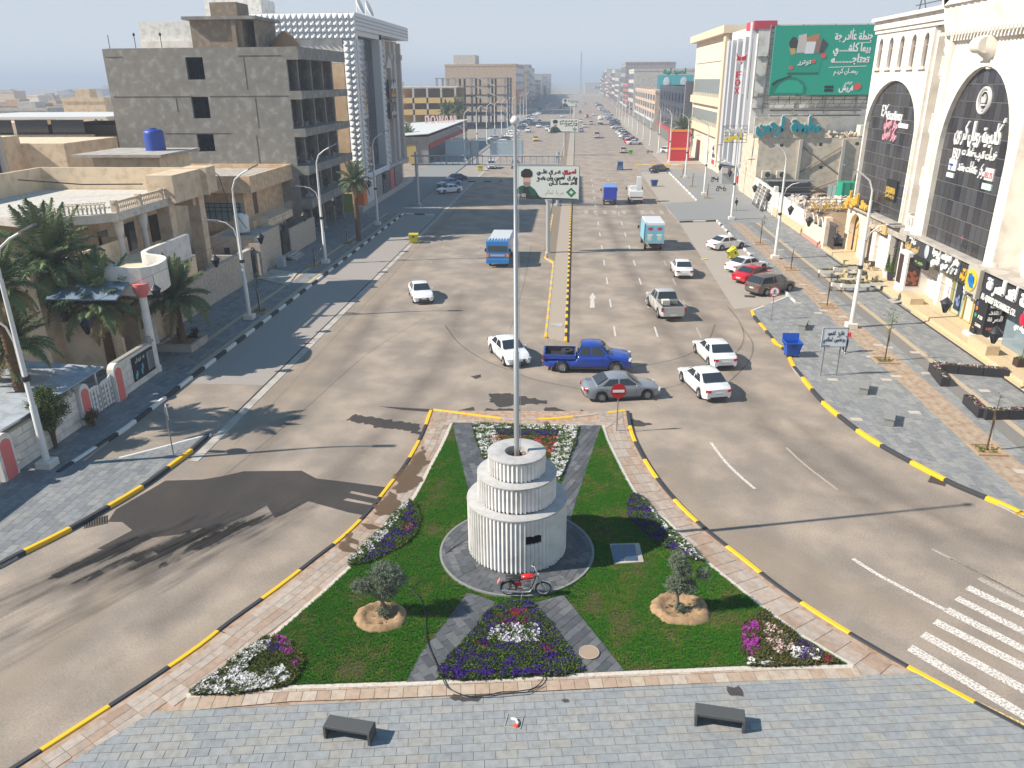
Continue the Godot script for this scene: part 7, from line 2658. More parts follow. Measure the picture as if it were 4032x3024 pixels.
	opening(self,"yard_wall",v3(-40,0,-46.8),v3(-29.5,3.4,-46.5),plaster)
	tag(get_node("yard_wall"),"sand coloured yard wall behind the palms","wall")
func villa() -> void:
	var o := house("villa","two storey sand villa with a balustraded roof terrace and tall porch columns",[[-52,-35.5,0,8.9,-68,-56,0.0],[-46.6,-33.0,8.0,8.9,-68,-66.2,0.0]],rough_mat("villa",srgb(226,204,176,0.9),tex["weather"],6.0))
	var t := mb()
	t.span(v3(-46.6,8.9,-66.6),v3(-31.5,11.2,-66.3))
	t.span(v3(-46.6,8.9,-66.3),v3(-46.3,11.2,-57))
	part("terrace_wall",t,plaster,o)
	var e := mb()
	e.prism(pts([-46.3,-66.2,-32.6,-66.2,-32.6,-53.6,-34.0,-52.4,-38.0,-51.0,-42,-52.5,-46.3,-56]),8.75,9.35)
	part("terrace_slab",e,rough_mat("terrace",srgb(232,226,216,0.75),tex["weather"],3.0),o)
	var bal := mb()
	for i in 40:
		baluster(bal,v3(-32.8,9.35,-54.0 - i*0.25),0.62)
	for i in 12: baluster(bal,v3(-33.2 - i*0.25,9.35,-53.4+0.13*i),0.6)
	bal.span(v3(-32.92,9.97,-64.0),v3(-32.68,10.1,-53.8))
	for z in [-54,-57.3,-60.6,-64]: bal.span(v3(-33.0,9.35,z - 0.15),v3(-32.6,10.2,z+0.15))
	stuff("baluster",bal,paint(214,196,172,0.85),o)
	var box := mb()
	box.span(v3(-34.2,8.9,-69.2),v3(-32.0,11.1,-61.3))
	part("loggia_box",box,rough_mat("villa",Color.WHITE,tex["weather"],6.0),o)
	for z in [-67.2,-61.9]:
		opening(o,"column",v3(-33.8,0,z - 0.5),v3(-32.7,8.9,z+0.5),rough_mat("villa",Color.WHITE,tex["weather"],6.0))
	for z in [-55.0,-58.4]:
		var m := mb()
		m.lathe(v3(-33.4,3.4,z),[[0.3,0],[0.24,0.3],[0.22,4.0],[0.36,4.6],[0.4,5.2],[0,5.2]],10)
		part("column",m,white_wall,o)
	for q in [[-56.8,-55.6],[-60.6,-59.2],[-65.5,-63.0]]:
		opening(o,"window",v3(-35.52,5.4,q[0]),v3(-35.42,7.6,q[1]),glass(54,48,46))
	var rl := mb()
	for i in 16: rl.box(v3(-34.4,4.2,-55 - i*0.6),v3(0.12,0.9,0.32))
	rl.span(v3(-34.5,3.4,-65),v3(-34.2,3.75,-54.4))
	part("balcony_rail",rl,plaster,o)
	var junk := thing("fallen_railing","fallen pale railing sections lying on the villa terrace","railing",v3(-36,9.4,-55.5),0.5)
	var jm := mb()
	for i in 12: jm.box(v3(i*0.24 - 1.4,0.25,0),v3(0.06,0.06,0.9))
	for z in [-0.45,0.45]: jm.box(v3(-0.1,0.25,z),v3(3.0,0.08,0.06))
	part("section",jm,paint(228,214,190),junk)
	var rr := house("roof_room","small roof room with a flat slab behind the villa",[[-45,-38.5,0,11.6,-78,-72,0.0]],plaster)
	opening(rr,"roof",v3(-46.4,11.6,-79),v3(-37.8,11.85,-71),pale_concrete)
	tank(v3(-40.8,11.85,-76),0.95,2.0,paint(46,76,168,0.45),"blue plastic water tank on the roof room behind the villa")
	var cable := mb()
	cable.tube([v3(-44,10.9,-60),v3(-40,10.3,-62),v3(-36,10.1,-64)],0.05,5)
	cable.tube([v3(-32.4,11.1,-68.5),v3(-31.9,10.2,-69.5),v3(-31.8,7.5,-70.5),v3(-31.0,5.0,-72)],0.04,5)
	solo("black_supply_cable",cable,black_metal,"black supply cable drooping from the villa to the street wall","cable")
func low_house() -> void:
	var o := house("stone_house","two storey house of tan stone bands with a barred blue gallery",[[-46,-34.6,0,7.3,-92,-80.6,0.0],[-46,-33.2,7.3,8.5,-92,-79.4,0.5]],rough_mat("band_stone",srgb(246,216,178,0.86),tex["strata"],3.0))
	for y in [0.6,1.3,2.0,2.7]:
		opening(o,"stone_band",v3(-46,y,-80.6),v3(-34.6,y+0.06,-80.56),paint(176,146,112))
	opening(o,"gallery_floor",v3(-46,3.4,-80.6),v3(-33.4,4.4,-79.4),rough_mat("band_stone",Color.WHITE,tex["strata"],3.0))
	var g := opening(o,"gallery_glass",v3(-46,4.4,-80.0),v3(-34.6,6.2,-79.95),glass(150,170,172,0.3))
	var br := mb()
	for i in 18: br.span(v3(-46+i*0.66,4.4,-79.6),v3(-45.93+i*0.66,6.25,-79.53))
	for y in [5.35,5.8,6.2]: br.span(v3(-46,y,-79.62),v3(-34.6,y+0.06,-79.5))
	part("bar",br,paint(40,52,50),g)
	for x in [-38.6,-42.6,-35.8]:
		var w := opening(o,"window",v3(x,1.3,-80.57),v3(x+1.4,2.7,-80.5),glass(60,62,66))
		var b2 := mb()
		for i in 5: b2.span(v3(x+i*0.34,1.3,-80.5),v3(x+0.05+i*0.34,2.7,-80.44))
		part("bar",b2,black_metal,w)
	opening(o,"door",v3(-34.62,4.6,-84),v3(-34.55,6.9,-83),paint(110,86,68))
	var bal := opening(o,"balcony",v3(-34.6,3.6,-88),v3(-32.2,4.4,-80.6),plaster)
	var br2 := mb()
	for i in 26: br2.span(v3(-32.25,4.4,-87.9+i*0.28),v3(-32.2,5.4,-87.85+i*0.28))
	part("bar",br2,paint(190,180,170),bal)
	var gw := thing("carved_wall","long grey stone garden wall with a carved panel along the left pavement","wall")
	var m := mb()
	m.span(v3(-31.2,0,-71.9),v3(-30.9,2.9,-54.4))
	m.span(v3(-31.3,2.9,-71.9),v3(-30.8,3.1,-54.4))
	part("wall",m,rough_mat("carved",srgb(216,202,186,0.8),tex["weather"],2.5),gw)
	var cv := mb()
	for i in 120: cv.ball(v3(-30.89,rr(1.0,2.2),rr(-67.5,-58.5)),v3(0.03,rr(0.05,0.14),rr(0.05,0.16)),6,4)
	stuff("carving",cv,rough_mat("carved",Color.WHITE,tex["weather"],2.5),gw)
	var gt := thing("ornate_gate","black wrought iron arched garden gate in the stone wall","gate")
	var gm := mb()
	var ap := arc_pts(0,0.62,0,2.2,2.85,10)
	for i in ap.size(): gm.rod(west(-72.8,0.15,-31.05)*v3(ap[i].x,ap[i].y,0),west(-72.8,0.15,-31.05)*v3(ap[(i+1) % ap.size()].x,ap[(i+1) % ap.size()].y,0),0.05,5)
	for i in 26: gm.tube([v3(-31.05,0.3+rf()*2.2,-72.3 - rf()),v3(-31.05,0.4+rf()*2.2,-72.3 - rf()),v3(-31.05,0.3+rf()*2.2,-72.3 - rf())],0.03,4)
	part("ironwork",gm,black_metal,gt)
	opening(gt,"sheet",v3(-31.1,0.2,-73.3),v3(-31.07,2.8,-72.2),paint(70,86,104))
	var gp := house("gatehouse","small flat roofed gatehouse with a tiny window beside the iron gate",[[-35.5,-31.0,0,3.6,-80.2,-73.6,0.3]],rough_mat("carved",Color.WHITE,tex["weather"],2.5))
	opening(gp,"window",v3(-34.2,2.2,-73.62),v3(-33.7,2.8,-73.5),black_metal)
	opening(gp,"pier",v3(-31.6,0,-74.4),v3(-30.5,3.3,-73.4),rough_mat("carved",Color.WHITE,tex["weather"],2.5))
	tank(v3(-33.4,3.9,-76.5),0.75,1.75,paint(240,240,238,0.5),"white plastic water tank on the gatehouse roof")
	var g2 := thing("bronze_gate","dark bronze patterned gate with steps beyond the gatehouse","gate")
	var m2 := mb()
	m2.span(v3(-31.2,0.6,-83.0),v3(-31.05,3.2,-80.9))
	for i in 14: m2.ball(v3(-31.0,rr(0.9,3.0),rr(-82.8,-81.1)),v3(0.03,0.16,0.12),6,4)
	part("leaf",m2,paint(70,58,52,0.5),g2)
	for i in 3: opening(g2,"step",v3(-31.2,0.1,-83.4),v3(-30.4+i*0.4,0.6 - i*0.18,-80.4),pale_concrete)
	var pw := mb()
	pw.span(v3(-31.3,0,-91.8),v3(-31.0,2.9,-83.2))
	solo("pier_wall",pw,rough_mat("carved",Color.WHITE,tex["weather"],2.5),"plain grey wall between the bronze gate and the concrete building","wall")
	var rp := mb()
	rp.prism(pts([-30.6,-72.0,-26.6,-69.4,-27.4,-74.4,-30.6,-76]),0.12,0.2)
	solo("sloping_ramp",rp,pale_concrete,"sloping concrete ramp in front of the iron garden gate","ramp")
	var cab := mb()
	cab.box(v3(-30.0,0.6,-77.2),v3(0.7,1.1,0.9))
	solo("utility_cabinet",cab,paint(176,184,190,0.6),"grey utility cabinet standing by the gatehouse wall","cabinet")
	var lawn := mb()
	lawn.prism(pts([-44,-79,-31.3,-79,-31.3,-60,-34.6,-60,-34.6,-70,-44,-70]),0.0,0.1)
	struct("villa_garden",lawn,rough_mat("garden",srgb(160,150,90,0.5),tex["soil"],2.0))
	opening(self,"low_grey_wall",v3(-44,0,-72.2),v3(-31.4,2.4,-71.9),pale_concrete)
	tag(get_node("low_grey_wall"),"grey partition wall between the villa and the stone house","wall")
func backs() -> void:
	var brick := house("brick_house","brown brick house with a white canopy and yellow brick bay behind the villa",[[-66,-52,0,13.2,-108,-96,0.0],[-60,-54.5,8.8,12.0,-96,-94.5,0.0]],brick_mat)
	opening(brick,"canopy",v3(-78,14.0,-110),v3(-56,14.25,-94),white_metal)
	for i in 4: opening(brick,"window",v3(-77+i*4.6,12.2,-94.3),v3(-72.9+i*4.6,13.9,-94.2),glass(36,38,46))
	opening(brick,"upper_wall",v3(-77.5,10.0,-94.4),v3(-58,12.2,-94.1),rough_mat("rubble_wall",srgb(196,182,156,0.66),tex["blotch"],1.5))
	opening(brick,"bay",v3(-59.8,9.0,-94.45),v3(-56.0,11.8,-94.3),paint(214,172,96,0.85))
	var ct := house("modern_house","pale concrete house with dark window surrounds behind the villa",[[-86,-52.8,0,12.2,-90,-80,0.0],[-66,-57.5,8.0,13.0,-80,-77.5,0.0]],plaster)
	opening(ct,"grey_front",v3(-67.5,6,-77.5),v3(-57.6,13.2,-77.3),paint(206,202,198))
	opening(ct,"surround",v3(-65.4,6.5,-77.3),v3(-60.0,12.0,-77.2),paint(82,72,80))
	opening(ct,"window",v3(-64.4,6.5,-77.2),v3(-60.6,11.2,-77.1),glass(120,106,92))
	opening(ct,"fin",v3(-68.2,5,-77.6),v3(-67.8,13.4,-77.0),paint(56,48,60))
	opening(ct,"fin",v3(-58.6,5,-77.6),v3(-58.2,14.2,-77.0),paint(60,74,80))
const CARS := {
	"sedan": [4.6,1.8,0.32,0.21,[0.0,0.60,0.03,0.70,0.27,0.92,0.80,0.98,0.96,0.96,1.0,0.84],[0.26,0.43,0.69,0.86,1.45],0.18,0.79],
	"suv": [4.75,1.9,0.36,0.26,[0.0,0.72,0.04,0.88,0.25,1.06,0.9,1.12,1.0,1.0],[0.23,0.38,0.86,0.97,1.70],0.18,0.79],
	"pickup": [5.8,2.0,0.41,0.36,[0.0,0.85,0.03,1.05,0.24,1.20,0.60,1.20,0.62,0.85,1.0,0.82],[0.24,0.35,0.56,0.61,1.88],0.17,0.78],
	"hatch": [4.0,1.7,0.31,0.21,[0.0,0.62,0.04,0.74,0.24,0.95,0.92,1.0,1.0,0.85],[0.22,0.38,0.84,0.97,1.52],0.18,0.80]}
func ramp(a: Array,t: float) -> float:
	for i in range(2,a.size(),2):
		if t <= a[i]: return lerpf(a[i - 1],a[i+1],inverse_lerp(a[i - 2],a[i],t))
	return a[a.size() - 1]
func wheel(o: Node,p: Vector3,r: float,rim_mat: Material) -> void:
	var key := "wheel %.2f" % r
	if not shared.has(key):
		var b := Basis(Vector3.BACK,PI/2)
		var m := mb()
		m.lathe(Vector3.ZERO,[[r*0.6,-0.11],[r*0.95,-0.11],[r,-0.07],[r,0.07],[r*0.95,0.11],[r*0.6,0.11]],18,b)
		var k := mb()
		k.lathe(Vector3.ZERO,[[0.0,-0.085],[r*0.2,-0.095],[r*0.25,-0.06],[r*0.55,-0.06],[r*0.66,-0.112],[r*0.66,0.112],[r*0.55,0.06],[r*0.25,0.06],[r*0.2,0.095],[0.0,0.085]],18,b)
		for i in 10:
			var a := TAU*i/10
			for s in [-1,1]: k.boxb(v3(s*0.075,sin(a)*r*0.38,cos(a)*r*0.38),v3(0.04,r*0.1,r*0.5),Basis(Vector3.RIGHT,-a))
		shared[key] = [m.mesh(),k.mesh()]
	var w := part("wheel",shared[key][0],paint(44,44,46,0.85),o)
	w.position = p
	part("rim",shared[key][1],rim_mat,w)
func build_car(kind: String,mat: Material,label: String) -> Node3D:
	var c: Array = CARS[kind]
	var o := thing({"sedan": "sedan_car","suv": "suv_car","pickup": "pickup_truck","hatch": "hatchback_car"}[kind],label,"pickup truck" if kind == "pickup" else "car")
	var L: float = c[0]
	var hw: float = c[1]/2
	var r: float = c[2]
	var zf: float = -L/2+L*c[6]
	var zr: float = -L/2+L*c[7]
	var zs := []
	for i in 49: zs.append(L*i/48.0)
	var rows := []
	for z in zs:
		var t: float = z/L
		var zz: float = z - L/2
		var yt := ramp(c[4],t)
		var yb: float = c[3]+(0.08*(1.0 - t/0.06) if t < 0.06 else (0.10*(t - 0.92)/0.08 if t > 0.92 else 0.0))
		for q in [zf,zr]:
			var d := absf(zz - q)
			var R := r+0.06
			if d < R: yb = maxf(yb,r+sqrt(R*R - d*d)*0.98)
		var e := minf(z,L - z)
		var w := hw*(1.0 - (0.17*pow(1.0 - e/0.6,2.0) if e < 0.6 else 0.0))
		var h := yt - yb
		var a := PackedVector3Array()
		for q in [[0.93,0.0],[1.0,0.30],[0.99,0.70],[0.95,0.93],[0.87,1.0]]: a.append(v3(-w*q[0],yb+h*q[1],zz))
		a.append(v3(0,yt+0.025,zz))
		for q in [[0.87,1.0],[0.95,0.93],[0.99,0.70],[1.0,0.30],[0.93,0.0]]: a.append(v3(w*q[0],yb+h*q[1],zz))
		rows.append(a)
	rows.reverse()
	var m := mb()
	m.grid(rows,false,0.55)
	for e in [0,48]:
		var a: PackedVector3Array = rows[e]
		for i in range(1,a.size() - 1):
			if e == 0: m.tri(a[0],a[i+1],a[i])
			else: m.tri(a[0],a[i],a[i+1])
	var g: Array = c[5]
	var z := []
	for i in 4: z.append(-L/2+L*g[i])
	var top: float = g[4]
	var belt := [ramp(c[4],g[0]) - 0.02,0,0,ramp(c[4],g[3]) - 0.02]
	if kind == "pickup": belt[3] = 1.18
	belt[1] = lerpf(belt[0],belt[3],0.35)
	belt[2] = lerpf(belt[0],belt[3],0.75)
	var wb := hw*0.93
	var wr := hw*0.72
	var gr := []
	for q in [[z[0],belt[0],belt[0]+0.02],[z[1],belt[1],top - 0.02],[(z[1]+z[2])/2,(belt[1]+belt[2])/2,top+0.015],[z[2],belt[2],top - 0.03],[z[3],belt[3],belt[3]+0.02]]:
		var k: float = clampf((q[2] - q[1])/0.4,0.0,1.0)
		var wt := lerpf(wb,wr,k)
		var a := PackedVector3Array()
		for p in [[-wb,q[1]],[-wt,q[2] - 0.05*k],[-wt*0.86,q[2]],[0.0,q[2]+0.015],[wt*0.86,q[2]],[wt,q[2] - 0.05*k],[wb,q[1]]]: a.append(v3(p[0],p[1],q[0]))
		gr.append(a)
	gr.reverse()
	m.grid(gr,false,0.6)
	if kind == "pickup":
		var y0 := 0.80
		var zb: float = -L/2+L*0.63
		for s in [-1,1]: m.span(v3(s*(hw - 0.03),0.95,zb),v3(s*(hw - 0.14),1.22,L/2 - 0.06))
		m.span(v3(-hw+0.16,0.5,L/2 - 0.12),v3(hw - 0.16,1.22,L/2 - 0.02))
		m.span(v3(-hw+0.1,0.8,zb - 0.02),v3(hw - 0.1,1.2,zb+0.06))
	part("body",m,mat,o)
	if kind == "pickup":
		var bd := mb()
		var zb: float = -L/2+L*0.64
		bd.span(v3(-hw+0.15,0.88,zb),v3(hw - 0.15,0.90,L/2 - 0.13))
		for s in [-1,1]: bd.span(v3(s*(hw - 0.141),0.9,zb),v3(s*(hw - 0.16),1.235,L/2 - 0.1))
		part("load_bed",bd,paint(40,40,44,0.8),o)
	var gl := glass(52,58,64,0.06)
	for e in [[0,1,"windscreen"],[3,2,"rear_window"]]:
		var a := v3(0,belt[e[0]]+0.05,z[e[0]])
		var b := v3(0,top - 0.02,z[e[1]])
		var n := v3(0,absf(b.z - a.z),-(b.y - a.y)*signf(b.z - a.z)).normalized()
		var q := mb()
		var lo := a.lerp(b,0.10)+n*0.03
		var hi := a.lerp(b,0.93)+n*0.025
		var wl := lerpf(wb,wr,0.25)*0.92
		var wh := wr*0.93
		var mid := (lo+hi)/2+n*0.012
		var wm := (wl+wh)/2
		for p in [[lo,mid,wl,wm],[mid,hi,wm,wh]]:
			var s := [p[0]+v3(-p[2],0,0),p[0]+v3(p[2],0,0),p[1]+v3(p[3],0,0),p[1]+v3(-p[3],0,0)]
			if e[0] == 0: s.reverse()
			q.quad(s[0],s[1],s[2],s[3])
		part(e[2],q,gl,o)
	for s in [-1,1]:
		var zm := lerpf(z[1],z[2],0.46)+0.05
		for e in [[lerpf(z[0],z[1],0.33),zm - 0.04,zm - 0.04,z[1]+0.02],[zm+0.04,lerpf(z[2],z[3],0.55),z[2] - 0.03,zm+0.04]]:
			var q := mb()
			var yl: float = maxf(belt[1],belt[2])+0.045
			var yh := top - 0.10
			var p := []
			for k in [[e[0],yl],[e[1],yl],[e[2],yh],[e[3],yh]]:
				var f: float = clampf((k[1] - belt[1])/(top - 0.07 - belt[1]),0,1)
				p.append(v3(s*(lerpf(wb,wr,f)+0.012),k[1],k[0]))
			if s > 0: p.reverse()
			q.quad(p[0],p[1],p[2],p[3])
			part("side_window",q,gl,o)
		var hl := mb()
		var yh2 := ramp(c[4],0.06) - 0.14
		hl.boxb(v3(s*hw*0.74,yh2,-L/2+0.10),v3(hw*0.36,0.13,0.22),Basis(Vector3.UP,-s*0.42))
		part("headlight",hl,paint(214,216,216,0.15),o)
		var tl := mb()
		var yt2 := ramp(c[4],0.97) - 0.17
		if kind == "pickup": tl.span(v3(s*(hw - 0.13),0.85,L/2 - 0.1),v3(s*(hw+0.005),1.16,L/2+0.01))
		else: tl.boxb(v3(s*hw*0.72,yt2,L/2 - 0.07),v3(hw*0.36,0.16,0.18),Basis(Vector3.UP,s*0.36))
		part("taillight",tl,paint(176,34,36,0.25),o)
		var mi := mb()
		mi.ball(v3(s*(hw+0.08),belt[1]+0.07,lerpf(z[0],z[1],0.45)),v3(0.12,0.07,0.06),8,6)
		part("mirror",mi,mat,o)
		for q in [zf,zr]: wheel(o,v3(s*(hw - 0.10),r,q),r,paint(170,170,172,0.35,0.5))
		var dl := mb()
		for q in [0.33,0.53,0.72]:
			if kind == "pickup" and q > 0.6: continue
			var zz: float = -L/2+L*q
			dl.span(v3(s*hw*0.995,c[3]+0.12,zz - 0.007),v3(s*(hw+0.004),belt[1] - 0.1,zz+0.007))
		dl.span(v3(s*hw*0.96,c[3] - 0.05,zf+r+0.1),v3(s*hw*0.99,c[3]+0.03,zr - r - 0.1))
		stuff("seam",dl,paint(60,60,62),o)
	var gm := mb()
	gm.box(v3(0,ramp(c[4],0.02) - 0.16,-L/2+0.01),v3(hw*0.9,0.13,0.06))
	gm.box(v3(0,0.36,-L/2+0.02),v3(hw*1.1,0.12,0.06))
	gm.box(v3(0,0.34,L/2 - 0.02),v3(hw*1.2,0.10,0.06))
	part("grille",gm,paint(38,38,42,0.5),o)
	for e in [-1,1]:
		var np := mb()
		np.box(v3(0,0.52 if e < 0 else ramp(c[4],0.99) - 0.28,e*(L/2+0.012)),v3(0.46,0.12,0.03))
		part("number_plate",np,paint(222,222,216,0.5),o)
	return o
func car(kind: String,tone: Array,label: String,front: Vector3,rear: Vector3,side: float,group := "") -> Node3D:
	var mat := gloss(tone[0],tone[1],tone[2])
	var key := "%s %s" % [kind,tone]
	var d := front - rear
	d.y = 0
	d = d.normalized()
	var p: Vector3 = (front+rear)/2 - d.cross(Vector3.UP)*side*(CARS[kind][1]/2 - 0.1)
	p.y = 0.015
	var o: Node3D = build_car(kind,mat,label) if not shared.has(key) else copy(shared[key],Vector3.ZERO,0,label)
	shared[key] = o
	o.position = p
	o.rotation.y = atan2(-d.x,-d.z)
	if group: o.set_meta("group",group)
	elif o.has_meta("group"): o.remove_meta("group")
	return o
func truck(label: String,called: String,at: Vector3,yaw: float,cab: Material,parts: Array,len: float,r := 0.42) -> Node3D:
	var o := thing(called,label,"truck",at,yaw)
	for q in parts:
		var m := mb()
		m.slab(v3(q[7] if q.size() > 7 else 0.0,(q[2]+q[3])/2,(q[4]+q[5])/2),v3(q[1],q[3] - q[2],q[5] - q[4]),0,0.06)
		part(q[0],m,q[6],o)
	for s in [-1,1]:
		for z in [-len/2+1.0,len/2 - 1.2]: wheel(o,v3(s*0.88,r,z),r,paint(150,150,150,0.5))
		var mi := mb()
		mi.box(v3(s*1.25,1.75,-len/2+0.3),v3(0.2,0.35,0.1))
		part("mirror",mi,black_metal,o)
		var tl := mb()
		tl.box(v3(s*0.85,0.62,len/2+0.01),v3(0.25,0.14,0.05))
		part("taillight",tl,paint(176,34,36,0.3),o)
	return o
func build_traffic() -> void:
	var white := [244,244,244]
	car("sedan",white,"white sedan driving towards the camera near the left gutter line",v3(-13.65,0.00,-64.45),v3(-14.58,0.00,-67.32),1)
	car("sedan",white,"white sedan turning behind the flagpole",v3(-4.47,0.00,-49.22),v3(-5.57,0.00,-51.73),1)
	var bp := car("pickup",[24,66,168],"dusty royal blue crew cab pickup crossing the junction",v3(2.89,0.00,-47.98),v3(-0.71,0.00,-48.01),1)
	var spare := mb()
	spare.lathe(v3(0.1,1.2,1.3),[[0.16,-0.1],[0.4,-0.1],[0.42,0.0],[0.4,0.12],[0.16,0.12]],18)
	part("spare_tyre",spare,paint(52,52,54,0.9),bp)
	car("sedan",[134,140,148],"grey sedan with a dark roof hatch in front of the blue pickup",v3(4.57,0.00,-43.67),v3(1.86,0.00,-43.11),1)
	car("sedan",white,"white sedan waiting to the right of the grey sedan",v3(7.18,0.00,-46.70),v3(7.84,0.00,-44.06),-1)
	car("sedan",white,"white sedan with a sunroof just ahead of the lower white one",v3(8.84,0.00,-52.25),v3(9.25,0.00,-49.80),-1)
	var sp := car("pickup",[190,188,184],"silver crew cab pickup driving away with a pale box in its bed",v3(6.55,0.00,-64.47),v3(7.06,0.00,-60.82),-1)
	var bx := mb()
	bx.box(v3(-0.2,1.1,0.9),v3(0.6,0.4,0.5))
	part("cargo_box",bx,paint(238,230,214),sp)
	car("sedan",white,"white sedan driving away beyond the silver pickup",v3(9.98,0.00,-78.26),v3(9.99,0.00,-74.81),-1)
	car("sedan",[246,246,247],"white saloon parked nose to the kerb at the far end of the row",v3(19.21,0.00,-89.51),v3(16.39,0.00,-87.83),1)
	car("sedan",[246,246,247],"white saloon parked between the fallen yellow bin and the red car",v3(19.03,0.00,-78.36),v3(16.75,0.00,-76.82),1)
	car("sedan",[206,20,40],"red car parked behind the brown one",v3(18.99,0.00,-74.56),v3(16.59,0.00,-72.52),1)
	car("suv",[104,94,88],"brown crossover parked nearest the round warning sign",v3(19.48,0.00,-69.96),v3(17.12,0.00,-68.31),1)
	car("sedan",[40,36,46],"black sedan parked alone in the second bay on the right",v3(19.40,0.00,-168.22),v3(16.80,0.00,-166.05),1)
	car("sedan",white,"white sedan parked by the left kerb before the gantry",v3(-21.86,0.00,-133.52),v3(-19.75,0.00,-135.31),-1)
	car("sedan",[120,150,190],"pale blue sedan parked behind the white one before the gantry",v3(-23.18,0.00,-141.83),v3(-20.95,0.00,-143.83),-1)
	car("sedan",[44,62,110],"dark blue sedan parked farthest in the group before the gantry",v3(-23.10,0.00,-149.29),v3(-20.97,0.00,-151.48),-1)
	car("suv",white,"white crossover coming round the corner under the gantry",v3(-18.40,0.00,-170.95),v3(-19.51,0.00,-178.77),1)
	car("suv",[56,54,58],"dark crossover partly hidden by the flagpole",v3(-13.37,0.00,-171.01),v3(-14.03,0.00,-179.64),1)
	car("sedan",[240,190,60],"orange and white taxi on the left carriageway",v3(-12.90,0.00,-250.70),v3(-13.52,0.00,-261.00),1)
	car("pickup",white,"white pickup coming down the left carriageway past the taxi",v3(-9.40,0.00,-288.85),v3(-10.06,0.00,-303.25),1)
	car("sedan",white,"white sedan on the left carriageway beyond the white pickup",v3(-16.27,0.00,-356.55),v3(-17.14,0.00,-372.81),1)
	car("sedan",[120,168,206],"light blue sedan parked at the far left corner",v3(-23.49,0.00,-335.51),v3(-21.37,0.00,-339.11),-1)
	car("sedan",white,"white sedan parked in front of the corner pavement on the left",v3(-26.72,0.00,-257.42),v3(-24.29,0.00,-259.58),-1)
	car("pickup",[214,212,206],"pale pickup loaded with goods driving away on the right carriageway",v3(6.34,0.00,-275.27),v3(6.20,0.00,-264.50),-1)
	car("suv",[235,235,232],"white minibus parked first beyond the side street",v3(18.68,0.00,-279.94),v3(15.76,0.00,-277.49),1)
	car("sedan",white,"white sedan parked beside the white minibus",v3(18.26,0.00,-270.04),v3(15.65,0.00,-267.74),1)
	car("sedan",white,"white sedan parked directly behind the small red car",v3(19.34,0.00,-256.37),v3(17.05,0.00,-254.28),1)
	car("hatch",[206,40,66],"small red car parked beyond the side street",v3(18.48,0.00,-246.01),v3(15.84,0.00,-244.08),1)
	car("hatch",[200,198,196],"grey hatchback stopped by the green bin",v3(12.02,0.00,-216.18),v3(11.79,0.00,-210.51),-1)
	car("suv",[232,234,238],"white off roader with dark arches crossing near the red kiosk",v3(25.56,0.00,-210.44),v3(22.78,0.00,-211.56),1)
	var n := 0
	var tones := [white,white,[200,204,208],white,[90,94,100],white,[150,160,176]]
	for q in [[-14.0,-330,1],[-9.5,-310,1],[-5.6,-300,1],[-6.0,-420,1],[-12,-460,1],[-16.5,-300,1],[3.0,-300,-1],[4.4,-330,-1],[3.2,-370,-1],[7.4,-350,-1],[6.6,-420,-1],[3.4,-470,-1],[10.4,-440,-1],[-9.0,-540,1],[-14,-600,1],[5.0,-580,-1],[8.0,-640,-1]]:
		car(["sedan","suv","sedan","hatch"][n % 4],tones[n % 7],"distant car on the avenue, too far off to tell from its neighbours",v3(q[0],0,q[1]+q[2]),v3(q[0],0,q[1] - q[2]),-1*q[2],"distant cars on the avenue")
		n += 1
	for i in 54:
		var s := -1 if i % 2 else 1
		var z := -238.0 - (i/2)*15.0 - rf()*6
		var x: float = -20.5 - rf()*2.0 if s < 0 else 16.0+rf()*2.5
		car(["sedan","suv","sedan","hatch","sedan"][i % 5],tones[rng.randi() % 7],"distant car parked nose to the kerb of the avenue",v3(x+s*1.2,0,z - 0.5),v3(x - s*1.2,0,z),1,"distant parked cars")
	var cyan := paint(130,200,226,0.5)
	var wh := gloss(240,240,238)
	var ice := truck("white and turquoise ice cream box truck driving away","box_truck",v3(9.03,0.00,-88.59)+v3(0,0,-1.8),0.02,wh,[["cab",1.9,0.5,2.1,-3.1,-1.6,wh],["chassis",0.9,0.45,0.75,-2.6,2.9,black_metal],["box",2.1,0.85,3.2,-1.5,3.0,wh]],6.0)
	var bx2 := ice.get_node("box")
	for i in 2:
		var d := board(bx2,"rear_door",south(-1.0+i*1.02,0.95,3.0),0.98,1.95,0.03,cyan)
		for q in [[0.5,1.55,0.3,0.2,200,60,90],[0.5,0.85,0.36,0.1,246,246,240],[0.45+0.1*i,0.5,0.26,0.3,226 - 30*i,226,190]]:
			var sp2 := mb()
			sp2.ball(v3(-1.0+i*1.02+q[0],0.95+q[1],3.03),v3(q[2],q[3],0.012),12,6)
			part("print",sp2,paint(q[4],q[5],q[6],0.5),d)
	board(bx2,"side_panel",west(2.9,1.0,-1.09)*Transform3D(Basis(Vector3.UP,PI),Vector3.ZERO)*mv(v3(-4.3,0,0)),4.3,2.0,0.03,cyan)
	var blue := gloss(26,60,190)
	truck("bright blue box van driving away on the right carriageway","box_van",v3(5.55,0.00,-122.21)+v3(0,0,-1.7),0.0,blue,[["cab",1.8,0.5,2.0,-2.6,-1.2,blue],["box",2.0,0.8,2.7,-1.15,2.5,blue],["roof_sheet",2.04,2.7,2.76,-1.2,2.55,paint(110,150,220)],["rear_step",1.9,0.45,0.6,2.5,2.6,black_metal]],5.2)
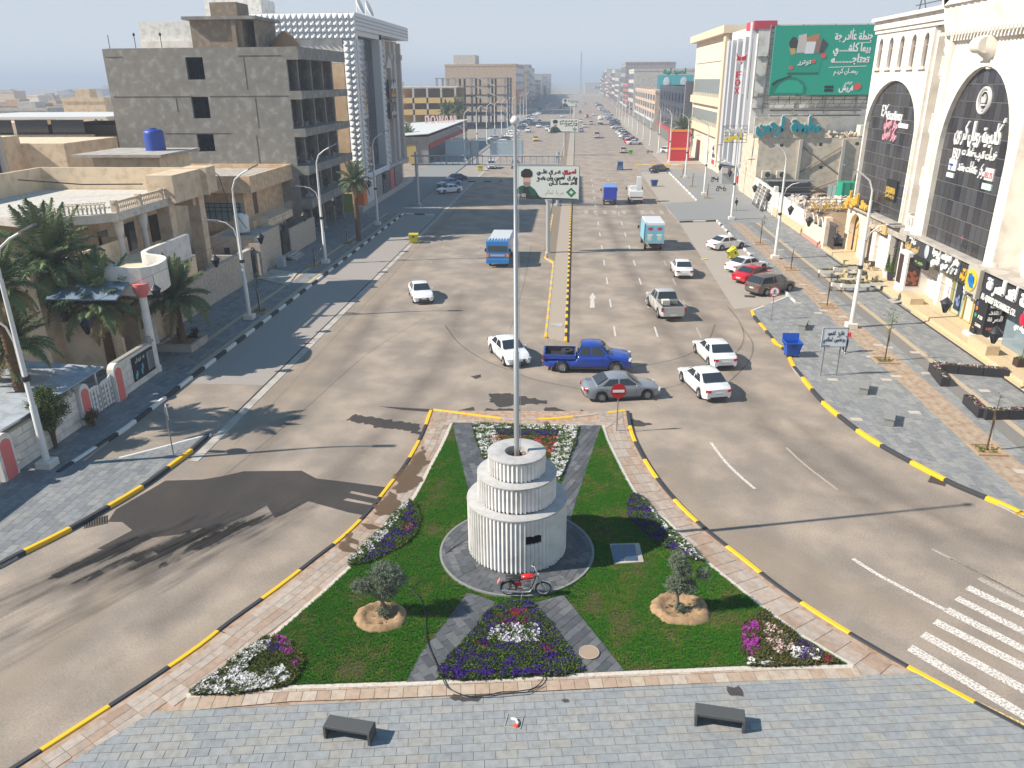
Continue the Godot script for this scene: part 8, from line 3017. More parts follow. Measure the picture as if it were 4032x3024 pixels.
	truck("white lorry with a small lifting arm driving away near the right bay","lift_lorry",v3(9.6,0,-125.2),0.0,wh,[["cab",1.9,0.5,2.2,-2.8,-1.2,wh],["bed",2.0,0.7,2.0,-1.1,2.6,wh],["arm",0.7,2.0,3.9,-0.4,0.6,wh,0.5],["bucket",0.9,2.0,2.7,0.8,2.0,wh,-0.4],["stripe",1.9,1.0,1.15,2.55,2.64,black_metal]],5.6)
	var hino := gloss(30,130,206)
	var ht := truck("light blue tipper lorry coming towards the camera","tipper_lorry",v3(-7.65,0.00,-79.32)+v3(0,0,-2.9),PI,hino,[["cab",2.3,0.75,2.75,-3.9,-2.3,hino],["bumper",2.34,0.45,0.95,-4.0,-3.7,hino],["bed",2.35,1.0,2.5,-2.1,3.6,hino],["load_sheet",2.2,2.5,2.6,-2.0,3.5,paint(200,206,210)],["chassis",1.0,0.5,0.95,-3.4,3.4,black_metal]],7.6,0.5)
	var ws := mb()
	ws.boxb(v3(0,2.12,-3.88),v3(2.0,0.85,0.06),Basis(Vector3.RIGHT,0.06))
	part("windscreen",ws,glass(60,74,84),ht)
	var gr := mb()
	gr.box(v3(0,1.3,-3.93),v3(1.5,0.2,0.05))
	part("grille",gr,paint(206,210,214,0.3,0.5),ht)
	for s in [-1,1]:
		var il := mb()
		il.box(v3(s*1.02,1.3,-3.92),v3(0.26,0.32,0.06))
		part("headlight",il,paint(240,150,60,0.3),ht)
	var rails := mb()
	for i in 7: rails.box(v3(-0.9+i*0.3,2.82,-3.0),v3(0.12,0.1,1.2))
	part("roof_ribs",rails,paint(190,214,232),ht)
	for q in [[v3(9.67,0.00,-171.99),60,110,170,"blue three wheeled motor rickshaw on the right carriageway"],[v3(5.87,0.00,-412.17),196,84,70,"red three wheeled motor rickshaw far up the right carriageway"]]:
		var tk := thing("motor_rickshaw",q[4],"rickshaw",q[0])
		var tone := paint(q[1],q[2],q[3],0.5)
		for b in [["body",1.25,0.35,0.95,-0.9,1.2,tone],["roof",1.25,1.6,1.75,-0.9,1.2,tone],["cabin",1.1,0.95,1.6,-0.6,1.15,glass(54,60,72)]]:
			var m := mb()
			m.slab(v3(0,(b[2]+b[3])/2,(b[4]+b[5])/2),v3(b[1],b[3] - b[2],b[5] - b[4]),0,0.05)
			part(b[0],m,b[6],tk)
		for p in [v3(0,0.24,-1.0),v3(-0.55,0.24,0.8),v3(0.55,0.24,0.8)]: wheel(tk,p,0.24,paint(150,150,150,0.5))
	var cm := truck("white concrete mixer lorry far up the right carriageway","mixer_lorry",v3(10.58,0.00,-349.85),0.0,wh,[["cab",2.3,0.7,2.9,-4.0,-2.2,wh],["chassis",1.2,0.5,1.1,-2.2,3.8,black_metal],["frame",2.0,1.1,1.8,2.6,3.6,wh]],8.0,0.5)
	var dm := mb()
	dm.lathe(v3(0,2.0,-1.9),[[0.0,0.0],[0.9,0.3],[1.25,1.6],[1.2,2.8],[0.7,4.6],[0.5,5.2],[0.0,5.2]],14,Basis(Vector3.RIGHT,PI/2 - 0.22))
	part("drum",dm,wh,cm)
func lamp(at: Vector3,flip: float,label: String,group: String) -> void:
	var key := "lamp"
	var o: Node3D
	if shared.has(key):
		o = copy(shared[key],at,0.0 if flip > 0 else PI,label,group)
		return
	o = thing("street_lamp",label,"street lamp",at,0.0 if flip > 0 else PI,group)
	shared[key] = o
	var b := mb()
	b.slab(v3(0,0.2,0),v3(0.75,0.4,0.75),0,0.04)
	part("base",b,paint(224,220,212,0.8),o)
	var p := mb()
	p.lathe(Vector3.ZERO,[[0.17,0.4],[0.16,3.3],[0.12,3.36],[0.10,9.6],[0.0,9.6]],12)
	part("post",p,white_metal,o)
	var up := mb()
	up.tube([v3(0,9.5,0),v3(0.02,10.3,0),v3(0.3,11.0,0),v3(0.9,11.45,0),v3(1.5,11.75,0)],[0.075,0.07,0.065,0.06,0.05],8)
	part("upper_arm",up,white_metal,o)
	var lo := mb()
	lo.tube([v3(-0.12,3.4,0),v3(-0.14,6.6,0),v3(-0.35,7.3,0),v3(-0.9,7.75,0),v3(-1.6,7.9,0)],[0.05,0.05,0.05,0.05,0.04],7)
	part("lower_arm",lo,white_metal,o)
	for q in [[v3(1.85,11.93,0),0.42],[v3(-1.95,7.92,0),-0.05]]:
		var h := mb()
		h.boxb(q[0],v3(0.85,0.09,0.28),Basis(Vector3.BACK,q[1]))
		part("lamp_head",h,paint(122,126,130,0.5),o)
	var c := mb()
	c.lathe(v3(0,4.6,0),[[0.12,0],[0.2,0.02],[0.2,0.24],[0.12,0.26]],10)
	part("clamp",c,black_metal,o)
func round_sign(at: Vector3,high: float,turn: float,label: String,kind: int) -> void:
	var o := thing("traffic_sign",label,"traffic sign",at,turn)
	var p := mb()
	p.rod(Vector3.ZERO,v3(0,high+0.3,0),0.035,8)
	part("post",p,paint(150,150,150,0.5,0.4),o)
	var F := Basis(Vector3.RIGHT,PI/2)
	var d := mb()
	d.lathe(v3(0,high,0.04),[[0,0],[0.42,0],[0.42,0.02],[0,0.02]],28,F)
	var tones := [paint(206,24,34,0.4),paint(206,24,44,0.4),paint(206,210,212,0.4,0.3)]
	var dn := part("disc",d,tones[kind],o)
	var m := mb()
	if kind == 0:
		m.box(v3(0,high,0.075),v3(0.62,0.14,0.02))
		part("bar",m,paint(246,246,244,0.5),dn)
	elif kind == 1:
		m.lathe(v3(0,high,0.062),[[0,0],[0.33,0],[0.33,0.008],[0,0.008]],26,F)
		part("face",m,paint(246,246,246,0.5),dn)
		var f := mb()
		f.ball(v3(0,high+0.18,0.08),v3(0.04,0.045,0.012),8,5)
		pen(f,[[v2(0,0.13),v2(0,-0.02),v2(0.1,-0.2)],[v2(0,-0.02),v2(-0.08,-0.2)],[v2(-0.1,0.03),v2(0,0.1),v2(0.11,0.03)],[v2(-0.24,-0.2),v2(-0.16,-0.12)],[v2(0.24,-0.2),v2(0.16,-0.12)]],south(0,high,0.07),1.0,0.05,0.01)
		part("walker",f,black_metal,dn)
func bin(at: Vector3,turn: float,tone: Material,label: String,open := false,lie := false) -> void:
	var o := thing("wheeled_bin",label,"bin",at,turn)
	o.scale = Vector3.ONE*(0.8 if lie else 0.88)
	var B := Basis(Vector3.BACK,-1.15) if lie else Basis()
	var s := v3(0,0.5,0) if lie else Vector3.ZERO
	var m := mb()
	m.xf = Transform3D(B,s)
	var r := []
	for q in [[0.46,0.36,0.15],[0.5,0.4,0.5],[0.62,0.52,1.1],[0.66,0.56,1.12],[0.66,0.56,1.2],[0.58,0.48,1.2],[0.5,0.4,0.4],[0.02,0.02,0.4]]:
		r.append(PackedVector3Array([v3(-q[0],q[2],q[1]),v3(q[0],q[2],q[1]),v3(q[0],q[2],-q[1]),v3(-q[0],q[2],-q[1])]))
	m.grid(r,true,0.9)
	part("body",m,tone,o)
	var l := mb()
	l.xf = Transform3D(B,s)
	if open: l.boxb(v3(0,1.3,-0.62),v3(1.3,0.75,0.05),Basis(Vector3.RIGHT,-0.2))
	else: l.slab(v3(0,1.24,0),v3(1.34,0.1,1.14),0,0.04)
	part("lid",l,tone,o)
	for x in [-0.42,0.42]:
		for z in [-0.3,0.3]:
			var w := mb()
			w.xf = Transform3D(B,s)
			w.lathe(v3(x,0.09,z),[[0,-0.03],[0.09,-0.03],[0.09,0.03],[0,0.03]],10,Basis(Vector3.BACK,PI/2))
			part("caster",w,black_metal,o)
	var h := mb()
	h.xf = Transform3D(B,s)
	for x in [-0.68,0.68]: h.rod(v3(x,1.05,-0.3),v3(x,1.05,0.3),0.04,6)
	h.box(v3(0,0.95,0.52),v3(0.3,0.2,0.06))
	part("handle",h,black_metal,o)
func median_board(at: Vector3,low: float,w: float,h: float,label: String,detail: bool) -> void:
	var o := thing("median_billboard",label,"billboard",at,0.0,"billboards on the median")
	var p := mb()
	p.lathe(Vector3.ZERO,[[0.32,0],[0.32,0.05],[0.24,0.06],[0.24,low - 0.5],[0.42,low],[0,low]],14)
	part("post",p,paint(206,208,210,0.45,0.3),o)
	var x0 := -w*0.52
	var f := mb()
	f.box(v3(x0+w/2,low+h/2,-0.16),v3(w+0.16,h+0.16,0.3))
	part("frame",f,paint(150,156,150,0.5),o)
	var T := south(x0,low,0)
	var b := board(o,"panel",T,w,h,0.03,paint(236,242,234,0.5))
	var Q := T*mv(v3(0,0,0.03))
	var art := [[[0.0,0.0,0.42,0.0,0.36,0.12,0.30,0.30,0.22,0.42,0.10,0.42,0.03,0.36,0.0,0.2],paint(46,48,50,0.6),0.004],[[0.02,0.12,0.09,0.14,0.13,0.42,0.09,0.42,0.03,0.36],paint(24,96,68,0.6),0.008],[[0.24,0.1,0.33,0.12,0.30,0.30,0.22,0.42,0.19,0.42],paint(24,96,68,0.6),0.008],
		[[0.11,0.46,0.13,0.40,0.17,0.38,0.21,0.40,0.23,0.47,0.23,0.68,0.11,0.68],paint(226,184,158,0.6),0.012],[[0.115,0.50,0.13,0.40,0.17,0.37,0.21,0.40,0.228,0.50,0.20,0.53,0.14,0.53],paint(150,146,142,0.7),0.016],[[0.08,0.70,0.12,0.66,0.22,0.66,0.26,0.70,0.265,0.82,0.22,0.92,0.14,0.93,0.08,0.84],paint(40,38,40,0.6),0.016],
		[[0.42,0.0,0.98,0.02,0.98,0.0],paint(44,48,50,0.6),0.006],[[0.36,0.10,0.42,0.05,0.70,0.04,0.97,0.02,0.42,0.0,0.36,0.0],paint(44,48,50,0.6),0.005],
		[[0.80,0.22,0.88,0.36,0.96,0.20,0.88,0.06],paint(40,46,42,0.5),0.008],[[0.815,0.215,0.88,0.33,0.945,0.20,0.88,0.09],paint(30,150,88,0.5),0.012],[[0.85,0.22,0.88,0.28,0.915,0.215,0.88,0.15],paint(226,236,226,0.5),0.016]]
	for q in art:
		var m := mb()
		var a := PackedVector2Array()
		for i in range(0,q[0].size(),2): a.append(v2(q[0][i]*w,q[0][i+1]*h))
		m.plate(a,Q,q[2])
		part("print",m,q[1],b)
	var ink := paint(52,56,58,0.6)
	var lines := [["العـراق عـراق علـي",0.80,0.66,0],["وعراق الحسين ولن يتبـع",0.62,0.66,0],["لأحد مهمـا كـان",0.46,0.46,0]]
	for q in lines: write_ar(b,q[0],Q*mv(v3(w*0.97,h*q[1],0)),w*q[2]*0.98,h*0.075,h*0.032,0.008,ink)
	if detail:
		write_ar(b,"العـراق",Q*mv(v3(w*0.97,h*0.80,0.006)),w*0.205,h*0.075,h*0.036,0.008,paint(206,40,56,0.6))
		write_ar(b,"سرايا السلام",Q*mv(v3(w*0.76,h*0.17,0)),w*0.3,h*0.08,h*0.012,0.006,paint(206,160,150,0.6))
		var em := mb()
		em.lathe(Q*v3(w*0.045,h*0.12,0.01),[[0.1,0],[0.16,0],[0.16,0.02],[0.1,0.02]],14,Basis(Vector3.RIGHT,PI/2))
		for i in 3: em.box(Q*v3(w*0.12,h*(0.09+i*0.035),0.012),v3(w*0.07,h*0.016,0.01))
		for i in 5: em.box(Q*v3(w*(0.03+i*0.03),h*0.03,0.012),v3(w*0.012,h*0.02,0.01))
		part("print",em,paint(236,238,236,0.6),b)
func lantern_line(x: float,zs: Array,group: String,where: String) -> void:
	var wire := mb()
	wire.tube([v3(x,6.9,-34),v3(x,6.8,-80),v3(x,6.9,-133)],0.012,4)
	solo("lantern_wire",wire,black_metal,"thin wire strung between the lamps "+where,"wire")
	for i in zs.size():
		var label: String = "black faceted street lantern hanging "+where+["",", the nearest one",", second from the near end",", third from the near end",", fourth from the near end",", fifth from the near end",", sixth from the near end",", seventh from the near end",", eighth from the near end",", the farthest one"][9 if i == zs.size() - 1 else i+1]
		if shared.has("lantern"):
			copy(shared["lantern"],v3(x,5.35,zs[i]),0.3*i,label,group)
			continue
		var o := thing("hanging_lantern",label,"lantern",v3(x,5.35,zs[i]),0.0,group)
		shared["lantern"] = o
		var m := mb()
		m.lathe(Vector3.ZERO,[[0.0,0.0],[0.08,0.02],[0.3,0.55],[0.32,0.6]],6)
		part("glass",m,glass(44,46,58,0.2),o)
		var c := mb()
		c.lathe(v3(0,0.6,0),[[0.36,0.0],[0.34,0.04],[0.05,0.32],[0.0,0.36]],6)
		c.rod(v3(0,0.9,0),v3(0,1.5,0),0.015,5)
		for k in 6:
			var a := TAU*k/6
			c.rod(v3(cos(a)*0.31,0.6,sin(a)*0.31),v3(cos(a)*0.08,0.02,sin(a)*0.08),0.015,4)
		part("cap",c,black_metal,o)
func person(at: Vector3,turn: float,shirt: Material,trousers: Material,label: String,shoes: Material) -> void:
	var o := thing("person",label,"person",at,turn)
	var skin := paint(190,140,112,0.7)
	var J := {"hip": v3(0,0.92,0),"chest": v3(0,1.32,0.02),"neck": v3(0,1.5,0.0),"head": v3(0,1.66,-0.03)}
	var bones := [[J.hip,J.chest,0.15,0.165,0],[J.chest,J.neck,0.13,0.06,0]]
	for s in [-1,1]:
		var sh := v3(s*0.19,1.43,0.02)
		var el := v3(s*0.27,1.16,0.02)
		var ha := v3(s*0.12,1.12,-0.22)
		bones += [[J.chest,sh,0.1,0.075,0],[sh,el,0.065,0.05,0],[el,ha,0.043,0.032,2]]
		var kn := v3(s*0.1,0.5,-0.10*s - 0.02)
		var an := v3(s*0.1,0.09,0.16*s if s > 0 else -0.16)
		bones += [[v3(s*0.09,0.9,0),kn,0.1,0.07,1],[kn,an,0.065,0.045,1],[an+v3(0,-0.04,0.03),an+v3(0,-0.05,-0.15),0.045,0.035,3]]
	bones += [[J.neck,J.head,0.055,0.06,2],[J.head,J.head+v3(0,0.05,0),0.085,0.09,2]]
	var hair := mb()
	hair.ball(J.head+v3(0,0.06,0.02),v3(0.1,0.1,0.11),10,7)
	var mats := [shirt,trousers,skin,shoes]
	var names := ["shirt","trousers","skin","shoes"]
	for k in 4:
		var m := mb()
		for b in bones:
			if b[4] != k: continue
			var path := []
			var rad := []
			for i in 7:
				path.append(b[0].lerp(b[1],i/6.0))
				rad.append(lerpf(b[2],b[3],i/6.0)*(0.75 if i == 0 or i == 6 else 1.0))
			m.tube(path,rad,10)
			for e in [0,1]: m.ball(b[e],Vector3.ONE*b[2+e]*0.98,10,7)
		part(names[k],m,mats[k],o)
	part("hair",hair,paint(40,34,32,0.8),o)
func build_street_furniture() -> void:
	var wl := ["on the left pavement in front of the pink garden pier","on the left pavement by the carved stone wall","on the left pavement before the concrete building","on the left pavement before the faceted building"]
	for i in 4: lamp(v3(-26.0,0.1,[-32.8,-58.7,-79.3,-102.5][i]),1,"white two armed street lamp "+wl[i],"street lamps on the left pavement")
	var wr := ["on the right pavement by the cafe terrace","on the right pavement in front of the dark gate","on the right pavement beside the person in black","on the right pavement by the tan office block","on the right pavement at the side street"]
	for i in 5: lamp(v3(21.45,0.1,[-58.9,-83.5,-108.5,-132.9,-156.6][i]),-1,"white two armed street lamp "+wr[i],"street lamps on the right pavement")
	for i in 22:
		var s := -1 if i % 2 else 1
		lamp(v3(21.45 if s > 0 else -26.0,0.1,(-185.0 if s > 0 else -190.0) - (i/2)*24.5),-s,"distant white street lamp in the row along the "+("right" if s > 0 else "left")+" kerb","distant street lamps on the "+("right" if s > 0 else "left"))
	lantern_line(21.4,[-39.2,-44.8,-64.9,-72.9,-79.5,-88.8,-96.0,-112,-120],"lanterns over the right pavement","over the right pavement")
	lantern_line(-26.0,[-38.1,-45.5,-54.2,-62.9,-68.4,-74.1,-84.2,-99.4,-107.9],"lanterns over the left pavement","over the left pavement")
	round_sign(v3(2.61,0.13,-38.81),2.35 ,0.1,"red no entry sign on the right back corner of the island",0)
	round_sign(v3(15.86,0.13,-60.67),2.27,0.05,"round white and red walker warning sign by the parked crossover",1)
	round_sign(v3(-20.33,0.13,-34.50),2.36,2.2,"round traffic sign seen from behind on the left corner pavement",2)
	var ss := thing("street_name_sign","white street name sign on two posts beside the blue bin","sign",v3(16.62,0.13,-48.19),0.06)
	var pm := mb()
	for x in [-0.5,0.5]: pm.rod(v3(x,0,0),v3(x,3.0,0),0.04,8)
	part("post",pm,paint(140,140,142,0.5,0.4),ss)
	var pl := board(ss,"panel",south(-0.8,1.95,0.06),1.6,1.3,0.05,paint(232,238,242,0.4))
	write_ar(pl,"شارع الشهيد",south(0.55,2.78,0.115),1.05,0.17,0.042,0.01,black_metal)
	write_ar(pl,"أبو تحسين الصالحي",south(0.72,2.36,0.115),1.44,0.17,0.042,0.01,black_metal)
	write_ar(pl,"مديرية بلدية",south(-0.25,2.05,0.115),0.45,0.04,0.014,0.01,black_metal)
	var rim := mb()
	for q in [[0,1.97,1.6,0.03],[0,3.23,1.6,0.03]]: rim.box(v3(q[0],q[1],0.12),v3(q[2],q[3],0.02))
	for x in [-0.785,0.785]: rim.box(v3(x,2.6,0.12),v3(0.03,1.23,0.02))
	part("border",rim,paint(70,90,120,0.5),pl)
	bin(v3(15.20,0.13,-51.86),0.05,paint(20,86,190,0.5),"blue wheeled bin with its lid thrown open on the right pavement",true)
	bin(v3(14.36,0.00,-144.35),0.2,paint(44,66,150,0.5),"dark blue wheeled bin in the second parking bay on the right")
	bin(v3(-18.85,0.00,-90.90),0.1,paint(214,206,30,0.5),"yellow wheeled bin at the left gutter in front of the parking strip")
	bin(v3(-19.98,0.00,-169.61),0.0,paint(236,214,40,0.5),"yellow wheeled bin on the corner beneath the gantry")
	bin(v3(16.52,0.00,-83.74),0.3,paint(226,220,40,0.5),"yellow bin lying on its side between two parked white cars",false,true)
	bin(v3(14.31,0.00,-208.67),0.0,paint(110,200,30,0.5),"bright green bin at the far side street on the right")
	for q in [[v3(17.98,0.13,-45.58),"tapered grey stone bench on the right pavement nearer the street sign"],[v3(17.81,0.13,-40.98),"tapered grey stone bench on the right pavement with spilled plaster"],[v3(17.77,0.13,-58.54),"tapered grey stone bench behind the blue bin"]]:
		var b := thing("street_bench",q[1],"bench",q[0],1.15,"stone benches on the right pavement")
		var st := paint(168,168,164,0.8,0.0,0.6)
		var s := mb()
		s.slab(v3(0,0.42,0),v3(1.5,0.08,0.55),0,0.01)
		part("seat",s,st,b)
		for x in [-0.66,0.66]:
			var l := mb()
			l.box(v3(x,0.19,0),v3(0.07,0.38,0.5))
			part("leg",l,st,b)
	var g := thing("sign_gantry","grey steel sign gantry over the left carriageway with three blank panel backs","gantry")
	var gs := paint(190,200,206,0.45,0.4)
	for x in [-23.9,-2.45]:
		var p := mb()
		p.lathe(v3(x,0.1,-120.2),[[0.5,0],[0.5,0.3],[0.26,0.32],[0.25,7.9],[0,7.95]],14)
		part("post",p,gs,g)
	for y in [7.45,6.2]:
		var c := mb()
		c.rod(v3(-24.6,y,-120.0),v3(-1.9,y,-120.0),0.12,8)
		part("chord",c,gs,g)
	var rg := mb()
	for i in 23: rg.rod(v3(-22.8+i*0.9,6.2,-120),v3(-22.8+i*0.9,7.45,-120),0.06,6)
	stuff("rung",rg,gs,g)
	for q in [[-18.4,-13.9],[-13.7,-12.0],[-9.6,-4.9]]:
		var a := v3(-19.60,7.72,-120.30)
		var x0 := (v3(-19.43,9.45,-120.30)).x if q[0] < -18 else ((v3(-15.49,9.45,-120.30)).x if q[0] < -12 else (v3(-12.68,9.44,-120.30)).x)
		var x1 := (v3(-15.72,9.45,-120.30)).x if q[0] < -18 else ((v3(-14.35,9.45,-120.30)).x if q[0] < -12 else (v3(-7.68,9.44,-120.30)).x)
		var m := mb()
		for i in 14: m.span(v3(x0,7.3+i*0.17,-120.42),v3(x1,7.3+i*0.17+0.15,-120.38+0.02*(i % 2)))
		var pn := part("sign_panel",m,paint(196,216,224,0.5,0.2),g)
		var st := mb()
		for x in [x0+0.15,x1 - 0.15]: st.span(v3(x - 0.09,6.3,-120.36),v3(x+0.09,9.7,-120.16))
		part("stiffener",st,gs,pn)
	median_board(v3(-2.72,0.1,-85.5),5.85,6.75,3.45,"large median billboard with a turbaned bearded man in green and black",true)
	median_board(v3(-2.6,0.1,-205.0),5.6,6.9,3.2,"second median billboard farther up the avenue",false)
	median_board(v3(-2.4,0.1,-395.0),5.8,7.4,3.6,"third and farthest median billboard",false)
	person(v3(19.06,0.13,-52.86),2.6,paint(206,36,46,0.8),paint(40,42,50,0.8),"person in a red shirt and black trousers behind the street sign",paint(230,230,230))
	person(v3(23.46,0.13,-116.07),0.6,paint(40,40,44,0.8),paint(176,168,154,0.8),"person in a black shirt walking by the third right street lamp",paint(60,50,44))
	var pf := thing("fallen_number_board","yellow scrap of plastic lying on the road beside the white sedan","scrap",v3(14.06,0.00,-83.27))
	var pm2 := mb()
	pm2.boxb(v3(0,0.05,0),v3(0.7,0.05,0.3),Basis(Vector3.UP,0.4))
	part("scrap",pm2,paint(232,214,60),pf)
	for q in [[v3(26.11,0.13,-149.99),"dark scooter parked by the sheet metal shelter",40],[v3(24.98,0.13,-137.22),"tan motorcycle parked on the pavement by the shelter",110],[v3(19.50,0.00,-211.85),"pale scooter at the side street by the off roader",150]]:
		var sc := thing("parked_scooter",q[1],"scooter",q[0],0.1)
		for x in [-0.6,0.6]:
			var w := mb()
			w.lathe(v3(x,0.28,0),[[0.16,-0.05],[0.28,-0.05],[0.28,0.05],[0.16,0.05],[0.16,-0.05]],14,Basis(Vector3.RIGHT,PI/2))
			part("wheel",w,paint(44,44,46,0.8),sc)
		var b := mb()
		b.tube([v3(-0.8,0.75,0),v3(-0.3,0.72,0),v3(0.0,0.45,0),v3(0.35,0.5,0),v3(0.48,0.95,0)],[0.1,0.17,0.15,0.12,0.05],8)
		b.rod(v3(0.45,1.0,-0.3),v3(0.45,1.0,0.3),0.02,5)
		b.rod(v3(0.6,0.28,0),v3(0.45,1.0,0),0.03,5)
		part("body",b,paint(q[2],q[2]*0.95,q[2]*0.9,0.5),sc)
func frond_mesh(long: float,droop: float,k: int) -> ArrayMesh:
	var m := mb()
	var prev := Vector3.ZERO
	var n := 24
	for i in n+1:
		var t := float(i)/n
		var p := v3(t*long*(1.0 - 0.25*droop*t),t*long*0.35 - droop*long*0.62*t*t,0)
		if i > 0:
			var d := (p - prev).normalized()
			var up := v3(-d.y,d.x,0)
			var w := 0.045*(1.0 - t*0.8)
			m.quad(prev+v3(0,0,w),p+v3(0,0,w),p - v3(0,0,w),prev - v3(0,0,w))
			if i > 2:
				for s in [-1,1]:
					for j in 3:
						var q := prev.lerp(p,j/3.0)
						var l := long*0.23*sin(PI*clampf(t*0.92+0.06,0,1))*rr(0.8,1.15)
						var tip := q+d*l*0.62+v3(0,0,s*l*0.72)+up*l*rr(-0.15,0.35) - v3(0,l*0.25,0)
						var side := d*0.0085
						var mid := q.lerp(tip,0.55)+up*0.03
						m.tri(q - side,q+side,mid+side)
						m.tri(q - side,mid+side,mid - side)
						m.tri(mid - side,mid+side,tip)
		prev = p
	return m.mesh()
func palm(foot: Vector3,high: float,long: float,n: int,label: String,lean := Vector3.ZERO,group := "date palms in the gardens on the left") -> void:
	var o := thing("date_palm",label,"palm tree",foot,rf()*TAU,group)
	var tr := mb()
	var prof := []
	var k := int(high/0.22)
	for i in k+1:
		var t := float(i)/k
		var r := lerpf(0.30,0.21,t)+(0.06 if t > 0.85 else 0.0)
		prof.append([r+0.05,high*t])
		prof.append([r - 0.01,high*t+0.13])
	prof.append([0.0,high+0.2])
	tr.lathe(Vector3.ZERO,prof,9)
	part("trunk",tr,bark_mat,o)
	if not shared.has("fronds"):
		shared["fronds"] = []
		for q in [0.25,0.55,0.85,1.15]: shared["fronds"].append(frond_mesh(1.0,q,0))
	var leaf := foliage_mat("palm",Color(0.15,0.19,0.09).linear_to_srgb(),0.25)
	leaf.vertex_color_use_as_albedo = false
	var dry := foliage_mat("palm_dry",Color(0.27,0.20,0.10).linear_to_srgb(),0.2)
	dry.vertex_color_use_as_albedo = false
	for i in n:
		var t := float(i)/n
		var f := part("frond",shared["fronds"][mini(3,int(t*4.0))],dry if t > 0.9 else leaf,o)
		var l := long*rr(0.85,1.1)
		var b := Basis(Vector3.UP,i*2.4+rf()*0.3)*Basis(Vector3.BACK,lerpf(1.15,-0.35,t)+rr(-0.1,0.1))
		f.transform = Transform3D(b.scaled(Vector3.ONE*l),v3(0,high+0.15 - t*0.35,0))
func leaf_tree(foot: Vector3,clumps: Array,tone: Color,density: float,label: String,called := "street_tree",size := 1.0,group := "") -> Node3D:
	var o := thing(called,label,"tree",foot,0.0,group)
	var m := mb()
	for c in clumps:
		var p: Vector3 = c[0]
		m.tube([v3(0,-0.05,0),v3(p.x*0.15,p.y*0.4,p.z*0.15),v3(p.x*0.6,p.y*0.75,p.z*0.6),p],[0.09*size,0.06*size,0.04*size,0.015],6)
	part("trunk",m,bark_mat,o)
	if not shared.has("leaf_spray"):
		var q := mb()
		for i in 5:
			var d := v3(cos(i*1.3),sin(i*2.1)*0.7,sin(i*1.3)).normalized()
			var s := d.cross(Vector3.UP).normalized()*0.03
			q.tri(d*0.02,d*0.07+s,d*0.15)
			q.tri(d*0.02,d*0.15,d*0.07 - s)
		shared["leaf_spray"] = q.mesh()
	var at := []
	for c in clumps:
		for i in int(density*c[1]*c[1]*100.0):
			var d := v3(rng.randfn(),rng.randfn()*0.8,rng.randfn()).normalized()*pow(rf(),0.5)
			d *= 1.0+0.3*sin(d.x*9+c[1]*20)*cos(d.z*8)
			at.append(Transform3D(Basis(v3(rng.randfn(),rng.randfn(),rng.randfn()).normalized(),rf()*6).scaled(Vector3.ONE*rr(0.7,1.3)*size),c[0]+d*c[1]))
	many("leaves",shared["leaf_spray"],foliage_mat("leaf",Color.WHITE,0.4),at,varied(at.size(),0.4,0.15).map(func(c): return c*tone),o)
	return o
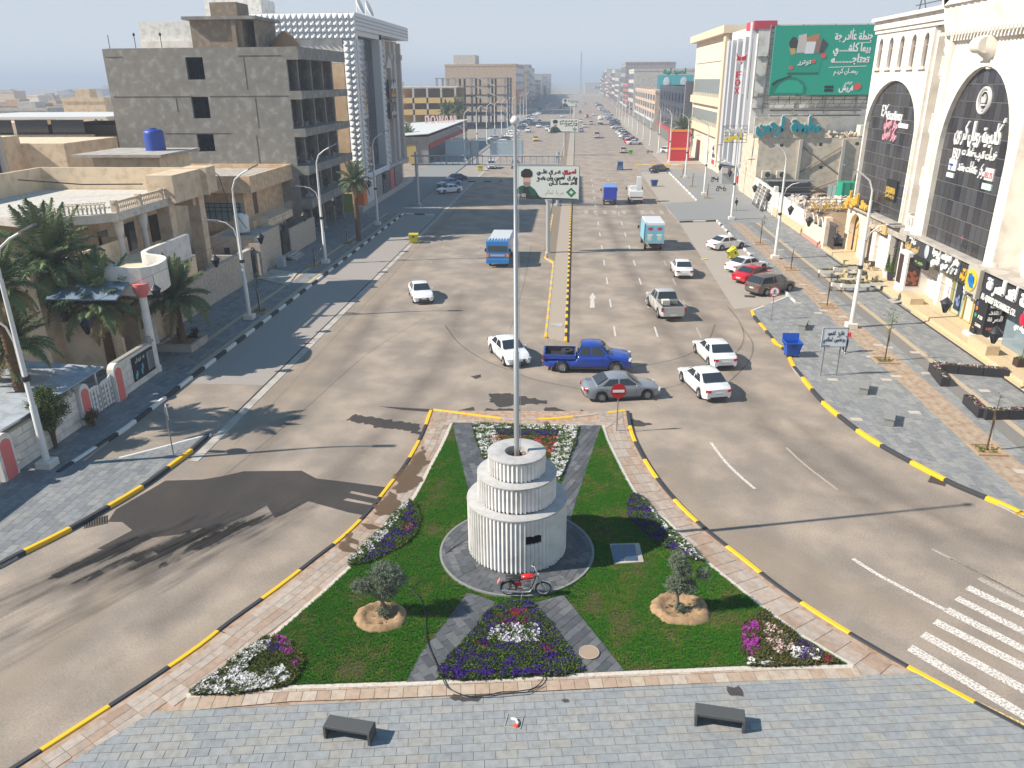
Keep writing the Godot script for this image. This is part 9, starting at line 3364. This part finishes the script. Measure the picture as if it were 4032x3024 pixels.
func build_plants() -> void:
	rng.seed = 99
	var c1 := v3(-28.10,3.95,-52.76)
	palm(v3(-28.1,0.1,-51.5),c1.y - 0.4,3.5,38,"date palm in a concrete tub on the left pavement by the porch")
	var tub := thing("tree_tub","low concrete tub round the pavement palm","planter",v3(-28.1,0.1,-51.5))
	var tm := mb()
	for s in [[0,1.2,2.6,0.2],[0,-1.2,2.6,0.2],[1.2,0,0.2,2.2],[-1.2,0,0.2,2.2]]: tm.box(v3(s[0],0.28,s[1]),v3(s[2],0.55,s[3]))
	part("rim",tm,pale_concrete,tub)
	var so := mb()
	so.sheet(rect(-1.1,1.1,-1.1,1.1),0.4)
	part("soil",so,earth,tub)
	var n := 0
	for q in [[v3(-30.40,4.96,-46.40),3.6,"date palm rising behind the carport roof"],[v3(-33.50,7.47,-47.06),4.2,"tallest date palm at the left edge behind the carport"],[v3(-29.20,8.57,-36.25),3.0,"date palm cut by the left edge of the view"],[v3(-34.50,5.47,-46.56),3.2,"shaggy date palm half hidden under the tallest one"],[v3(-30.20,5.04,-37.64),3.0,"low dark date palm beside the carport at the left edge"]]:
		palm(v3(q[0].x,0,q[0].z),q[0].y - 0.3,q[1],42,q[2])
	palm(v3(-25.7,0.1,-91.6),(v3(-25.70,6.83,-91.08)).y,2.7,34,"date palm on the left pavement in front of the concrete building")
	palm(v3(-54,0,-150),6.5,3.0,24,"date palm far left behind the brick house")
	for q in [[c25p(0),8.0,"left palm of the pair before the banded frame building"],[c25p(1),9.0,"right palm of the pair before the banded frame building"],[c25p(2),4.5,"low palm beside the white roofed market"],[v3(-110,0,-165),5.5,"left palm of the pair among the far low houses"],[v3(-97,0,-160),7.0,"right palm of the pair among the far low houses"],[v3(26.5,0,-204),6.0,"palm in front of the black glass building"]]:
		palm(q[0],q[1],4.4,30,q[2],Vector3.ZERO,"distant palms")
	leaf_tree(v3(-26.90,0.10,-34.84),[[v3(0,2.6,0),0.75],[v3(-0.6,2.2,0.2),0.6],[v3(0.5,2.2,-0.1),0.6],[v3(0.1,1.7,0.2),0.6],[v3(-0.1,3.0,-0.2),0.5]],Color(0.10,0.13,0.04),7.0,"bushy small street tree in front of the white garden wall")
	leaf_tree(v3(-26.57,0.10,-37.76),[[v3(0.1,0.7,0),0.32],[v3(-0.2,0.4,0),0.3]],Color(0.12,0.10,0.05),6.0,"scrubby dark shrub at the foot of the white gate","shrub")
	leaf_tree(v3(-27.69,0.10,-52.59),[[v3(0,0.4,0),0.4],[v3(0.1,0.9,0),0.25]],Color(0.03,0.045,0.02),6.0,"small dark shrub by the concrete palm tub","shrub")
	for q in [[v3(-26.03,0.10,-60.91),3.3,0.4,"bright green sapling on the left pavement by the first wall lamp",1],[v3(-26.62,0.10,-77.56),2.6,0.12,"bare sapling with a slanting stake on the left pavement",0],[v3(-26.62,0.10,-89.78),3.0,0.22,"yellowish sapling on the left pavement before the dark shops",1],[v3(21.64,0.12,-91.48),3.0,0.45,"feathery sapling in a stone edged pit before the villa wall",0],[v3(21.86,0.12,-78.51),2.4,0.12,"bare sapling in a brick edged pit on the right pavement",0],[v3(21.39,0.12,-64.83),3.0,0.2,"thin sapling in front of the cafe terrace",0],[v3(21.22,0.12,-51.22),3.4,0.5,"leafy sapling in a grassy pit beyond the flower troughs",1],[v3(21.41,0.12,-37.58),3.2,0.22,"staked sapling with small white flowers at its foot",1],[v3(21.15,0.12,-157.91),2.0,0.3,"brownish sapling by the fourth lamp on the right",0],[v3(21.00,0.12,-143.32),2.2,0.35,"dry looking sapling near the tan motorcycle",0],[v3(21.39,0.12,-128.93),2.2,0.3,"sapling in a small stone planter near the bay end",0]]:
		var h: float = q[1]
		var s: float = q[2]
		var o := leaf_tree(q[0],[[v3(0.05,h*0.95,0),s],[v3(-0.1,h*0.7,0.1),s*0.6],[v3(0.1,h*0.8,-0.1),s*0.7]],[Color(0.11,0.10,0.05),Color(0.13,0.2,0.04)][q[4]],1.8,q[3],"sapling",0.55,"staked saplings on the pavements")
		var pit := mb()
		for e in [[0,0.62,1.4,0.12],[0,-0.62,1.4,0.12],[0.64,0,0.12,1.12],[-0.64,0,0.12,1.12]]: pit.box(v3(e[0],0.04,e[1]),v3(e[2],0.12,e[3]))
		part("pit_edge",pit,rough_mat("pit_edge",srgb(206,176,146,0.7),tex["stone"],0.8),o)
		var ed := mb()
		ed.sheet(rect(-0.58,0.58,-0.56,0.56),0.03)
		part("pit_soil",ed,earth,o)
		var sk := mb()
		sk.rod(v3(0.14,0,0.05),v3(0.05,h*0.6,0),0.02,5)
		if q[1] == 2.6: sk.rod(v3(0.1,0.9,0),v3(0.9,2.0,0),0.02,5)
		part("stake",sk,paint(206,190,160),o)
		if q[4]:
			var at := []
			for i in 40: at.append(Transform3D(Basis(Vector3.UP,rf()*6).scaled(Vector3.ONE),v3(rr(-0.45,0.45),0.05,rr(-0.4,0.4))))
			if not shared.has("sprig"): shared["sprig"] = leafy_mesh(6,0.05)
			many("weeds",shared["sprig"],foliage_mat("cypress",Color.WHITE),at,varied(40,0.3),o)
func c25p(i: int) -> Vector3:
	return [v3(-41.5,0,-262),v3(-37.5,0,-262),v3(-41,0,-196)][i]
func block(called: String,label: String,x0: float,x1: float,z0: float,z1: float,h: float,mat: Material,street: int,rows: int,group := "",glaze_mat: Material = null) -> Node3D:
	var o := thing(called,label,"building",Vector3.ZERO,0.0,group)
	var m := mb()
	m.span(v3(x0,0,z0),v3(x1,h,z1))
	part("wall",m,mat,o)
	var p := mb()
	p.span(v3(x0 - 0.15,h - 0.3,z0),v3(x1+0.15,h+0.7,z0+0.2))
	p.span(v3(x0 - 0.15,h - 0.3,z1 - 0.2),v3(x1+0.15,h+0.7,z1+0.15))
	p.span(v3(x0 - 0.15,h - 0.3,z0),v3(x0+0.2,h+0.7,z1))
	p.span(v3(x1 - 0.2,h - 0.3,z0),v3(x1+0.15,h+0.7,z1))
	part("parapet",p,mat,o)
	var gm: Material = glaze_mat if glaze_mat else glass(96,104,112,0.15)
	if street != 0:
		var x := x1 if street > 0 else x0
		var cols := clampi(int((z1 - z0)/4.0),2,9)
		var fh := (h - 4.0)/maxf(rows,1)
		for j in rows:
			for i in cols:
				var w := mb()
				var zz := lerpf(z0,z1,(i+0.2)/cols)
				w.span(v3(x - 0.1,4.3+j*fh,zz),v3(x+0.06*street,4.3+j*fh+fh*0.62,zz+(z1 - z0)/cols*0.6))
				part("window",w,gm,o)
		var sh := mb()
		sh.span(v3(x - 0.1,0.2,z0+0.5),v3(x+0.05*street,3.3,z1 - 0.5))
		part("shop_front",sh,[glass(70,74,80),paint(150,150,152,0.5),glass(110,100,90)][rng.randi() % 3],o)
		var sg := mb()
		sg.span(v3(x - 0.1,3.3,z0+0.4),v3(x+0.3*street,4.2,z1 - 0.4))
		part("sign_band",sg,[paint(200,206,210),paint(60,90,150),paint(190,60,56),paint(40,44,50),paint(230,220,200)][rng.randi() % 5],o)
	return o
func build_far() -> void:
	rng.seed = 5
	var pale := rough_mat("farpale",srgb(232,226,216,0.72),tex["weather"],9.0)
	var tan := rough_mat("fartan",srgb(226,196,160,0.72),tex["weather"],9.0)
	var greyb := rough_mat("fargrey",srgb(186,184,182,0.7),tex["weather"],9.0)
	var mk := block("market_hall","long low market hall with a bright white sheet roof on the left",-52,-34,-255,-186,5.2,greyb,1,0)
	var rf := mb()
	rf.boxb(v3(-43.5,6.0,-220),v3(20,0.15,70),Basis(Vector3.BACK,0.06))
	part("sheet_roof",rf,white_metal,mk)
	for i in 6: opening(mk,"lean_to_wall",v3(-52+i*2.6,0,-185.9),v3(-49.8+i*2.6,4.2,-185.7),paint([226,200][i % 2],176,110))
	write_lat(mk,"DOWAN",south(-40,7.2,-240),9,2.2,0.2,paint(236,200,196))
	var fr := thing("unfinished_block","open concrete skeleton of columns, slabs and stairs beyond the market hall","unfinished building")
	for i in 5:
		var s := mb()
		s.span(v3(-58,[4.6,8.2,12.0,15.6,19.0][i] - 0.4,-372),v3(-28.6,[4.6,8.2,12.0,15.6,19.0][i],-340))
		part("floor_slab",s,greyb,fr)
	for x in [-57.5,-50.0,-43.0,-36.0,-29.2]:
		for z in [-340.4,-356,-371]:
			opening(fr,"column",v3(x - 0.4,0,z - 0.4),v3(x+0.4,18.8,z+0.4),greyb)
	for i in 4:
		var st := mb()
		st.boxb(v3(-37,6.4+i*3.7,-339.5),v3(8.5,0.35,1.5),Basis(Vector3.BACK,-0.45))
		part("stair_flight",st,pale,fr)
	var bb := thing("banded_building","open building with ochre bands on the left behind the palms","building")
	for y in [5.5,9.8,15.2]:
		opening(bb,"floor_slab",v3(-75,y,-340),v3(-46,y+(0.6 if y > 14 else 2.0),-318),paint(226,192,120,0.85) if y < 14 else pale)
	for i in 6:
		opening(bb,"column",v3(-74.5+i*5.5,0,-318.6),v3(-73.8+i*5.5,15.2,-318),pale)
	opening(bb,"back_wall",v3(-75,0,-340),v3(-46,15,-339.5),paint(206,170,96,0.85))
	block("tan_block","tall tan stone block on the left of the avenue beyond the open frame",-72,-33,-520,-455,25.5,tan,1,5,"",glass(110,120,136,0.1))
	var rh := mb()
	rh.span(v3(-68,25.5,-480),v3(-56,31,-462))
	solo("rooftop_plant_room",rh,pale,"white plant room on the tan stone block","roof room")
	opening(self,"orange_front",v3(-33,5,-470),v3(-32.2,13,-456),paint(226,120,70,0.6))
	tag(get_node("orange_front"),"orange cladding panel on the shop front of the tan block","cladding panel")
	var z := -530.0
	for i in 12:
		var d := 28.0+rf()*26
		block("avenue_block","pale distant block in the left row of the avenue",-62,-32.5 - rf()*2.5,z - d,z,rr(16,28),[pale,tan,greyb][i % 3],1,4,"distant blocks on the left of the avenue")
		z -= d+rf()*8
	var bk := block("black_glass_building","black glazed shop building with a blue roof sign on the right",28.5,62,-285,-214,15.4,glass(44,46,60,0.15),-1,3,"",glass(36,38,50))
	opening(bk,"corner_pier",v3(27.6,0,-214),v3(29.6,17.4,-212.4),paint(120,120,128))
	opening(bk,"white_band",v3(28.4,15.0,-214),v3(62,17.0,-213.5),paint(236,228,216))
	write_ar(bk,"توب ماركت",south(44,18.6,-214),11,1.7,0.5,0.2,paint(44,130,210))
	write_ar(bk,"للتسوق العائلي",south(44,17.3,-214),10,0.7,0.22,0.2,paint(190,200,210))
	write_ar(bk,"السيدة",south(37,13.6,-213.8),5,0.8,0.25,0.1,paint(230,230,230))
	var tb := block("terrace_building","pinkish shop building with a turquoise roof board on the right",28.5,60,-400,-300,13.5,rough_mat("pinkish",srgb(232,206,186,0.72),tex["weather"],6.0),-1,3)
	board(tb,"roof_board",south(28.8,14.5,-299.5),12.5,4.8,0.3,paint(90,196,204))
	for x in [32.0,38.0]:
		var bl := mb()
		bl.ball(v3(x,17,-299.1),v3(1.2,1.6,0.05),12,6)
		part("print",bl,paint(226,240,240),tb)
	write_ar(tb,"الصيدلية",south(39.5,19.8,-299.6),9,1.1,0.4,0.2,paint(20,150,110))
	var z2 := -420.0
	for i in 12:
		var d := 30.0+rf()*26
		var bx := block("avenue_block","pale distant block in the right row of the avenue",28.0+rf()*2,60,z2 - d,z2,[22.0,15.0,27.0,18.0,24.0,20.0][i % 6],[pale,paint(196,120,110,0.8),greyb,pale][i % 4],-1,4,"distant blocks on the right of the avenue")
		z2 -= d+rf()*8
	var endw := block("end_building","long white building closing the far end of the avenue",12,75,-1180,-1150,13,pale,0,0)
	for i in 8: opening(endw,"window",v3(26+i*4,6,-1150),v3(28.6+i*4,9,-1149.8),glass(90,96,104))
	var mast := thing("lattice_mast","thin lattice mast far down the avenue","mast",v3(6,0,-1100))
	var mm := mb()
	for x in [-1.2,1.2]: mm.rod(v3(x,0,0),v3(x*0.3,52,0),0.3,4)
	for i in 12: mm.rod(v3(-1.1+i*0.06,i*4.2,0),v3(1.1 - i*0.06,i*4.2+4,0),0.2,4)
	part("lattice",mm,greyb,mast)
	for i in 150:
		var zz := -118.0 - pow(rf(),1.7)*1300
		var x := -72.0+zz*0.10 - rf()*absf(zz)*0.72
		var w := rr(9,22)
		var hh := rr(4.5,9.5)+(rr(3,9) if rf() < 0.12 else 0.0)
		var m2: Material = [pale,tan,plaster,greyb,cream][rng.randi() % 5]
		var o := thing("town_house","flat roofed pale house in the far low town on the left","house",v3(x,0,zz),rr(-0.15,0.15),"flat roofed houses of the far low town")
		var b := mb()
		b.box(v3(0,hh/2,0),v3(w,hh,w*0.8))
		part("wall",b,m2,o)
		var pb := mb()
		for s in [[0,0.4,1.0,0.03],[0,-0.4,1.0,0.03],[0.49,0,0.03,0.8],[-0.49,0,0.03,0.8]]: pb.box(v3(s[0]*w,hh+0.45,s[1]*w),v3(s[2]*w,0.9,s[3]*w))
		if rf() < 0.6: pb.box(v3(rr(-0.2,0.2)*w,hh+1.4,0),v3(w*0.35,2.8,w*0.35))
		part("parapet",pb,m2,o)
		if zz > -420:
			for k in 3:
				var wn := mb()
				wn.box(v3((k - 1)*w*0.28,hh*0.6,w*0.4),v3(1.3,1.4,0.1))
				part("window",wn,glass(80,78,76),o)
	for i in 26:
		var zz := -150.0 - rf()*700
		leaf_tree(v3(-75+zz*0.1 - rf()*absf(zz)*0.6,0,zz),[[v3(0,4.5,0),2.6],[v3(1.8,3.8,0.5),1.9],[v3(-1.6,3.6,0),2.0]],Color(0.06,0.075,0.035),0.25,"dark rounded tree among the far low houses","garden_tree",4.0,"trees of the far low town")
func v3(x: float,y: float,z: float) -> Vector3: return Vector3(x,y,z)
func v2(x: float,y: float) -> Vector2: return Vector2(x,y)
func mv(p: Vector3) -> Transform3D: return Transform3D(Basis(),p)
func rr(a: float,b: float) -> float: return rng.randf_range(a,b)
func rf() -> float: return rng.randf()
func mb() -> MB: return MB.new()
